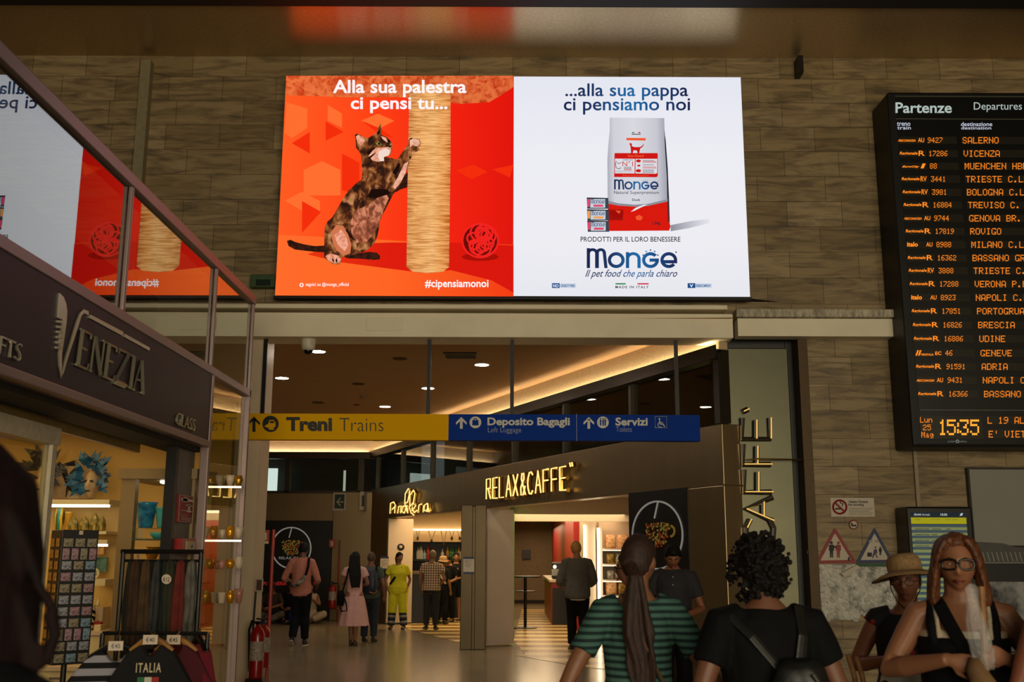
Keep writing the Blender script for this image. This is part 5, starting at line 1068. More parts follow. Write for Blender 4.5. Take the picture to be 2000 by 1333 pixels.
# black and white poster
pb2 = thing('photo_poster', 'large black and white photograph poster behind the woman with glasses', 'poster', onY(1980, 1300, YW)); YPo = 11.93
a = onY(1889, 914, YPo); xe = a.x+2.2
MB().box(a.x, xe, YPo, YW-.004, .5, a.z).build('panel', M_black, pb2)
zz = lambda y: onY(1950, y, YPo).z; t = MB()
t.box(a.x+.02, xe-.02, YPo-.003, YPo, zz(1066), a.z-.02, 0); t.prism([planeY(YPo-.005)(*p) for p in ((1893, 1068), (1893, 1058), (1960, 1062), (1985, 1070), (2100, 1072), (2100, 1100), (1893, 1098))], (0, .003, 0), 1); t.box(a.x+.02, xe-.02, YPo-.004, YPo, zz(1137), zz(1098), 2); t.box(a.x+.02, xe-.02, YPo-.0045, YPo, zz(1101), zz(1099), 0); t.box(a.x+.02, xe-.02, YPo-.004, YPo, .52, zz(1137), 3)
for k in range(20): x = 1896+k*9; t.prism([planeY(YPo-.0065)(*p) for p in ((x, 1097), (x+2.2, 1097), (x-3, 1079), (x-5, 1079))], (0, .001, 0), 0)
t.build('photograph', [mat('print pale grey', '#8d8a80', .5, var=.04, scale=2), mat('print mid grey', '#4c4a48', .5, scale=30), mat('print dark', '#121212', .5), mat('print crowd', '#a0a0a0', .5, c2='#060606', scale=7)], pb2)

# ================================================================== SMALL THINGS ON WALL, CEILING AND FLOOR
el = thing('emergency_light', 'small green emergency light unit on wall left of billboard', 'lamp', onY(513, 560, YW)); rectY(489, 536, 537, 561, YW-.12, .12).build('body', mat('emergency green', '#35502c', .5), el, bevel=.01); rectY(500, 546, 528, 558, YW-.125, .01).build('lens', mat('emergency lens', '#14261a', .3), el)
c_ = onY(603, 663, YW-.02); cc = thing('dome_camera', 'white dome security camera under the portal beam', 'camera', c_)
MB().lathe([(.02, .02), (.085, .02), (.09, 0), (.078, -.1), (.06, -.125), (.01, -.125)], (c_.x, YW-.02, ZB0-.005), 20).build('housing', mat('camera white', '#c8c0ac', .4), cc, smooth=True); MB().ell((c_.x, YW-.02, ZB0-.13), (.055, .055, .05), 16, 10).build('dome', mat('camera dome', '#0a0806', .08), cc, smooth=True)
spots = [(551, 738), (621, 686), (752, 794), (836, 758), (941, 712), (640, 812)]  # last one is added as corridor fill, unseen behind the sign
M_dl = emi('downlight', (1, .86, .7), 150)
for i, (px, py) in enumerate(spots):
    p = onZ(px, py, ZCc); o = thing('downlight', ['round lit downlight near left black rod of the sign', 'round lit downlight beside the dome camera', 'round lit downlight above word Trains at far end', 'round lit downlight crossed by the second black rod', 'round lit downlight beside the dark ceiling grille', 'added unseen fill downlight behind the yellow sign panel'][i], 'lamp', p, 'corridor downlights')
    MB().lathe([(.001, -.004), (.1, -.004), (.1, -.002)], p, 24).build('lens', M_dl, o); MB().lathe([(.1, -.0), (.1, -.012), (.125, -.012), (.125, 0), (.1, 0)], p, 24, 0, False).build('trim_ring', M_cream, o)
for i, (px, py, r_) in enumerate(((781, 700.5, .1), (700, 750, .1), (621, 786.5, .11), (696, 791, .06))):
    p = onZ(px, py, ZCc); o = MB().lathe([(.001, -.01), (r_, -.01), (r_, 0)], p, 20).build('ceiling_speaker', mat('speaker grille', '#3c2612', .7)); tag(o, 'dark round ceiling speaker ' + ('right of the dome camera', 'in the middle of corridor ceiling', 'left over the yellow sign', 'smallest and farthest over the sign')[i], 'speaker', 'round ceiling speakers')
p = onZ(711, 773, ZCc); o = thing('smoke_detector', 'white smoke detector on corridor ceiling', 'detector', p); MB().lathe([(.001, -.06), (.05, -.055), (.07, -.02), (.08, 0)], p, 16).build('head', mat('detector beige', '#8a6c4c', .5), o)
p0, p1 = onZ(866, 690, ZCc), onZ(930, 683, ZCc); o = thing('ceiling_grille', 'black rectangular ventilation grille in corridor ceiling', 'vent', (p0+p1)/2); MB().box(p0.x, p1.x, p0.y, p1.y+.2, ZCc-.015, ZCc).build('frame', M_blackm, o); t = MB()
for k in range(4): t.box(p0.x+.02, p1.x-.02, p0.y+.03+k*.08, p0.y+.05+k*.08, ZCc-.025, ZCc-.015)
t.build('slats', M_black, o)
# exit arrows on the end pilaster
M_exg = mat('exit green', '#16301e', .5); M_exw = mat('exit white', '#b8b0a0', .5)
Yx = YE2-.07; o = thing('exit_sign', 'dark green exit sign with white left arrow on steel end pier', 'sign', onY(663, 998, Yx)); rectY(651, 963, 675, 998, Yx-.03, .03).build('frame', M_exw, o); rectY(654, 966, 672, 994, Yx-.035, .008).build('panel', M_exg, o); fx_ = planeY(Yx-.04); t = MB()
for pts in (((657, 981), (665, 972), (665, 975), (660, 980), (671, 980), (671, 982), (660, 982), (665, 987), (665, 990)),): t.poly([fx_(*q) for q in pts])
t.build('arrow', M_exw, o)
o = thing('exit_sign', 'narrow edge-on exit sign projecting beside the steel corner', 'sign', onY(710, 998, Yx-.2)); q0, q1 = onY(706, 962, Yx-.25), onY(713, 998, Yx-.25); MB().box(q0.x, q1.x, Yx-.5, Yx, q1.z, q0.z).build('panel', M_exw, o); rectY(707, 968, 711, 990, Yx-.51, .01).build('print', M_exg, o)
# fire extinguisher points
M_ext = mat('extinguisher red', '#96100e', .3, coat=.3); M_extw = mat('extinguisher label', '#c0b4a4', .5, c2='#7a6a60', scale=40)
def ext(name, label, x, y, z, r_, h, rot=0, hose=True):
    o = thing(name, label, 'extinguisher', (x, y, z)); Mx = Matrix.Translation((x, y, z)) @ Matrix.Rotation(R(rot), 4, 'Z')
    MB().lathe([(.01, 0), (r_*.95, 0), (r_, .02), (r_, h*.72), (r_*.8, h*.8), (r_*.35, h*.86), (r_*.3, h*.9), (.01, h*.9)], n=20).build('cylinder', M_ext, o, M=Mx, smooth=True)
    MB().lathe([(r_+.001, h*.3), (r_+.002, h*.3), (r_+.002, h*.62), (r_+.001, h*.62)], n=20).build('label_band', M_extw, o, M=Mx)
    MB().box(-.02, .02, -.02, .02, h*.9, h*.95).obox((0, -.05, h*.98), (.012, 0, 0), (0, .07, .01), (0, 0, .008)).obox((0, -.05, h*.93), (.012, 0, 0), (0, .06, -.01), (0, 0, .008)).build('handle', M_blackm, o, M=Mx)
    if hose: MB().tube([(.02, 0, h*.92), (r_*1.2, -.02, h*.95), (r_*1.7, -.03, h*.8), (r_*1.5, -.03, h*.4), (r_*1.25, -.02, h*.1)], .014, 8).build('hose', M_blackm, o, M=Mx)
    return o
Yq = 12.75; q = onY(519, 1218, Yq)
pz = onY(519, 1299, Yq).z; st = thing('extinguisher_stand', 'red pole stand with red and white extinguisher sign at top', 'stand', (onY(526, 1300, Yq).x, Yq, 0)); xq = onY(522, 1300, Yq).x; ztp = onY(528, 1035, Yq).z
MB().tube([(xq, Yq, 0), (xq, Yq, ztp)], .02, 10).build('pole', mat('pole red', '#a8281a', .4), st); MB().box(xq-.15, xq+.15, Yq-.15, Yq+.15, 0, .03).build('base', M_ext, st)
a, b_ = onY(502, 1036, Yq-.03), onY(525, 1063, Yq-.03); MB().box(a.x, b_.x, Yq-.03, Yq-.02, b_.z, a.z).build('sign_plate', mat('sign plate red', '#a83a2a', .5), st); t = MB(); fq = planeY(Yq-.033)
for r_ in ((503, 1058, 524, 1062.5), (507, 1041, 512, 1055), (516, 1041, 521, 1055)): t.poly([fq(r_[0], r_[3]), fq(r_[2], r_[3]), fq(r_[2], r_[1]), fq(r_[0], r_[1])])
t.build('sign_print', mat('sign print', '#d0c0b0', .5), st)
MB().box(xq-.08, xq+.04, Yq-.1, Yq, pz-.03, pz).build('bracket', M_ext, st)
ext('fire_extinguisher', 'large red fire extinguisher hung on the red pole stand', xq-.03, Yq-.14, pz, .082, .52, 20, False)
q = onY(499, 1326, 11.62); o = ext('fire_extinguisher', 'red extinguisher with pale label standing left of the red pole', q.x, 11.62, q.z, .075, .62, 160); MB().box(q.x-.09, q.x+.09, 11.53, 11.71, 0, q.z).build('plinth', M_blackm, o)
bp = thing('notice_stand', 'thin black pole with small framed notice beside white jamb', 'stand', (onY(496, 1300, 11.9).x, 11.9, 0)); xb_ = onY(498, 1200, 11.9).x; q0, q1 = onY(500, 1131, 11.88), onY(513, 1156, 11.88)
MB().tube([(xb_-.03, 11.9, 0), (xb_, 11.9, q0.z)], .012, 8).build('pole', M_blackm, bp); MB().box(q0.x, q1.x, 11.87, 11.89, q1.z, q0.z).build('frame', M_exw, bp); MB().box(q0.x+.012, q1.x-.012, 11.865, 11.87, q1.z+.012, q0.z-.012).build('print', mat('notice print', '#6a3a34', .6, c2='#3a2420', scale=40), bp); MB().lathe([(.12, 0), (.12, .012), (.02, .03)], (xb_-.03, 11.9, 0)).build('base', M_blackm, bp)
Yz = YE2-.5; q = onY(648, 1199, Yz); ext('fire_extinguisher', 'white labelled red extinguisher by the end wall poster', q.x, Yz, max(.3, q.z), .09, .6, 0); st2 = thing('extinguisher_stand', 'far red pole stand with small red sign by end wall', 'stand', (q.x+.12, Yz+.1, 0)); MB().tube([(q.x+.1, Yz+.12, 0), (q.x+.1, Yz+.12, onY(654, 1056, Yz).z)], .015, 8).build('pole', M_ext, st2); MB().box(q.x-.02, q.x+.12, Yz-.02, Yz+.12, max(.3, q.z)-.02, max(.3, q.z)).build('bracket', M_ext, st2)
a, b_ = onY(643, 1055, Yz+.1), onY(654, 1070, Yz+.1); MB().box(a.x, b_.x, Yz+.1, Yz+.11, b_.z, a.z).build('sign_plate', mat('sign plate red', '#a83a2a', .5), st2); fz = planeY(Yz+.095); MB().poly([fz(646, 1067), fz(651, 1067), fz(651, 1058), fz(646, 1058)]).build('sign_print', M_exw, st2)
# notices on steel piers
def notice(label, px0, py0, px1, py1, Y):
    o = thing('notice_sheet', label, 'notice', onY((px0+px1)/2, py1, Y)); rectY(px0, py0, px1, py1, Y-.006, .006).build('sheet', mat('notice paper', '#c8bca8', .6), o); f_ = planeY(Y-.009); t = MB()
    for k, (a, b_) in enumerate(((py0-.5, py0+3.5), (py1-4, py1))): t.poly([f_(px0, b_), f_(px1, b_), f_(px1, a), f_(px0, a)])
    t.build('blue_band', M_sgb, o); t = MB()
    for k in range(4): y = py0+7+k*3.4; t.poly([f_(px0+3, y+1), f_(px1-4-k % 2*3, y+1), f_(px1-4-k % 2*3, y), f_(px0+3, y)])
    t.build('print', M_sgp, o)
notice('white notice sheet with blue bands on the middle steel pier', 905, 1089, 926, 1122, onZ(900, 1270, 0).y)
pq = cafeP(751, 1100, 0); notice('white notice sheet on the far steel pier behind backpack man', 743, 1088, 759, 1115, pq.y-.25)
u0r = uof(758); fr_ = lambda dv: (lambda x, y: onP(x, y, CL(u0r-dv, 0, 0), DU)); o = thing('round_sticker', 'round black sticker with white cup on cream door panel', 'sticker', fr_(.0)(783, 1077)); MB().prism([fr_(.008)(*p) for p in circ(783, 1069.5, 7, 20)], DU*.006).build('disc', M_black, o); t = MB(); t.poly([fr_(.011)(*p) for p in ((780, 1066), (786, 1066), (785.5, 1071), (780.5, 1071))]); t.build('cup_print', M_exw, o)

# ================================================================== INSIDE THE CAFE
su = thing('snack_shelving', 'white lit shelving unit stocked with snack packets inside cafe', 'shelf', (2.5, 21.5, 0)); YS_ = 21.05
shz = [onY(1190, y, YS_).z for y in (1072, 1102, 1133, 1163, 1192)]
MB().box(1.72, 4.2, 21.7, 21.88, 0, onY(1190, 1036, YS_).z).build('back_panel', M_cream, su); MB().box(1.74, 1.8, YS_, 21.75, 0, 2.2).build('side_panel', M_cream, su)
for z in shz: s_ = MB().box(1.8, 4.2, YS_, 21.7, z-.03, z).build('shelf_board', M_cream, su); MB().box(1.8, 4.2, YS_+.02, YS_+.03, z-.045, z-.03).build('led_strip', emi('shelf led', (1, .8, .5), 2.5), s_)
pk = [mat('packet '+n_, a, .35, c2=b, scale=20) for n_, a, b in (('orange', '#c86a1c', '#e8d0a0'), ('gold', '#b08a28', '#2a1c10'), ('black', '#1c1814', '#b8a888'), ('silver', '#b8b0a0', '#3a3026'), ('red', '#a83018', '#e0b070'))]
random.seed(5)
for r_, (z, n_, h, w_, cm) in enumerate(zip(shz[:4], (6, 8, 9, 6), (.27, .2, .17, .27), (.25, .18, .16, .25), ((0, 0, 2, 2, 1, 1), (1, 2, 2, 1, 1, 2, 1, 2), (3, 3, 2, 3, 3, 3, 2, 3, 3), (0, 1, 4, 4, 3, 0)))):
    for c_ in range(n_):
        x = 1.95+c_*(w_*1.0)+w_*.1; y = YS_+.14; rg = []
        for t_, ww, dd in ((0, .8, .2), (.1, .92, .7), (.5, .95, 1), (.88, .92, .6), (.94, .85, .12), (1, .85, .1)): rg.append([V((x+ww*w_*.48*math.copysign(abs(math.cos(R(a)))**.5, math.cos(R(a))), y+.06*dd*math.sin(R(a)), z+.001+t_*h)) for a in range(0, 360, 24)])
        o = MB().loft(rg).build('snack_packet', pk[cm[c_]], smooth=True); tag(o, '%s snack packet, %s from left on %s shelf of the lit cafe shelving' % (('orange', 'gold', 'black', 'silver', 'red')[cm[c_]], ORD[c_], ('top', 'second', 'third', 'fourth')[r_]), 'packet', 'snack packets on the cafe shelving')
ht = thing('high_table', 'dark high bar table standing against green cafe wall', 'table', (.3, 22.8, 0)); MB().lathe([(.01, 0), (.33, 0), (.33, .03), (.01, .03)], (.3, 22.8, 1.05), 24).build('table_top', M_black, ht); MB().tube([(.3, 22.8, .02), (.3, 22.8, 1.05)], .035, 10).build('column', M_blackm, ht); MB().lathe([(.25, 0), (.25, .02), (.04, .04)], (.3, 22.8, 0), 24).build('base', M_blackm, ht); MB().lathe([(.01, 0), (.22, 0), (.22, .02), (.01, .02)], (.3, 22.8, .75), 24).build('lower_shelf', M_black, ht)
ct = thing('cafe_counter', 'red cafe counter with dark end panel along red wall', 'counter', (1.1, 26, 0)); MB().box(.9, 1.28, 24, 29, 0, .92).build('body', mat('counter red', '#8a1a0c', .4), ct); MB().box(.86, 1.29, 23.95, 29, .92, .97).build('worktop', M_cream, ct); MB().box(.92, 1.27, 23.97, 24, .0, .8).build('end_panel', M_black, ct)
cm_ = thing('coffee_machine', 'black and silver coffee machine on red cafe counter', 'machine', (1.08, 25, .97)); MB().box(.95, 1.25, 24.6, 25.2, .97, 1.35).build('body', M_black, cm_, bevel=.03); MB().box(.93, 1.2, 24.55, 24.6, 1.05, 1.2).build('front', M_chrome, cm_); MB().ell((1.0, 24.55, 1.25), .04, 8, 6).build('lamp', M_warmled, cm_)
o = MB().box(.36, .62, 33.9, 33.95, 1.38, 1.66).build('wall_panel', M_black); tag(o, 'small black square panel on taupe cafe rear wall', 'panel')
# bar behind the far opening
bc = thing('bar_counter', 'dark bar counter with glass front inside the far opening', 'counter', (-2.4, 24.6, 0)); MB().box(-2.35, -1.95, 24.2, 26, 0, 1.08).build('body', M_black, bc); MB().box(-2.4, -1.9, 24.15, 26.05, 1.08, 1.13).build('worktop', mat('bar top', '#5a4632', .3), bc); MB().box(-1.95, -1.92, 24.3, 25.9, .3, 1.0).build('glass_front', M_glass, bc)
bk_ = thing('bar_shelf', 'black back bar shelf holding bottles under pendant lamps', 'shelf', (-1.6, 26.7, 0)); zbb = onY(860, 1093, 26.6).z; MB().box(-3.2, -.1, 26.45, 26.95, zbb-.04, zbb).build('board', M_black, bk_); MB().box(-3.2, -.1, 26.5, 26.95, 0, .9).build('cabinet', M_black, bk_)
bcol = [('green', '#2a6a34'), ('clear', '#b8b4a8'), ('amber', '#a8702a'), ('red', '#b03020'), ('blue', '#8ab0c0')]
bt = [(816, 1070, 1), (820, 1068, 1), (823, 1068, 1), (829, 1075, 4), (836, 1064, 3), (846, 1070, 3), (864, 1073, 1), (874, 1068, 2), (880, 1070, 0), (884, 1070, 0), (891, 1071, 0), (896, 1069, 2), (901, 1072, 1)]
for i, (px, py, ci) in enumerate(bt):
    c_ = onY(px, 1093, 26.6); h = onY(px, py, 26.6).z-zbb; o = MB().lathe([(a*.045, b*h) for a, b in BOTL], (c_.x, 26.6, zbb), 10).build('bottle', mat('bottle '+bcol[ci][0], bcol[ci][1], .15), smooth=True); tag(o, '%s bottle, %s from the left on black back bar' % (bcol[ci][0], ORD[i]), 'bottle', 'bottles on the back bar')
for i, (pa_, pb1, pc1, py) in enumerate(((813, 819.5, 816, 1052), (837, 850, 843, 1057), (861, 872, 867, 1064), (878, 887, 882.5, 1052), (893, 901, 898, 1052))):
    o = thing('pendant_lamp', 'small dark pendant bulb on vee cord, %s from left over the bar' % ORD[i], 'lamp', onY(pc1, py, 26.13), 'pendant bulbs over the bar'); e = onY(pc1, py, 26.13); MB().tube([onY(pa_, 1037, 26.13), e, onY(pb1, 1037, 26.13)], .008, 5).build('cord', M_black, o); MB().ell(e, (.03, .03, .045), 8, 6).build('bulb', mat('bulb glass', '#3a2410', .2), o)
# ================================================================== PEOPLE
PROF = {'m': [(.79, .10, .085, -.01), (.86, .160, .108, -.012), (.93, .168, .112, -.005), (1.02, .152, .106, 0), (1.10, .147, .103, 0), (1.20, .157, .110, .005), (1.30, .170, .114, .005), (1.38, .174, .100, 0), (1.43, .150, .080, -.005), (1.465, .095, .066, -.005), (1.51, .060, .058, 0)],
        'f': [(.79, .11, .095, -.01), (.86, .172, .118, -.016), (.93, .172, .117, -.010), (1.02, .145, .100, 0), (1.10, .128, .092, 0), (1.20, .140, .106, .012), (1.28, .150, .124, .022), (1.36, .152, .100, .002), (1.42, .134, .075, -.005), (1.455, .085, .060, -.005), (1.51, .052, .050, 0)]}
def sstep(a, b, x): x = max(0, min(1, (x-a)/(b-a))); return x*x*(3-2*x)
def gs(x, c, w): return math.exp(-((x-c)/w)**2)
def head_pt(d, jaw=1.0, nose=1.0):
    """direction -> point on a sculpted head, centre between the ears, +y face"""
    p = V((d.x*.076, d.y*.097, d.z*.118)); f = sstep(.0, .5, d.y)
    if p.z < 0:
        t = (-p.z/.118)**1.5; p.x *= 1-.30*t*jaw
        if p.y < 0: p.y *= 1-.45*t
    p.y += f*(.024*nose*gs(p.x, 0, .0125)*sstep(.014, -.032, p.z)*sstep(-.05, -.036, p.z) + .006*gs(p.x, 0, .012)*gs(p.z, .012, .02))
    p.y -= f*.012*gs(abs(p.x), .032, .017)*gs(p.z, .004, .014)
    p.y += f*(.005*gs(p.z, .027, .010)*gs(p.x, 0, .05) + .006*gs(p.x, 0, .022)*gs(p.z, -.064, .010) + .009*gs(p.x, 0, .022)*gs(p.z, -.103, .016) - .004*gs(p.z, -.083, .007)*gs(p.x, 0, .02))
    p.x += math.copysign(.004*gs(p.z, -.02, .02)*f, p.x)
    return p
def sphere_dirs(seg, rings): return [V((math.sin(math.pi*i/rings)*math.cos(2*math.pi*j/seg), math.sin(math.pi*i/rings)*math.sin(2*math.pi*j/seg), math.cos(math.pi*i/rings))) for i in range(1, rings) for j in range(seg)]
def ball(mb, fn, seg, rings, m=0):
    vs = [fn(d) for d in sphere_dirs(seg, rings)] + [fn(V((0, 0, 1))), fn(V((0, 0, -1)))]; k = (rings-1)*seg
    fs_ = [(k, j, (j+1) % seg) for j in range(seg)] + [(k+1, (rings-2)*seg+(j+1) % seg, (rings-2)*seg+j) for j in range(seg)]
    for i in range(rings-2):
        for j in range(seg): fs_.append((i*seg+j, (i+1)*seg+j, (i+1)*seg+(j+1) % seg, i*seg+(j+1) % seg))
    return mb.add(vs, fs_, m)
def fuse(mb, voxel, smooth=4, wr=0, wf=9, seed=0):
    """union of the closed pieces as one continuous skin"""
    me = mb.mesh('tmp'); o = bpy.data.objects.new('tmp', me); COL.objects.link(o)
    r_ = o.modifiers.new('r', 'REMESH'); r_.mode = 'VOXEL'; r_.voxel_size = voxel; r_.use_smooth_shade = True
    if smooth: s_ = o.modifiers.new('s', 'SMOOTH'); s_.factor = .5; s_.iterations = smooth
    dg = bpy.context.evaluated_depsgraph_get(); out = bpy.data.meshes.new_from_object(o.evaluated_get(dg)); bpy.data.objects.remove(o); bpy.data.meshes.remove(me)
    if wr:
        ns = [v.normal.copy() for v in out.vertices]
        for v, n_ in zip(out.vertices, ns):
            q = v.co*wf; a = noise.noise(V((q.x, q.y, q.z*.55+seed)))+.5*noise.noise(V((q.x*2.3+q.z, q.y*2.3, q.z*1.4+seed))); v.co += n_*(wr*a)
    return out
def put(me, name, mats, M, parent=None):
    me.name = name; me.materials.clear()
    for m in (mats if isinstance(mats, (list, tuple)) else [mats]): me.materials.append(m)
    o = bpy.data.objects.new(name, me); COL.objects.link(o)
    if parent is None: me.transform(Matrix.Rotation(0, 4, 'Z')); o.matrix_world = M; o.matrix_basis = M
    else: me.transform(M); adopt(o, parent)
    for p in me.polygons: p.use_smooth = True
    return o
def hand(mb, wrist, d, palm, curl=25, side=1, sc=1.0, spread=4, thumb=35, fr=.0082, curls=None):
    """wrist, pointing direction d, palm normal; side=+1 puts the thumb towards d x palm"""
    d = V(d).normalized(); n_ = V(palm); n_ = (n_-d*n_.dot(d)).normalized(); a = d.cross(n_)*side
    w = V(wrist); r_ = []
    for t_, ha, hn in ((-.01, .026, .019), (.02, .030, .019), (.055, .040, .016), (.088, .041, .0125), (.097, .036, .009)):
        c_ = w+d*t_*sc; r_.append([c_+a*(ha*sc*math.cos(R(q)))+n_*(hn*sc*math.sin(R(q))) for q in range(0, 360, 30)])
    mb.loft(r_)
    for k, (off, L_) in enumerate(((.030, .072), (.0105, .081), (-.010, .076), (-.029, .060))):
        p = w+d*(.088*sc)+a*off*sc; pts = [p-d*.015, p]; dd = (d+a*math.tan(R((1.5-k)*spread))).normalized(); c_ = (curls[k] if curls else curl); q = dd
        for f_ in (.45, .3, .25):
            ax = a; q = (Matrix.Rotation(R(c_)*(-side if False else 1), 3, a.normalized()) @ q) if ((Matrix.Rotation(R(5), 3, a.normalized()) @ q).dot(n_) > q.dot(n_)) else (Matrix.Rotation(-R(c_), 3, a.normalized()) @ q)
            p = p+q*L_*f_*sc; pts.append(p)
        mb.tube(pts, [fr*sc*x for x in (1.05, 1.08, 1.0, .92, .72)], 8)
    p = w+d*.022*sc+a*.028*sc; t1 = (d*math.cos(R(thumb))+a*math.sin(R(thumb))+n_*.35).normalized(); t2 = (d*1.0+a*.35+n_*.45).normalized()
    mb.tube([p-a*.012*sc, p+t1*.03*sc, p+t1*.03*sc+t2*.03*sc, p+t1*.03*sc+t2*.054*sc], [.0125*sc, .0115*sc, .0098*sc, .007*sc], 8)
class Person:
    def __init__(s, label, x, y, H, rz=0, sex='m', w=1.0, skin='#b07a56', arms=None, legs=None, yaw=0, pitch=0, roll=0, lean=0, tx=0, base=0, voxel=.013, hands='simple', belly=0, head=1.0, neckw=1.0, armw=1.0, legw=1.0, group=None, hz=0):
        s.sex, s.w, s.voxel, s.armw, s.legw, s.belly = sex, w, voxel, armw, legw, belly; k = H/1.75; s.k = k
        s.M = Matrix.Translation((x, y, hz)) @ Matrix.Rotation(R(rz), 4, 'Z') @ Matrix.Scale(k, 4)
        hip = V((0, 0, .9)); s.MT = Matrix.Translation((0, 0, base)) @ Matrix.Translation(hip) @ Matrix.Rotation(R(tx), 4, 'Y') @ Matrix.Rotation(R(-lean), 4, 'X') @ Matrix.Translation(-hip)
        s.MH = s.MT @ Matrix.Translation((0, .0, 1.50)) @ Matrix.Rotation(R(yaw), 4, 'Z') @ Matrix.Rotation(R(-pitch), 4, 'X') @ Matrix.Rotation(R(roll), 4, 'Y') @ Matrix.Translation((0, .022, .132)) @ Matrix.Scale(head, 4)
        s.base = base; sx = (.168 if sex == 'm' else .150)*w
        A = {'L': ((-.235, -.03, 1.13), (-.24, .05, .885)), 'R': ((.235, -.03, 1.13), (.24, .05, .885))}; A.update(arms or {})
        G = {'L': ((-.095, .02, .49), (-.10, -.02, .085)), 'R': ((.095, .02, .49), (.10, -.02, .085))}; G.update(legs or {})
        s.arm, s.leg = {}, {}
        for q, sg in (('L', -1), ('R', 1)):
            sh = s.MT @ V((sg*sx, -.005, 1.405)); inn = s.MT @ V((sg*sx*.55, -.005, 1.425)); e, w_ = V(A[q][0]), V(A[q][1]); aw = armw
            s.arm[q] = ([inn, sh, sh.lerp(e, .35), sh.lerp(e, .75), e, e.lerp(w_, .3), e.lerp(w_, .7), w_], [r_*aw for r_ in ((.05, .056, .050, .042, .039, .041, .033, .027) if sex == 'm' else (.045, .050, .045, .039, .035, .037, .029, .023))])
            hp = s.MT @ V((sg*.088*min(w, 1.15), -.0, .89)); kn, an = V(G[q][0]), V(G[q][1]); bk = (kn-hp).cross(an-kn); back = V((0, -.02, 0))
            s.leg[q] = ([hp, hp.lerp(kn, .4), hp.lerp(kn, .8), kn, kn.lerp(an, .3)+back, kn.lerp(an, .7)+back*.4, an], [r_*legw for r_ in (.092, .084, .064, .057, .058, .044, .038)], G[q][2] if len(G[q]) > 2 else None)
        b = MB(); s.torso(b, [p[0] for p in PROF[sex]], 0)
        b.tube([s.MT @ V((0, -.012, 1.44)), s.MT @ V((0, .0, 1.50)), s.MH @ V((0, -.02, -.05))], [.066*neckw, .056*neckw, .054*neckw], 14)
        sg_, rg_ = (36, 28) if voxel < .009 else (20, 16)
        ball(b, lambda d: s.MH @ head_pt(d), sg_, rg_)
        for sg in (-1, 1): b.ell(s.MH @ V((sg*.077, -.008, -.006)), (.012, .02, .032), 10, 8, M=(s.MH.to_3x3().normalized()))
        for q in 'LR':
            b.tube(s.arm[q][0], s.arm[q][1], 12); b.tube(s.leg[q][0], s.leg[q][1], 12)
            p = s.arm[q][0]; d = (p[-1]-p[-3]).normalized(); sg = -1 if q == 'L' else 1
            if hands == 'simple': hand(b, p[-1], d, V((-sg, .2, 0)), 22, (1 if q == 'L' else -1) if True else 1, fr=max(.0082, voxel*.72))
            elif isinstance(hands, dict) and q in hands: hand(b, p[-1], **hands[q])
            an = s.leg[q][0][-1]; fd = V(s.leg[q][2] or (0, 1, 0)).normalized(); up = V((0, 0, 1)) if abs(fd.z) < .8 else V((0, 1, 0)); b.tube([an-fd*.03+V((0, 0, -.03)), an+fd*.05+V((0, 0, -.035)), an+fd*.15+V((0, 0, -.05))], [.036, .04, .028], 10)
        me = fuse(b, voxel, 3 if voxel > .009 else 2); s.skin = mat('skin '+skin, tuple(c*.66 for c in lin(skin)[:3]), .5, var=.05, scale=9)
        s.o = put(me, 'person', s.skin, s.M); tag(s.o, label, 'person', group)
    def ring(s, z, inf=0, sx=1.0, sy=1.0, n=24, dy=0):
        P_ = PROF[s.sex]; z_ = max(P_[0][0], min(P_[-1][0], z))
        for i in range(len(P_)-1):
            if P_[i][0] <= z_ <= P_[i+1][0]: break
        t_ = (z_-P_[i][0])/(P_[i+1][0]-P_[i][0]); rx, ry, y0 = [P_[i][j]+(P_[i+1][j]-P_[i][j])*t_ for j in (1, 2, 3)]
        wz = 1+(s.w-1)*sstep(1.52, 1.42, z); bl = s.belly*gs(z, 1.06, .16)
        return [s.MT @ V(((rx*wz+inf+bl*.5)*sx*math.cos(2*math.pi*j/n), y0+dy+bl*.6+(ry*wz+inf+bl)*sy*math.sin(2*math.pi*j/n), z)) for j in range(n)]
    def torso(s, mb, zs, inf, **kw): mb.loft([s.ring(z, inf, **kw) for z in zs]); return mb
    def upto(s, q, frac, inf, limb='arm', start=0, grow=0):
        pts, rad = s.arm[q] if limb == 'arm' else s.leg[q][:2]; L = [0]
        for a, b_ in zip(pts, pts[1:]): L.append(L[-1]+(b_-a).length)
        T = L[-1]*frac; op, orr = [], []
        for i, (p, r_, l) in enumerate(zip(pts, rad, L)):
            if l <= T+1e-6: op.append(p); orr.append(r_+inf+grow*l/L[-1])
            else:
                t_ = (T-L[i-1])/(l-L[i-1]); op.append(pts[i-1].lerp(p, t_)); orr.append(rad[i-1]+(r_-rad[i-1])*t_+inf+grow*T/L[-1]); break
        return op[start:], orr[start:]
    def wear(s, name, mb, m, wr=.004, smooth=3, voxel=None, seed=0): return put(fuse(mb, voxel or s.voxel, smooth, wr, seed=seed), name, m, s.M, s.o)
    def top(s, m, name='shirt', sleeve=.42, zlow=.84, inf=.012, neck=1.465, loose=.012, grow=.02, wr=.005, arms='LR', sinf=None):
        b = MB(); zs = [zlow, zlow+.05, .95, 1.02, 1.1, 1.2, 1.28, 1.36, 1.42, neck]
        zs = [z for i, z in enumerate(zs) if i == 0 or z > zlow+.03 or z == zs[1]]
        b.loft([s.ring(z, inf+loose*sstep(1.3, .95, z)) for z in sorted(set(zs))])
        if sleeve:
            for q in arms: p, r_ = s.upto(q, sleeve, sinf or inf, grow=grow); b.tube(p, r_, 14)
        return s.wear(name, b, m, wr)
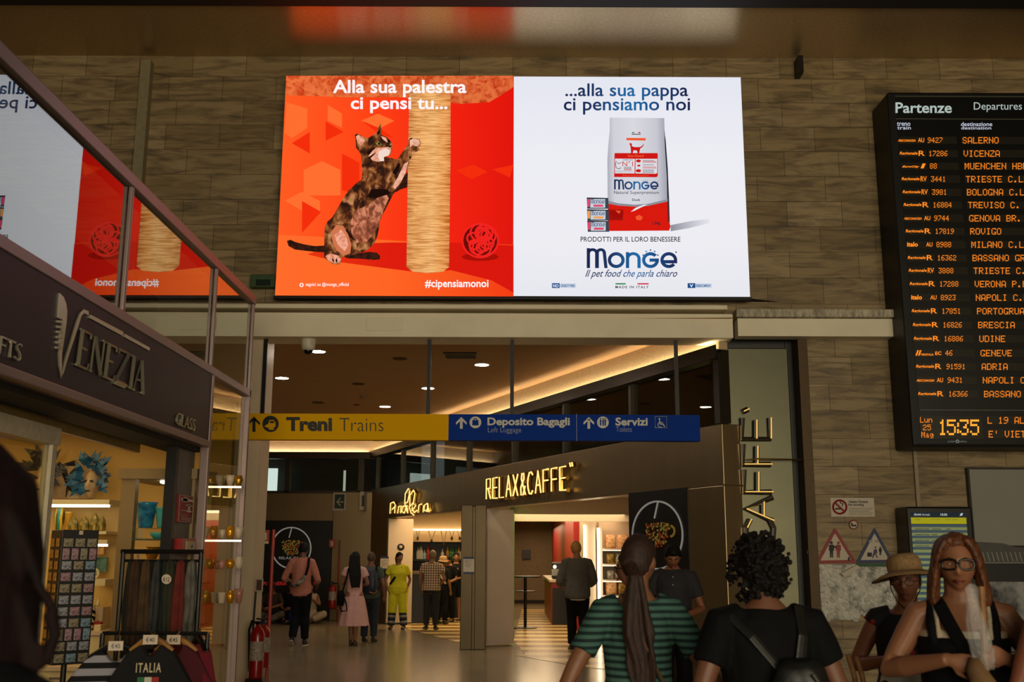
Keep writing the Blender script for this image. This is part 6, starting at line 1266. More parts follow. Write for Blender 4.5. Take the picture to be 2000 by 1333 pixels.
    def pants(s, m, name='trousers', frac=.97, inf=.016, grow=.012, ztop=1.0, wr=.006):
        b = MB(); b.loft([s.ring(z, inf) for z in (.80, .86, .93, ztop)])
        for q in 'LR': p, r_ = s.upto(q, frac, inf, 'leg', grow=grow); b.tube(p, r_, 14)
        return s.wear(name, b, m, wr)
    def shoes(s, m, sole=None, big=1.0):
        for q in 'LR':
            an = s.leg[q][0][-1]; fd = V(s.leg[q][2] or (0, 1, 0)).normalized(); sd = fd.cross(V((0, 0, 1))); sd = sd.normalized() if sd.length > .01 else V((1, 0, 0)); up = sd.cross(fd); b = MB(); rg = []
            for t_, hw, zt, zb in ((-.06, .026, .0, -.075), (-.04, .036, .03, -.083), (.0, .038, .035, -.084), (.06, .042, -.01, -.084), (.13, .045, -.035, -.084), (.18, .035, -.05, -.08), (.2, .012, -.062, -.074)):
                c_ = an+fd*t_; rg.append([c_+sd*(hw*big*math.cos(R(a)))+up*((zt+zb)/2+(zt-zb)/2*math.sin(R(a))) for a in range(0, 360, 30)])
            b.loft(rg); o = put(fuse(b, .011, 2), 'shoe', m, s.M, s.o)
            if sole: b = MB(); b.loft([[an+fd*t_+sd*(hw*big*math.cos(R(a)))+up*(-.083+.012*math.sin(R(a))) for a in range(0, 360, 30)] for t_, hw in ((-.065, .02), (-.05, .036), (.05, .042), (.13, .047), (.185, .034), (.205, .012))]); put(b.mesh('sole'), 'sole', sole, s.M, o)
    def hair(s, m, front=.062, side=.0, back=-.075, thick=.012, rough=.004, name='hair', extra=None, voxel=None, smooth=2, wr=0):
        b = MB()
        def f(d):
            p = head_pt(d); yy = d.y; hl = front*sstep(.2, .75, yy)+side*sstep(.75, .2, yy)*sstep(-.5, .1, yy)+back*sstep(.0, -.6, yy)
            t_ = sstep(hl-.012, hl+.012, p.z); n_ = V((d.x/.076, d.y/.097, d.z/.118)).normalized()
            return s.MH @ (p*(.90+.10*t_)+n_*(thick*t_*(1+.3*sstep(0, .1, p.z))+rough*t_*noise.noise(p*55)+rough*.6*t_*noise.noise(V((p.x*140, p.y*30, p.z*30)))))
        ball(b, f, 30, 24)
        if extra: extra(b)
        return put(fuse(b, voxel or max(.006, s.voxel*.8), smooth, wr, 34), name, m, s.M, s.o)
    def face(s, lips='#8a4a40', brow='#2a1c14', iris='#2a2018', eyes=True):
        e = MB(); M3 = s.MH.to_3x3().normalized()
        for sg in (-1, 1):
            e.ell(s.MH @ V((sg*.032, .0755, .004)), (.0135, .008, .0062), 12, 8, 0, M3); e.ell(s.MH @ V((sg*.032, .0815, .0035)), (.0058, .004, .0058), 10, 6, 1, M3)
        if eyes: me = e.mesh('eyes'); me.polygons.foreach_set('material_index', e.m); put(me, 'eyes', [mat('eye white', '#7a6c60', .3), mat('iris '+iris, iris, .2)], s.M, s.o)
        b = MB()
        for sg in (-1, 1): b.tube([s.MH @ V((sg*x, y, z)) for x, y, z in ((.014, .0965, .022), (.03, .0935, .028), (.05, .079, .023))], [.0032, .0042, .002], 6)
        put(b.mesh('eyebrows'), 'eyebrows', mat('brow '+brow, brow, .8), s.M, s.o)
        b = MB(); b.tube([s.MH @ V(p) for p in ((-.023, .085, -.067), (-.01, .0975, -.0615), (0, .0995, -.063), (.01, .0975, -.0615), (.023, .085, -.067))], [.002, .0048, .0045, .0048, .002], 8); b.tube([s.MH @ V(p) for p in ((-.021, .085, -.069), (0, .099, -.0745), (.021, .085, -.069))], [.002, .0055, .002], 8); put(b.mesh('lips'), 'lips', mat('lips '+lips, lips, .4), s.M, s.o)
    def L(s, p): return s.M @ V(p)
    def H(s, p): return s.M @ (s.MH @ V(p))
    def T(s, p): return s.M @ (s.MT @ V(p))
    def band(s, pts, hw, th, m, name, label, cat, group=None):
        """strap of a worn bag"""
        b = MB(); P_ = [s.T(p) for p in pts]; b.tube(P_, [hw]*len(P_), 8, flat=th/hw, up=(s.M.to_3x3() @ V((0, 1, 0)))); return b
def spot_x(px, Y): return onY(px, 1100, Y).x
def tall(px, py, Y): return onY(px, py, Y).z
K_blk = mat('black cloth', '#08080a', .85, var=.2, spec=.2); K_navy = mat('dark navy cloth', '#0c0d14', .85, var=.2, spec=.2); H_blk = mat('black hair', '#0a0807', .72, var=.3, scale=60, spec=.25); H_brn = mat('brown hair', '#2e1a12', .42, c2='#140b08', scale=50, stretch=(3, 3, .5))
SH_blk = mat('black shoe', '#0e0d0d', .5); SH_pale = mat('pale sole', '#b0a48c', .6)

# --- 1 woman in striped tee, seen from behind
Y = 4.75
p = Person('woman seen from behind in teal striped tee with long brown ponytail', spot_x(1243, Y), Y, tall(1235, 1047, Y)*1.0, 0, 'f', 1.05, '#a06a4c', {'L': ((-.345, -.10, 1.08), (-.15, .06, .97)), 'R': ((.345, -.10, 1.08), (.15, .06, .97))}, yaw=-32, pitch=2, voxel=.008, armw=1.08)
M_tee = bands('teal striped tee', 2, .030, [(0, '#44685e'), (.42, '#44685e'), (.55, '#182c2c'), (.92, '#182c2c'), (1, '#44685e')], .85, bump=1)
p.top(M_tee, 't_shirt', .40, .82, .012, 1.452, .014, .02, .006); p.pants(K_navy)
p.shoes(SH_blk)
def tail(b):
    b.ell(p.MH @ V((-.012, -.10, -.012)), (.03, .022, .026), 12, 8)
    for i in range(26):
        random.seed(i); a = random.uniform(-1, 1); q = random.uniform(-1, 1); L_ = random.uniform(.7, 1.05); wv = random.uniform(-.012, .012); pts = [p.MH @ V((-.012+.012*a, -.095, -.005)), p.MT @ V((-.022+.022*a, -.128+.012*q, 1.56)), p.MT @ V((-.030+.05*a, -.15+.014*q, 1.44)), p.MT @ V((-.022+.064*a+wv, -.15+.016*q, 1.31)), p.MT @ V((-.008+.06*a-wv, -.142+.014*q, 1.32-.16*L_)), p.MT @ V((.006+.045*a, -.135, 1.25-.25*L_))]; b.tube(pts, [.015, .016, .0155, .014, .010, .003], 7)
p.hair(mat('chestnut hair', '#3a2016', .7, c2='#160b08', scale=45, stretch=(3, 3, .35)), .06, .01, -.085, .010, .003, extra=tail)
b = p.band([(-.05, .06, 1.45), (-.09, -.06, 1.465), (-.03, -.13, 1.34), (.04, -.137, 1.2), (.10, -.128, 1.08), (.15, -.09, .98)], .022, .006, None, '', '', '')
st = thing('shoulder_strap', 'beige bag strap crossing the back of the striped tee', 'strap', p.T((.05, -.14, 1.0))); b.build('strap', mat('beige strap', '#6a5038', .8), st)

# --- 2 man with curly hair and small black backpack
Y = 4.35
p = Person('man from behind with thick dark curls and black tee', spot_x(1490, Y), Y, tall(1470, 1062, Y), 4, 'm', 1.16, '#8a5a42', {'L': ((-.31, -.04, 1.12), (-.26, .12, .93)), 'R': ((.31, -.04, 1.12), (.26, .12, .93))}, yaw=6, pitch=8, voxel=.009, tx=0, armw=1.15, head=1.06)
p.top(K_blk, 't_shirt', .42, .82, .014, 1.47, .014, .026, .006); p.pants(K_navy); p.shoes(SH_blk)
def curls(b):
    random.seed(21)
    for i in range(640):
        d = V((random.gauss(0, 1), random.gauss(0, 1), random.gauss(0, 1))).normalized()
        if d.z < -.8 or (d.y > .55 and d.z < .25): continue
        q = head_pt(d); c_ = q+d*random.uniform(.016, .056); b.ell(p.MH @ c_, random.uniform(.007, .014), 7, 5)
p.hair(mat('dark curls', '#120c0a', .75, c2='#050404', scale=70, spec=.25), .06, -.02, -.09, .024, .006, extra=curls, voxel=.0055, smooth=2)
bg = thing('backpack', 'small black drawstring backpack slung over the curly haired man', 'backpack', p.T((.1, -.2, .95)))
M_bpk = mat('black nylon', '#151614', .4, var=.3, scale=12, bump=.2)
b = MB(); rg = [[p.T((.08+hw*math.cos(R(a)), -.20-.0+dp*math.sin(R(a)), z)) for a in range(0, 360, 15)] for z, hw, dp in ((.84, .10, .05), (.90, .135, .075), (1.04, .145, .09), (1.16, .135, .08), (1.24, .105, .06), (1.275, .06, .04))]; b.loft(rg); put(fuse(b, .01, 2, .008, 10), 'bag_body', M_bpk, Matrix.Identity(4), bg)
b = p.band([(.13, .05, 1.46), (.135, -.06, 1.475), (.125, -.13, 1.36), (.09, -.16, 1.22)], .024, .006, None, '', '', ''); b.build('strap', M_bpk, bg)
b = p.band([(-.18, .03, 1.45), (-.175, -.07, 1.44), (-.10, -.135, 1.36), (0, -.15, 1.24), (.05, -.16, 1.2)], .02, .006, None, '', '', ''); b.build('strap', M_bpk, bg)
b = MB(); b.tube([p.T(q) for q in ((.10, -.285, 1.22), (.17, -.285, 1.12), (.19, -.27, .98), (.2, -.24, .82))], .006, 6).build('drawcord', mat('grey cord', '#4a4a46', .7), bg)
# --- 3 woman with glasses
Y = 4.5
p = Person('woman facing camera with dark framed glasses and auburn hair holding wrapped sticks', spot_x(1868, Y), Y, tall(1862, 1049, Y), 162, 'f', 1.18, '#a87050', {'R': ((.32, .02, 1.165), (.085, .255, 1.235)), 'L': ((-.33, .02, 1.165), (-.155, .24, 1.24))}, yaw=-2, pitch=3, voxel=.0065, hands={'R': dict(d=(-.93, .26, -.16), palm=(-.1, -.9, -.1), curl=14, side=-1, thumb=38), 'L': dict(d=(.72, .45, .25), palm=(.3, -.75, .1), curl=38, side=1, thumb=30)}, armw=1.24, neckw=1.12, belly=.04, legw=1.1, head=1.04)
p.face('#7a3e36', '#3a2014', '#3a3024')
M_tank = mat('black tank cotton', '#08080d', .85, var=.2, spec=.2)
b = MB(); b.loft([p.ring(z, .012+.01*sstep(1.2, .95, z)) for z in (.82, .9, 1.0, 1.1, 1.2, 1.28, 1.315)])
for sg in (-1, 1): b.tube([p.MT @ V((sg*.125, .125, 1.29)), p.MT @ V((sg*.13, .10, 1.37)), p.MT @ V((sg*.125, .02, 1.455)), p.MT @ V((sg*.12, -.06, 1.42)), p.MT @ V((sg*.12, -.09, 1.33)), p.MT @ V((sg*.12, -.10, 1.26))], .021, 8)
p.wear('tank_top', b, M_tank, .003)
b = MB(); b.loft([p.ring(z, .0055) for z in (1.25, 1.29, 1.325, 1.345)])
for sg in (-1, 1): b.tube([p.MT @ V((sg*.105, .13, 1.31)), p.MT @ V((sg*.107, .105, 1.39)), p.MT @ V((sg*.11, .04, 1.452)), p.MT @ V((sg*.11, -.05, 1.43))], .011, 8)
p.wear('under_top', b, mat('cream cotton', '#b8a890', .8), .001)
p.pants(K_navy)
p.shoes(SH_blk)
M_aub = mat('auburn hair', '#74401c', .6, c2='#32160c', scale=40, stretch=(3, 3, .4))
def longh(b):
    for sg in (-1, 1):
        rg = []
        for i, (z, cx, cy, ht, hd) in enumerate(((.122, .015, -.005, .03, .06), (.105, .040, .0, .032, .085), (.07, .064, -.004, .027, .09), (.02, .080, -.008, .023, .085), (-.04, .092, -.014, .024, .078), (-.10, .100, -.02, .027, .075), (-.155, .106, -.022, .027, .068), (-.20, .100, -.02, .018, .05), (-.225, .092, -.02, .006, .03))):
            rg.append([p.MH @ V((sg*(cx+ht*math.cos(R(a))*(1+.12*math.sin(R(7*a)+i*.4))), cy+hd*math.sin(R(a)), z)) for a in range(0, 360, 12)])
        b.loft(rg)
p.hair(M_aub, .078, .03, -.11, .014, .004, extra=longh, smooth=2, wr=.006)
gl = MB(); M_gl = mat('black acetate', '#0d0b0b', .2)
for sg in (-1, 1):
    pts = [V((sg*.034+.029*math.copysign(abs(math.cos(R(a)))**.6, math.cos(R(a))), .1035-.01*abs(math.cos(R(a))*.5+sg*.5), .002+.021*math.copysign(abs(math.sin(R(a)))**.7, math.sin(R(a))))) for a in range(0, 360, 15)]
    gl.tube([p.MH @ q for q in pts], .0052, 6, closed=True); gl.tube([p.MH @ V((sg*.062, .094, .014)), p.MH @ V((sg*.077, .06, .012)), p.MH @ V((sg*.082, -.01, .006))], .0035, 6)
gl.tube([p.MH @ V((-.008, .108, .008)), p.MH @ V((0, .111, .011)), p.MH @ V((.008, .108, .008))], .0032, 6); put(gl.mesh('glasses'), 'glasses', M_gl, p.M, p.o)
sb = p.band([(.10, -.02, 1.475), (.088, .085, 1.45), (.055, .148, 1.37), (.01, .198, 1.27), (-.05, .205, 1.15), (-.12, .2, 1.03), (-.21, .1, .95)], .026, .006, None, '', '', ''); st = thing('shoulder_strap', 'wide black strap across chest of woman with glasses', 'strap', p.T((-.2, .05, .95))); sb.build('strap', K_blk, st)
b = MB(); wl = p.arm['L'][0]; q = wl[-1].lerp(wl[-3], .3); ax = (wl[-1]-wl[-3]).normalized(); u = ax.orthogonal().normalized(); v_ = ax.cross(u); b.tube([p.M @ (q+u*.036*math.cos(R(a))+v_*.036*math.sin(R(a))) for a in range(0, 360, 20)], .006, 6, closed=True); o = b.build('hair_tie', K_blk, p.o)
PG = p
# held sticks, wrap and paper bag
hx = p.arm['L'][0][-1]
def GW(x, y, z): return PG.M @ V((x+.03, y+.01, z+.12))
o = thing('wooden_stick', 'pale wooden stick upright in clear wrap held by woman with glasses', 'stick', GW(-.115, .29, 1.1)); MB().tube([GW(-.085, .30, 1.08), GW(-.09, .30, 1.28), GW(-.094, .30, 1.42)], .0135, 10).build('stick', mat('pale wood', '#9a6c3c', .6, c2='#6a4422', scale=20), o)
def wrapm():
    m, t, b = newmat('clear plastic wrap'); b.inputs['Base Color'].default_value = (.75, .75, .75, 1); b.inputs['Roughness'].default_value = .12; b.inputs['Alpha'].default_value = .22; b.inputs['Specular IOR Level'].default_value = .9; tc = N(t, 'ShaderNodeTexCoord'); nz = N(t, 'ShaderNodeTexNoise', Scale=45.0, Detail=4.0); bp = N(t, 'ShaderNodeBump', Strength=.9, Distance=.01); t.links.new(tc.outputs['Object'], nz.inputs['Vector']); t.links.new(nz.outputs[0], bp.inputs['Height']); t.links.new(bp.outputs[0], b.inputs['Normal']); return m
M_wrap = wrapm()
b = MB(); rg = []
for i, (z, r_, cx) in enumerate(((1.085, .030, -.085), (1.13, .040, -.082), (1.2, .043, -.074), (1.28, .038, -.066), (1.34, .028, -.06), (1.41, .026, -.055), (1.43, .012, -.055))): rg.append([GW(cx+r_*math.cos(R(a))*(1+.2*math.sin(R(5*a)+i)), .30+r_*.7*math.sin(R(a))*(1+.2*math.cos(R(4*a)+i*2)), z) for a in range(0, 360, 12)])
o = b.loft(rg).build('plastic_wrap', M_wrap, smooth=True); tag(o, 'crinkled clear plastic wrapped around the upright wooden stick', 'wrapping')
M_kraft = mat('kraft paper', '#7a5a34', .8, c2='#5c4226', scale=6, bump=.3)
o = thing('paper_bag', 'brown kraft paper bag bunched in hands of woman with glasses', 'bag', GW(-.14, .3, .80)); b = MB()
rg = [[GW(cx+rx*math.cos(R(a)), .30+ry*math.sin(R(a)), z+.05*math.cos(R(a))*tl_) for a in range(0, 360, 15)] for z, rx, ry, cx, tl_ in ((1.13, .026, .024, -.055, 0), (1.08, .04, .035, -.05, 0), (1.03, .055, .04, -.075, .2), (.97, .085, .05, -.105, .5), (.9, .14, .065, -.14, .8), (.84, .17, .075, -.16, 1))]
b.loft(rg, cap=False); oo = b.build('paper', M_kraft, o, smooth=True); so = oo.modifiers.new('s', 'SOLIDIFY'); so.thickness = .003
b = MB(); b.loft([[GW(-.10+.05*math.cos(R(a)), .315+.045*math.sin(R(a)), z) for a in range(0, 360, 30)] for z in (.80, .93)]).build('tissue', mat('pale tissue', '#a89070', .8), o)

# --- 4 older woman with straw hat
Y = 5.45
p = Person('woman in pale straw sun hat and dark floral top behind woman with glasses', spot_x(1768, Y), Y, tall(1765, 1092, Y), 160, 'f', 1.18, '#9c6248', {'R': ((.315, -.02, 1.14), (.12, .22, 1.20)), 'L': ((-.30, -.02, 1.15), (-.05, .23, 1.18))}, yaw=-8, pitch=6, voxel=.008, hands={'R': dict(d=(-.6, .6, -.3), palm=(-.2, -.5, .6), curl=30, side=-1), 'L': dict(d=(.6, .6, -.3), palm=(.2, -.5, .6), curl=30, side=1)}, armw=1.15, belly=.03)
p.face('#6a352e', '#4a3a30', '#2a2420')
def flor():
    m, t, b = newmat('floral cloth'); tc = N(t, 'ShaderNodeTexCoord'); vo = N(t, 'ShaderNodeTexVoronoi', Scale=13.0); t.links.new(tc.outputs['Object'], vo.inputs['Vector']); rp = ramp(t, [(0, '#c05a62'), (.16, '#a01c2c'), (.28, '#101018'), (1, '#0c0c12')]); t.links.new(vo.outputs['Distance'], rp.inputs[0]); t.links.new(rp.outputs[0], b.inputs['Base Color']); b.inputs['Roughness'].default_value = .85; return m
p.top(flor(), 'floral_top', .16, .82, .012, 1.44, .014, .01, .004); p.pants(K_navy); p.shoes(SH_blk)
p.hair(mat('grey hair', '#5a4a40', .6, c2='#3a2c24', scale=50), .06, -.02, -.09, .006)
M_straw = mat('straw hat', '#a8865c', .8, c2='#8a6a44', scale=60, bump=.3)
def hat(P_, m, brim=.155, name='sun_hat', tiltx=8, crown=.105, roll=0):
    b = MB(); Mh = P_.MH @ Matrix.Translation((0, -.005, .06)) @ Matrix.Rotation(R(tiltx), 4, 'X') @ Matrix.Rotation(R(roll), 4, 'Y')
    prof = [(.088, -.005), (brim*.8, -.012), (brim, -.03), (brim, -.036), (brim*.8, -.02), (.096, -.012), (.097, .03), (.088, crown*.75), (.06, crown), (.01, crown+.004)]
    rg = [[Mh @ V((r_*math.cos(2*math.pi*j/36), r_*1.14*math.sin(2*math.pi*j/36), z-(.022*abs(math.cos(2*math.pi*j/36))**2 if r_ > .1 else 0))) for j in range(36)] for r_, z in prof]; b.loft(rg, cap=True); return put(b.mesh(name), name, m, P_.M, P_.o)
hat(p, M_straw, .195, crown=.088, roll=8)
gl = MB()
for sg in (-1, 1): gl.tube([p.MH @ V((sg*.034+.024*math.cos(R(a)), .1015, .0+.018*math.sin(R(a)))) for a in range(0, 360, 20)], .0018, 5, closed=True); gl.tube([p.MH @ V((sg*.058, .096, .006)), p.MH @ V((sg*.078, 0, .004))], .002, 5)
gl.tube([p.MH @ V((-.01, .104, .003)), p.MH @ V((.01, .104, .003))], .0018, 5); put(gl.mesh('glasses'), 'glasses', mat('thin wire', '#4a3a2a', .3, .8), p.M, p.o)
b = MB()
for sg in (-1, 1): b.tube([p.MH @ V(q) for q in ((sg*.085, .02, .03), (sg*.078, .035, -.05), (sg*.045, .06, -.115), (sg*.008, .07, -.15))], .0035, 6)
put(b.mesh('chin_cord'), 'chin_cord', K_blk, p.M, p.o)
sb = p.band([(-.07, -.03, 1.465), (-.08, .08, 1.42), (-.075, .14, 1.3), (-.06, .16, 1.18), (-.02, .17, 1.0)], .02, .006, None, '', '', ''); st = thing('shoulder_strap', 'black strap on chest of woman in straw hat', 'strap', p.T((-.02, .17, 1.0))); sb.build('strap', K_blk, st)
def dots():
    m, t, b = newmat('polka dot plastic'); tc = N(t, 'ShaderNodeTexCoord'); sx = N(t, 'ShaderNodeSeparateXYZ'); cx = N(t, 'ShaderNodeCombineXYZ'); t.links.new(tc.outputs['Object'], sx.inputs[0]); t.links.new(sx.outputs[0], cx.inputs[0]); t.links.new(sx.outputs[2], cx.inputs[1]); vo = N(t, 'ShaderNodeTexVoronoi', Scale=19.0, Randomness=.35); t.links.new(cx.outputs[0], vo.inputs['Vector']); rp = ramp(t, [(0, '#101010'), (.30, '#b4b0a8')], 'CONSTANT'); t.links.new(vo.outputs['Distance'], rp.inputs[0]); t.links.new(rp.outputs[0], b.inputs['Base Color']); b.inputs['Roughness'].default_value = .3; return m
o = thing('shopping_bag', 'white plastic bag with black dots held by woman in straw hat', 'bag', p.L((0, .3, .62))); b = MB(); b.loft([[p.L((hw*math.cos(R(a))+.02, .30+dp*math.sin(R(a)), z+zz_*math.sin(R(3*a)))) for a in range(0, 360, 12)] for z, hw, dp, zz_ in ((.8, .16, .05, 0), (.95, .17, .07, 0), (1.08, .155, .055, .008), (1.16, .14, .03, .016))]); put(fuse(b, .009, 2, .007, 14), 'bag_film', dots(), Matrix.Identity(4), o)
# wooden sticks at the lower edge of the photo
for k, (pts, lb) in enumerate((([(1656, 1279), (1668, 1318), (1676, 1360)], 'left of two pale wooden sticks standing in brown paper by the stone wall'), ([(1672, 1284), (1684, 1322), (1694, 1370)], 'right of two pale wooden sticks standing in brown paper by the stone wall'))):
    o = tag(MB().tube([onY(x, y, 5.2) for x, y in pts], .0125, 10).build('wooden_stick', mat('pale wood', '#9a6c3c', .6, c2='#6a4422', scale=20)), lb, 'stick', 'wooden sticks in brown paper')
o = thing('paper_bag', 'brown paper parcel holding two wooden sticks low by the wall', 'bag', onY(1690, 1420, 5.2)); b = MB(); c_ = onY(1682, 1345, 5.2); b.loft([[c_+V((r_*math.cos(R(a)), r_*.7*math.sin(R(a)), z)) for a in range(0, 360, 20)] for z, r_ in ((-.9, .09), (-.4, .1), (-.1, .07), (.02, .055))]).build('paper', M_kraft, o)

# --- 5 man in dark shirt looking down
Y = 10.6
p = Person('man in charcoal button shirt looking down beside the tall cup poster', spot_x(1313, Y), Y, tall(1310, 1060, Y)*1.0, 172, 'm', 1.08, '#a86848', {'R': ((.27, .02, 1.10), (.10, .26, 1.08)), 'L': ((-.29, .0, 1.08), (-.10, .26, 1.02))}, yaw=4, pitch=30, voxel=.01)
p.face('#8a4a40', '#140c0a', '#201814'); p.top(mat('charcoal shirt', '#26242a', .8, var=.15), 'shirt', .40, .84, .016, 1.475, .014, .03, .006); p.pants(K_blk); p.shoes(SH_blk); p.hair(H_blk, .058, .0, -.07, .016, .006)
b = MB()
for z in (1.40, 1.32, 1.24, 1.16): b.ell(p.MT @ V((0, .134, z)), .008, 8, 5)
put(b.mesh('buttons'), 'buttons', mat('shirt button', '#b8b0a0', .4), p.M, p.o)
o = thing('phone', 'dark phone in hands of man in charcoal shirt', 'phone', p.L((0, .36, 1.08))); c_ = p.L((.0, .36, 1.08)); MB().obox(c_, (.038, 0, 0), (0, .05, .055), (0, .004, -.004)).build('body', M_black, o)
# --- 6 person half hidden behind the ponytail
Y = 6.6
p = Person('person wearing glasses half hidden behind woman in striped tee', spot_x(1238, Y), Y, tall(1220, 1078, Y), 70, 'm', 1.0, '#a06a4e', yaw=0, voxel=.011); p.face('#8a4a40'); p.top(K_navy, 't_shirt', .42); p.pants(K_blk); p.shoes(SH_blk); p.hair(H_blk, .06, .0, -.08, .012)
gl = MB()
for sg in (-1, 1): gl.tube([p.MH @ V((sg*.034+.026*math.cos(R(a)), .1025, .0+.02*math.sin(R(a)))) for a in range(0, 360, 20)], .003, 5, closed=True); gl.tube([p.MH @ V((sg*.058, .098, .006)), p.MH @ V((sg*.078, 0, .004))], .003, 5)
put(gl.mesh('glasses'), 'glasses', M_gl, p.M, p.o)
# --- 7 foreground head with dark red hair at the left edge
Y = 1.42
p = Person('person close to camera with long dark red hair hiding part of the shop doorway', spot_x(-118, Y), Y, 1.70, -20, 'f', 1.0, '#6a4434', yaw=0, voxel=.008)
p.top(K_blk, 'top', .5); p.pants(K_blk); p.shoes(SH_blk)
def lng(b):
    for i in range(26):
        random.seed(i); a = R(-115+230*i/25)-R(90); c_, s_ = math.cos(a), math.sin(a); out = .0 if i < 19 else .03*(i-18)/7; L_ = random.uniform(.8, 1.0)
        b.tube([p.MH @ V((.03*c_, .03*s_, .115)), p.MH @ V((.075*c_, .09*s_, .06)), p.MH @ V((.09*c_, .112*s_, -.03)), p.MT @ V(((.10+out)*c_, .12*s_-.01, 1.46)), p.MT @ V(((.115+out*1.6)*c_, .13*s_-.01, 1.46-.14*L_)), p.MT @ V(((.12+out*2.4)*c_, .13*s_, 1.46-.26*L_))], [.02, .026, .026, .022, .016, .004], 8)
    Mi = p.M.inverted()
    for pts in ([(20, 1000), (58, 1090), (78, 1150), (112, 1196), (104, 1215)], [(30, 1040), (64, 1120), (84, 1165), (96, 1205)], [(0, 1100), (40, 1180), (60, 1240), (70, 1290), (40, 1335)], [(98, 1200), (108, 1240), (92, 1290), (60, 1318), (20, 1345)]): b.tube([Mi @ onY(x, y, 1.40) for x, y in pts], [.012, .010, .008, .006, .003][-len(pts):], 8)
p.hair(mat('dark red hair', '#1a0809', .8, spec=.2, c2='#090405', scale=40, stretch=(3, 3, .4)), .05, -.05, -.12, .014, .004, extra=lng)
# --- 8 person at right edge, only an arm shows
Y = 4.1
p = Person('person beside woman with glasses, only a bare arm in view', spot_x(2092, Y), Y, 1.64, 170, 'f', 1.0, '#9a5a42', {'R': ((.255, 0, 1.12), (.25, .1, .9))}, voxel=.012); p.top(K_navy, 'top', .1); p.pants(K_navy); p.shoes(SH_blk); p.face(); p.hair(H_brn, .05)

# --- 9 people of the corridor and the cafe
def feet(px, py): return onZ(px, py, 0)
Y = feet(1140, 1272).y
p = Person('fair haired man in grey sweater seen from behind entering the cafe', spot_x(1127, Y), Y, tall(1124, 1058, Y), 8, 'm', 1.12, '#b07a58', {'L': ((-.29, .0, 1.12), (-.22, .2, 1.02)), 'R': ((.29, .02, 1.12), (.2, .22, 1.02))}, legs={'L': ((-.085, .05, .49), (-.09, .06, .085)), 'R': ((.09, -.02, .49), (.11, -.16, .095))}, yaw=12, pitch=8)
p.top(mat('grey sweater', '#5a564e', .9, var=.1), 'sweater', .86, .82, .02, 1.475, .02, .02, .006); p.pants(K_blk); p.shoes(SH_blk, SH_pale); p.hair(mat('fair hair', '#c08a44', .6, c2='#8a6030', scale=60), .06, .0, -.07, .014)
b = MB(); b.loft([p.ring(z, .03) for z in (.80, .825)]); p.wear('shirt_hem', b, M_cream, 0)
Y = feet(585, 1262).y
p = Person('man in dusty pink shirt with crossbody bag walking away in corridor', spot_x(590, Y), Y, tall(588, 1059, Y), 0, 'm', .98, '#6a4634', {'L': ((-.30, .0, 1.13), (-.22, .22, 1.06)), 'R': ((.28, .0, 1.11), (.24, .2, 1.0))}, legs={'L': ((-.085, .06, .47), (-.09, -.10, .13), (0, .7, -.55)), 'R': ((.08, .06, .49), (.09, .06, .085))}, pitch=20, yaw=-5, lean=2)
p.top(mat('dusty pink linen', '#b0705e', .85, var=.08), 'shirt', .74, .82, .014, 1.48, .012, .008, .007); p.pants(K_navy); p.shoes(SH_blk, SH_pale); p.hair(H_blk, .055, .0, -.08, .014)
o = thing('crossbody_bag', 'black and white patterned bag across back of man in pink shirt', 'bag', p.T((.02, -.18, 1.0))); b = MB(); b.tube([p.T((-.11, -.15, 1.0)), p.T((-.03, -.185, 1.02)), p.T((.06, -.19, 1.10)), p.T((.1, -.17, 1.17))], [.04, .065, .065, .035], 12, flat=.6); b.build('pouch', mat('bag pattern', '#b0a89a', .6, c2='#0e0d0d', scale=12), o, smooth=True)
b = p.band([(.10, -.17, 1.17), (.135, -.155, 1.32), (.13, -.09, 1.47), (.10, .03, 1.48), (0, .13, 1.33), (-.15, .1, 1.1), (-.17, -.02, 1.0), (-.11, -.15, 1.0)], .022, .008, None, '', '', ''); b.build('strap', K_blk, o)
Y = feet(690, 1262).y
p = Person('woman in pale pink midi dress with very long black hair', spot_x(694, Y), Y, tall(694, 1079, Y), 2, 'f', 1.06, '#a06c50', {'L': ((-.245, .0, 1.16), (-.19, .18, 1.16)), 'R': ((.25, .02, 1.15), (.15, .22, 1.12))}, legs={'L': ((-.05, .04, .49), (-.04, .02, .085)), 'R': ((.05, 0, .49), (.05, -.05, .085))}, yaw=-8)
M_pk = mat('pale pink cotton', '#c89a94', .85, var=.06); b = MB(); b.loft([p.ring(z, .01) for z in (1.05, 1.12, 1.2, 1.28, 1.36, 1.42, 1.45)]); n_ = 40
b.loft([[V((rx*math.cos(2*math.pi*j/n_)*(1+fl_*math.sin(9*2*math.pi*j/n_)), ry*math.sin(2*math.pi*j/n_)*(1+fl_*math.sin(9*2*math.pi*j/n_)), z)) for j in range(n_)] for z, rx, ry, fl_ in ((.37, .29, .26, .06), (.39, .285, .25, .06), (.65, .245, .21, .045), (.85, .205, .16, .02), (1.0, .155, .115, 0), (1.08, .142, .105, 0))])
for q in 'LR': a, r_ = p.upto(q, .36, .018, grow=.05); b.tube(a, r_, 14)
p.wear('dress', b, M_pk, .003, 2, .012); p.shoes(mat('tan sandal', '#3a2418', .6))
def lh(b):
    for i in range(15):
        random.seed(i); a = (i-7)/7; b.tube([p.MH @ V((.03*a, -.02, .115)), p.MH @ V((.075*a, -.085, .04)), p.MT @ V((.085*a, -.12, 1.5)), p.MT @ V((.09*a+.02, -.14, 1.3)), p.MT @ V((.08*a+.03, -.145, random.uniform(1.06, 1.12)))], [.02, .028, .03, .028, .008], 8)
p.hair(H_blk, .05, -.03, -.12, .012, .003, extra=lh)
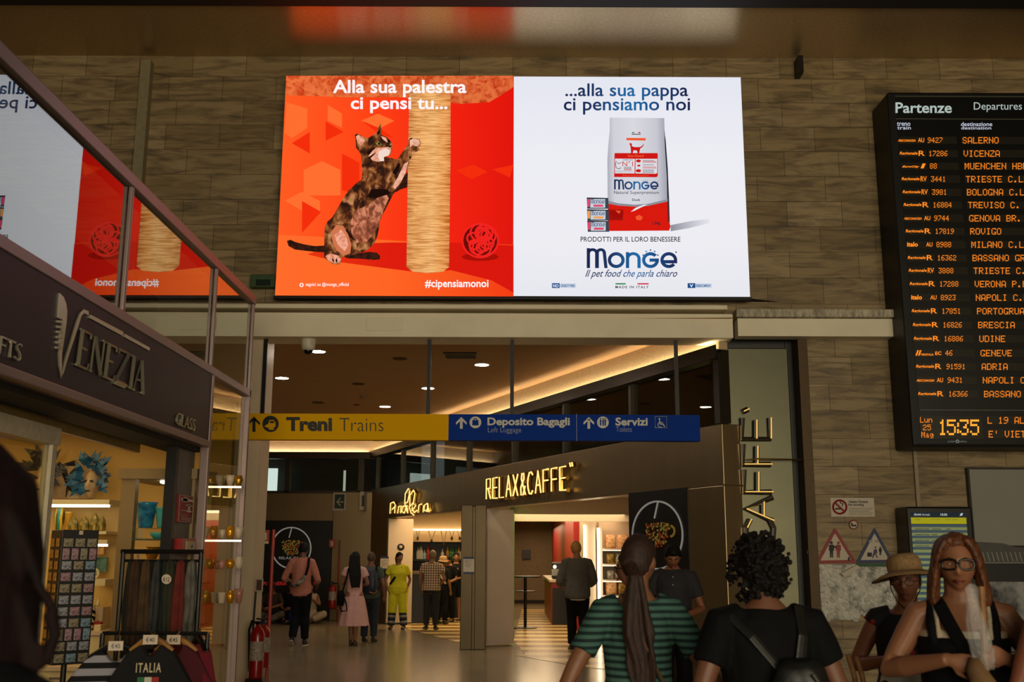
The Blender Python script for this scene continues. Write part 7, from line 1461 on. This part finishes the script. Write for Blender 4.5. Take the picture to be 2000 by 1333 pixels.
o = thing('shoulder_bag', 'black bag hanging at left side of woman in pink dress', 'bag', p.L((-.25, -.05, .72))); b = MB(); b.loft([[p.L((-.24+hw*math.cos(R(a)), -.1+dp*math.sin(R(a)), z)) for a in range(0, 360, 20)] for z, hw, dp in ((.74, .05, .09), (.8, .07, .12), (.95, .07, .12), (1.03, .05, .08))]).build('body', K_blk, o, smooth=True)
MB().tube([p.L(q) for q in ((-.22, -.12, 1.0), (-.14, -.13, 1.25), (-.115, -.09, 1.44), (-.11, .02, 1.45))], .014, 8, flat=.5).build('strap', K_blk, o); MB().tube([p.L(q) for q in ((-.2, -.2, .98), (-.12, -.26, .8), (-.1, -.27, .66), (-.2, -.25, .65), (-.26, -.2, .76))], .014, 8, flat=.6).build('loose_strap', K_blk, o)
Y = feet(722, 1255).y
p = Person('man in grey green tee with navy backpack behind woman in pink dress', spot_x(725, Y), Y, tall(720, 1079, Y), -12, 'm', 1.1, '#8a5a42', {'R': ((.28, -.04, 1.12), (.27, .06, .9))}, yaw=14)
p.top(mat('grey green tee', '#3c4a40', .9), 't_shirt', .42); p.pants(mat('dark denim', '#1c2430', .9)); p.shoes(SH_blk); p.hair(mat('cropped grey hair', '#4a3628', .7), .06, .0, -.07, .006)
o = thing('backpack', 'navy backpack on man behind woman in pink dress', 'backpack', p.T((.05, -.22, 1.0))); b = MB(); b.loft([[p.T((.06+hw*math.copysign(abs(math.cos(R(a)))**.6, math.cos(R(a))), -.21+dp*math.sin(R(a)), z)) for a in range(0, 360, 15)] for z, hw, dp in ((.93, .10, .06), (.96, .15, .1), (1.1, .165, .12), (1.3, .15, .1), (1.4, .11, .07), (1.43, .06, .04))]).build('bag_body', mat('navy nylon', '#161c34', .5), o, smooth=True)
MB().tube([p.T(q) for q in ((.15, -.12, 1.36), (.13, -.03, 1.48), (.12, .08, 1.42), (.16, .09, 1.2), (.19, -.05, 1.02))], .022, 8, flat=.5).build('strap', K_blk, o); b = MB().tube([p.T(q) for q in ((.19, -.25, 1.05), (.21, -.24, .98), (.17, -.3, .95), (.09, -.33, .98))], .012, 6); b.build('trim', mat('tan trim', '#8a5a34', .6), o)
Y = feet(778, 1230).y
p = Person('woman in yellow hi-vis workwear standing by cream door panel', spot_x(779, Y), Y, tall(778, 1080, Y), 176, 'f', 1.22, '#a06a4a', {'R': ((.31, -.02, 1.12), (.24, .06, .93)), 'L': ((-.27, -.04, 1.12), (-.21, .04, .92))}, legs={'L': ((-.12, .02, .49), (-.15, 0, .085)), 'R': ((.12, .02, .49), (.15, 0, .085))}, yaw=40)
M_hv = mat('hi-vis yellow', '#ccc412', .8, var=.08); M_hvb = mat('hi-vis navy band', '#1a1a24', .8); M_rfl = mat('reflective tape', '#8a8a80', .4, .3)
p.top(M_hv, 'polo_shirt', .42, .93, .02, 1.465, .02, .04, .006); p.pants(M_hv, 'trousers', .70, .034, .02, 1.02, .008)
b = MB(); b.loft([p.ring(z, .03) for z in (1.0, 1.06)]); p.wear('waist_bag', b, M_hvb, 0)
for q in 'LR':
    an, kn = p.leg[q][0][-1], p.leg[q][0][3]; b = MB(); b.tube([kn.lerp(an, .26), kn.lerp(an, .98)], [.098, .085], 16); p.wear('trouser_cuff', b, M_hvb, .002)
    for t_ in (.40, .72): b = MB(); b.tube([kn.lerp(an, t_), kn.lerp(an, t_+.13)], [.101-.013*t_, .1-.013*t_], 16); put(b.mesh('reflective_band'), 'reflective_band', M_rfl, p.M, p.o)
p.shoes(SH_blk, None, 1.15); p.face('#8a4a40')
def pt(b): b.tube([p.MH @ V((0, -.1, .03)), p.MH @ V((0, -.15, .0)), p.MT @ V((.05, -.09, 1.42)), p.MT @ V((.06, -.02, 1.33))], [.03, .035, .03, .008], 8)
p.hair(H_blk, .06, .01, -.08, .014, .003, extra=pt)
b = p.band([(-.1, -.02, 1.47), (-.08, .09, 1.42), (0, .15, 1.28), (.1, .16, 1.12), (.18, .1, 1.02)], .024, .006, None, '', '', ''); st = thing('shoulder_strap', 'black strap across the hi-vis shirt', 'strap', p.T((.18, .1, 1.0))); b.build('strap', K_blk, st)
Y = feet(838, 1231).y
p = Person('grey haired man in checked shirt seen from behind at bar entrance', spot_x(844, Y), Y, tall(846, 1076, Y), -14, 'm', 1.12, '#a06c4c', {'L': ((-.27, -.03, 1.13), (-.25, .04, .9)), 'R': ((.34, -.10, 1.12), (.17, .0, .98))}, legs={'L': ((-.11, .03, .49), (-.12, .02, .085), (-.6, .8, 0)), 'R': ((.1, 0, .49), (.11, -.02, .085))}, yaw=-8)
def check():
    m, t, b = newmat('checked cotton'); tc = N(t, 'ShaderNodeTexCoord'); sx = N(t, 'ShaderNodeSeparateXYZ'); t.links.new(tc.outputs['Object'], sx.inputs[0]); cs = []
    for ax in (0, 2):
        d = N(t, 'ShaderNodeMath', _operation='MULTIPLY'); d.inputs[1].default_value = 1/.05; t.links.new(sx.outputs[ax], d.inputs[0]); f = N(t, 'ShaderNodeMath', _operation='FRACT'); a = N(t, 'ShaderNodeMath', _operation='ADD'); a.inputs[1].default_value = 50; t.links.new(d.outputs[0], a.inputs[0]); t.links.new(a.outputs[0], f.inputs[0]); g_ = N(t, 'ShaderNodeMath', _operation='GREATER_THAN'); g_.inputs[1].default_value = .68; t.links.new(f.outputs[0], g_.inputs[0]); cs.append(g_)
    s_ = N(t, 'ShaderNodeMath', _operation='ADD'); t.links.new(cs[0].outputs[0], s_.inputs[0]); t.links.new(cs[1].outputs[0], s_.inputs[1]); h_ = N(t, 'ShaderNodeMath', _operation='MULTIPLY'); h_.inputs[1].default_value = .5; t.links.new(s_.outputs[0], h_.inputs[0]); rp = ramp(t, [(0, '#c8b090'), (.5, '#7a5a44'), (1, '#2a1a16')]); t.links.new(h_.outputs[0], rp.inputs[0]); t.links.new(rp.outputs[0], b.inputs['Base Color']); b.inputs['Roughness'].default_value = .85; return m
p.top(check(), 'shirt', .40, .86, .018, 1.475, .02, .03, .006); p.pants(mat('charcoal trousers', '#1e1e20', .85)); p.shoes(SH_blk); p.hair(mat('silver hair', '#8a7254', .6, c2='#5c4832', scale=60), .06, .01, -.06, .009)
Y = 25.2
p = Person('woman bar worker in black polo facing out at right of bar', spot_x(891, Y), Y, tall(890, 1080, Y), 165, 'f', 1.1, '#b07450', {'R': ((.25, .02, 1.12), (.08, .22, 1.1)), 'L': ((-.25, .02, 1.12), (-.1, .22, 1.08))}, yaw=20, voxel=.015); p.face(); p.top(K_blk, 'polo_shirt', .4); p.hair(H_blk, .06, .01, -.08, .012); p.shoes(SH_blk, None, 1.2)
b = MB(); b.loft([p.ring(z, .025) for z in (.80, .86, .93, 1.0)]); 
for q in 'LR': a, r_ = p.upto(q, .35, .03, 'leg'); b.tube(a, r_, 12)
p.wear('shorts', b, K_blk); b = MB(); b.ell(p.MT @ V((-.08, .125, 1.33)), (.022, .006, .022), 10, 6); put(b.mesh('badge'), 'badge', mat('gold badge', '#a8802a', .4), p.M, p.o)
Y = 24.6
p = Person('dark haired person in black looking down beside bar worker', spot_x(878, Y), Y, tall(878, 1084, Y), 150, 'm', 1.0, '#a86e4c', {'R': ((.24, .02, 1.12), (.08, .24, 1.02)), 'L': ((-.24, .02, 1.12), (-.06, .24, 1.0))}, pitch=22, voxel=.015); p.face(); p.top(K_blk, 't_shirt', .42); p.pants(K_blk); p.shoes(SH_blk, SH_pale); p.hair(H_blk, .055, .0, -.07, .014)
Y = 24.0
p = Person('person in straw trilby with striped strap behind the checked shirt man', spot_x(864.5, Y), Y, tall(866, 1090, Y), -30, 'm', .95, '#a06a4a', voxel=.015, yaw=-30); p.top(K_navy, 't_shirt', .5); p.pants(K_navy); p.shoes(SH_blk); p.hair(H_brn); hat(p, M_straw, .13, 'trilby', 0)
b = p.band([(-.12, -.04, 1.47), (-.02, -.14, 1.36), (.1, -.14, 1.2), (.16, -.08, 1.06)], .03, .01, None, '', '', ''); st = thing('shoulder_strap', 'pale strap on back of person in trilby', 'strap', p.T((.16, -.08, 1.05))); b.build('strap', M_cream, st)
# seated travellers in front of the end wall
def seated(label, px, pyhead, Y, rz, sex, skin, topm, pantm, hairm, arms, legs, yaw=0, pitch=0, sleeve=.42, capm=None):
    q = Person(label, spot_x(px, Y), Y, 1.68, rz, sex, 1.05, skin, arms, legs, base=-.79, yaw=yaw, pitch=pitch, voxel=.014, lean=8)
    q.face(); q.top(topm, 'top', sleeve, .88); q.pants(pantm, 'trousers', .95, .02, .01, .98); q.shoes(SH_blk); q.hair(hairm, .058, -.02, -.09, .012)
    if capm: hat(q, capm, .10, 'cap', 6, .08)
    return q
YS2 = 24.3
LG = {'L': ((-.36, .34, .22), (-.08, .42, .09), (.8, .5, 0)), 'R': ((.36, .34, .22), (.08, .36, .09), (-.8, .5, 0))}
p = seated('cross legged traveller in brown cap sitting by end wall poster', 538, 1170, YS2, 170, 'm', '#8a5438', mat('brown tee', '#3a2a1c', .9), mat('patterned trousers', '#8a7a68', .9, c2='#2a2420', scale=18), H_brn, {'R': ((.26, .12, .42), (.12, .36, .34)), 'L': ((-.26, .12, .42), (-.08, .38, .36))}, LG, pitch=20, capm=mat('brown cap', '#3a2416', .8))
p = seated('seated woman drinking, pale top and trousers, right of pink shirt man', 609, 1166, YS2, 185, 'f', '#a06a4a', mat('pale tank', '#b0a08a', .9), mat('cream trousers', '#a89880', .9), H_blk, {'R': ((.24, .14, .42), (.05, .24, .68)), 'L': ((-.24, .14, .42), (-.03, .24, .58))}, LG, sleeve=.12)
o = thing('drink_cup', 'dark cup held by seated woman in pale top', 'cup', p.L((0, .27, .66))); MB().lathe([(.03, 0), (.04, .1), (.041, .105), (.01, .105)], p.L((.02, .27, .63)), 14).build('cup', K_blk, o)
p = seated('seated traveller in dark top hidden behind legs of pink shirt man', 573, 1185, YS2, 180, 'm', '#8a5438', K_navy, K_navy, H_brn, {'R': ((.26, .12, .42), (.12, .36, .34)), 'L': ((-.26, .12, .42), (-.08, .38, .36))}, LG)
c_ = onY(578, 1222, 23.6); o = thing('backpack', 'bright blue backpack on floor behind pink shirt man', 'backpack', (c_.x, 23.6, 0)); b = MB(); b.loft([[V((c_.x+hw*math.cos(R(a)), 23.6+dp*math.sin(R(a)), z)) for a in range(0, 360, 20)] for z, hw, dp in ((.01, .14, .1), (.06, .17, .13), (.3, .16, .12), (.42, .11, .08), (.45, .05, .04))]).build('bag_body', mat('blue nylon', '#1a3a8a', .6), o, smooth=True); MB().tube([(c_.x-.04, 23.6, .44), (c_.x, 23.6, .48), (c_.x+.04, 23.6, .44)], .01, 6).build('grab_loop', K_blk, o)
Y = 20.8
p = Person('person in black half hidden by the white jamb at left', spot_x(490, Y), Y, tall(492, 1090, Y), 40, 'f', 1.0, '#a86a48', {'R': ((.24, .02, 1.12), (.24, .16, .9)), 'L': ((-.24, 0, 1.12), (-.2, .1, .9))}); p.top(K_blk, 't_shirt', .3); p.pants(K_blk); p.shoes(SH_blk); p.hair(H_blk, .06, -.02, -.1, .014)
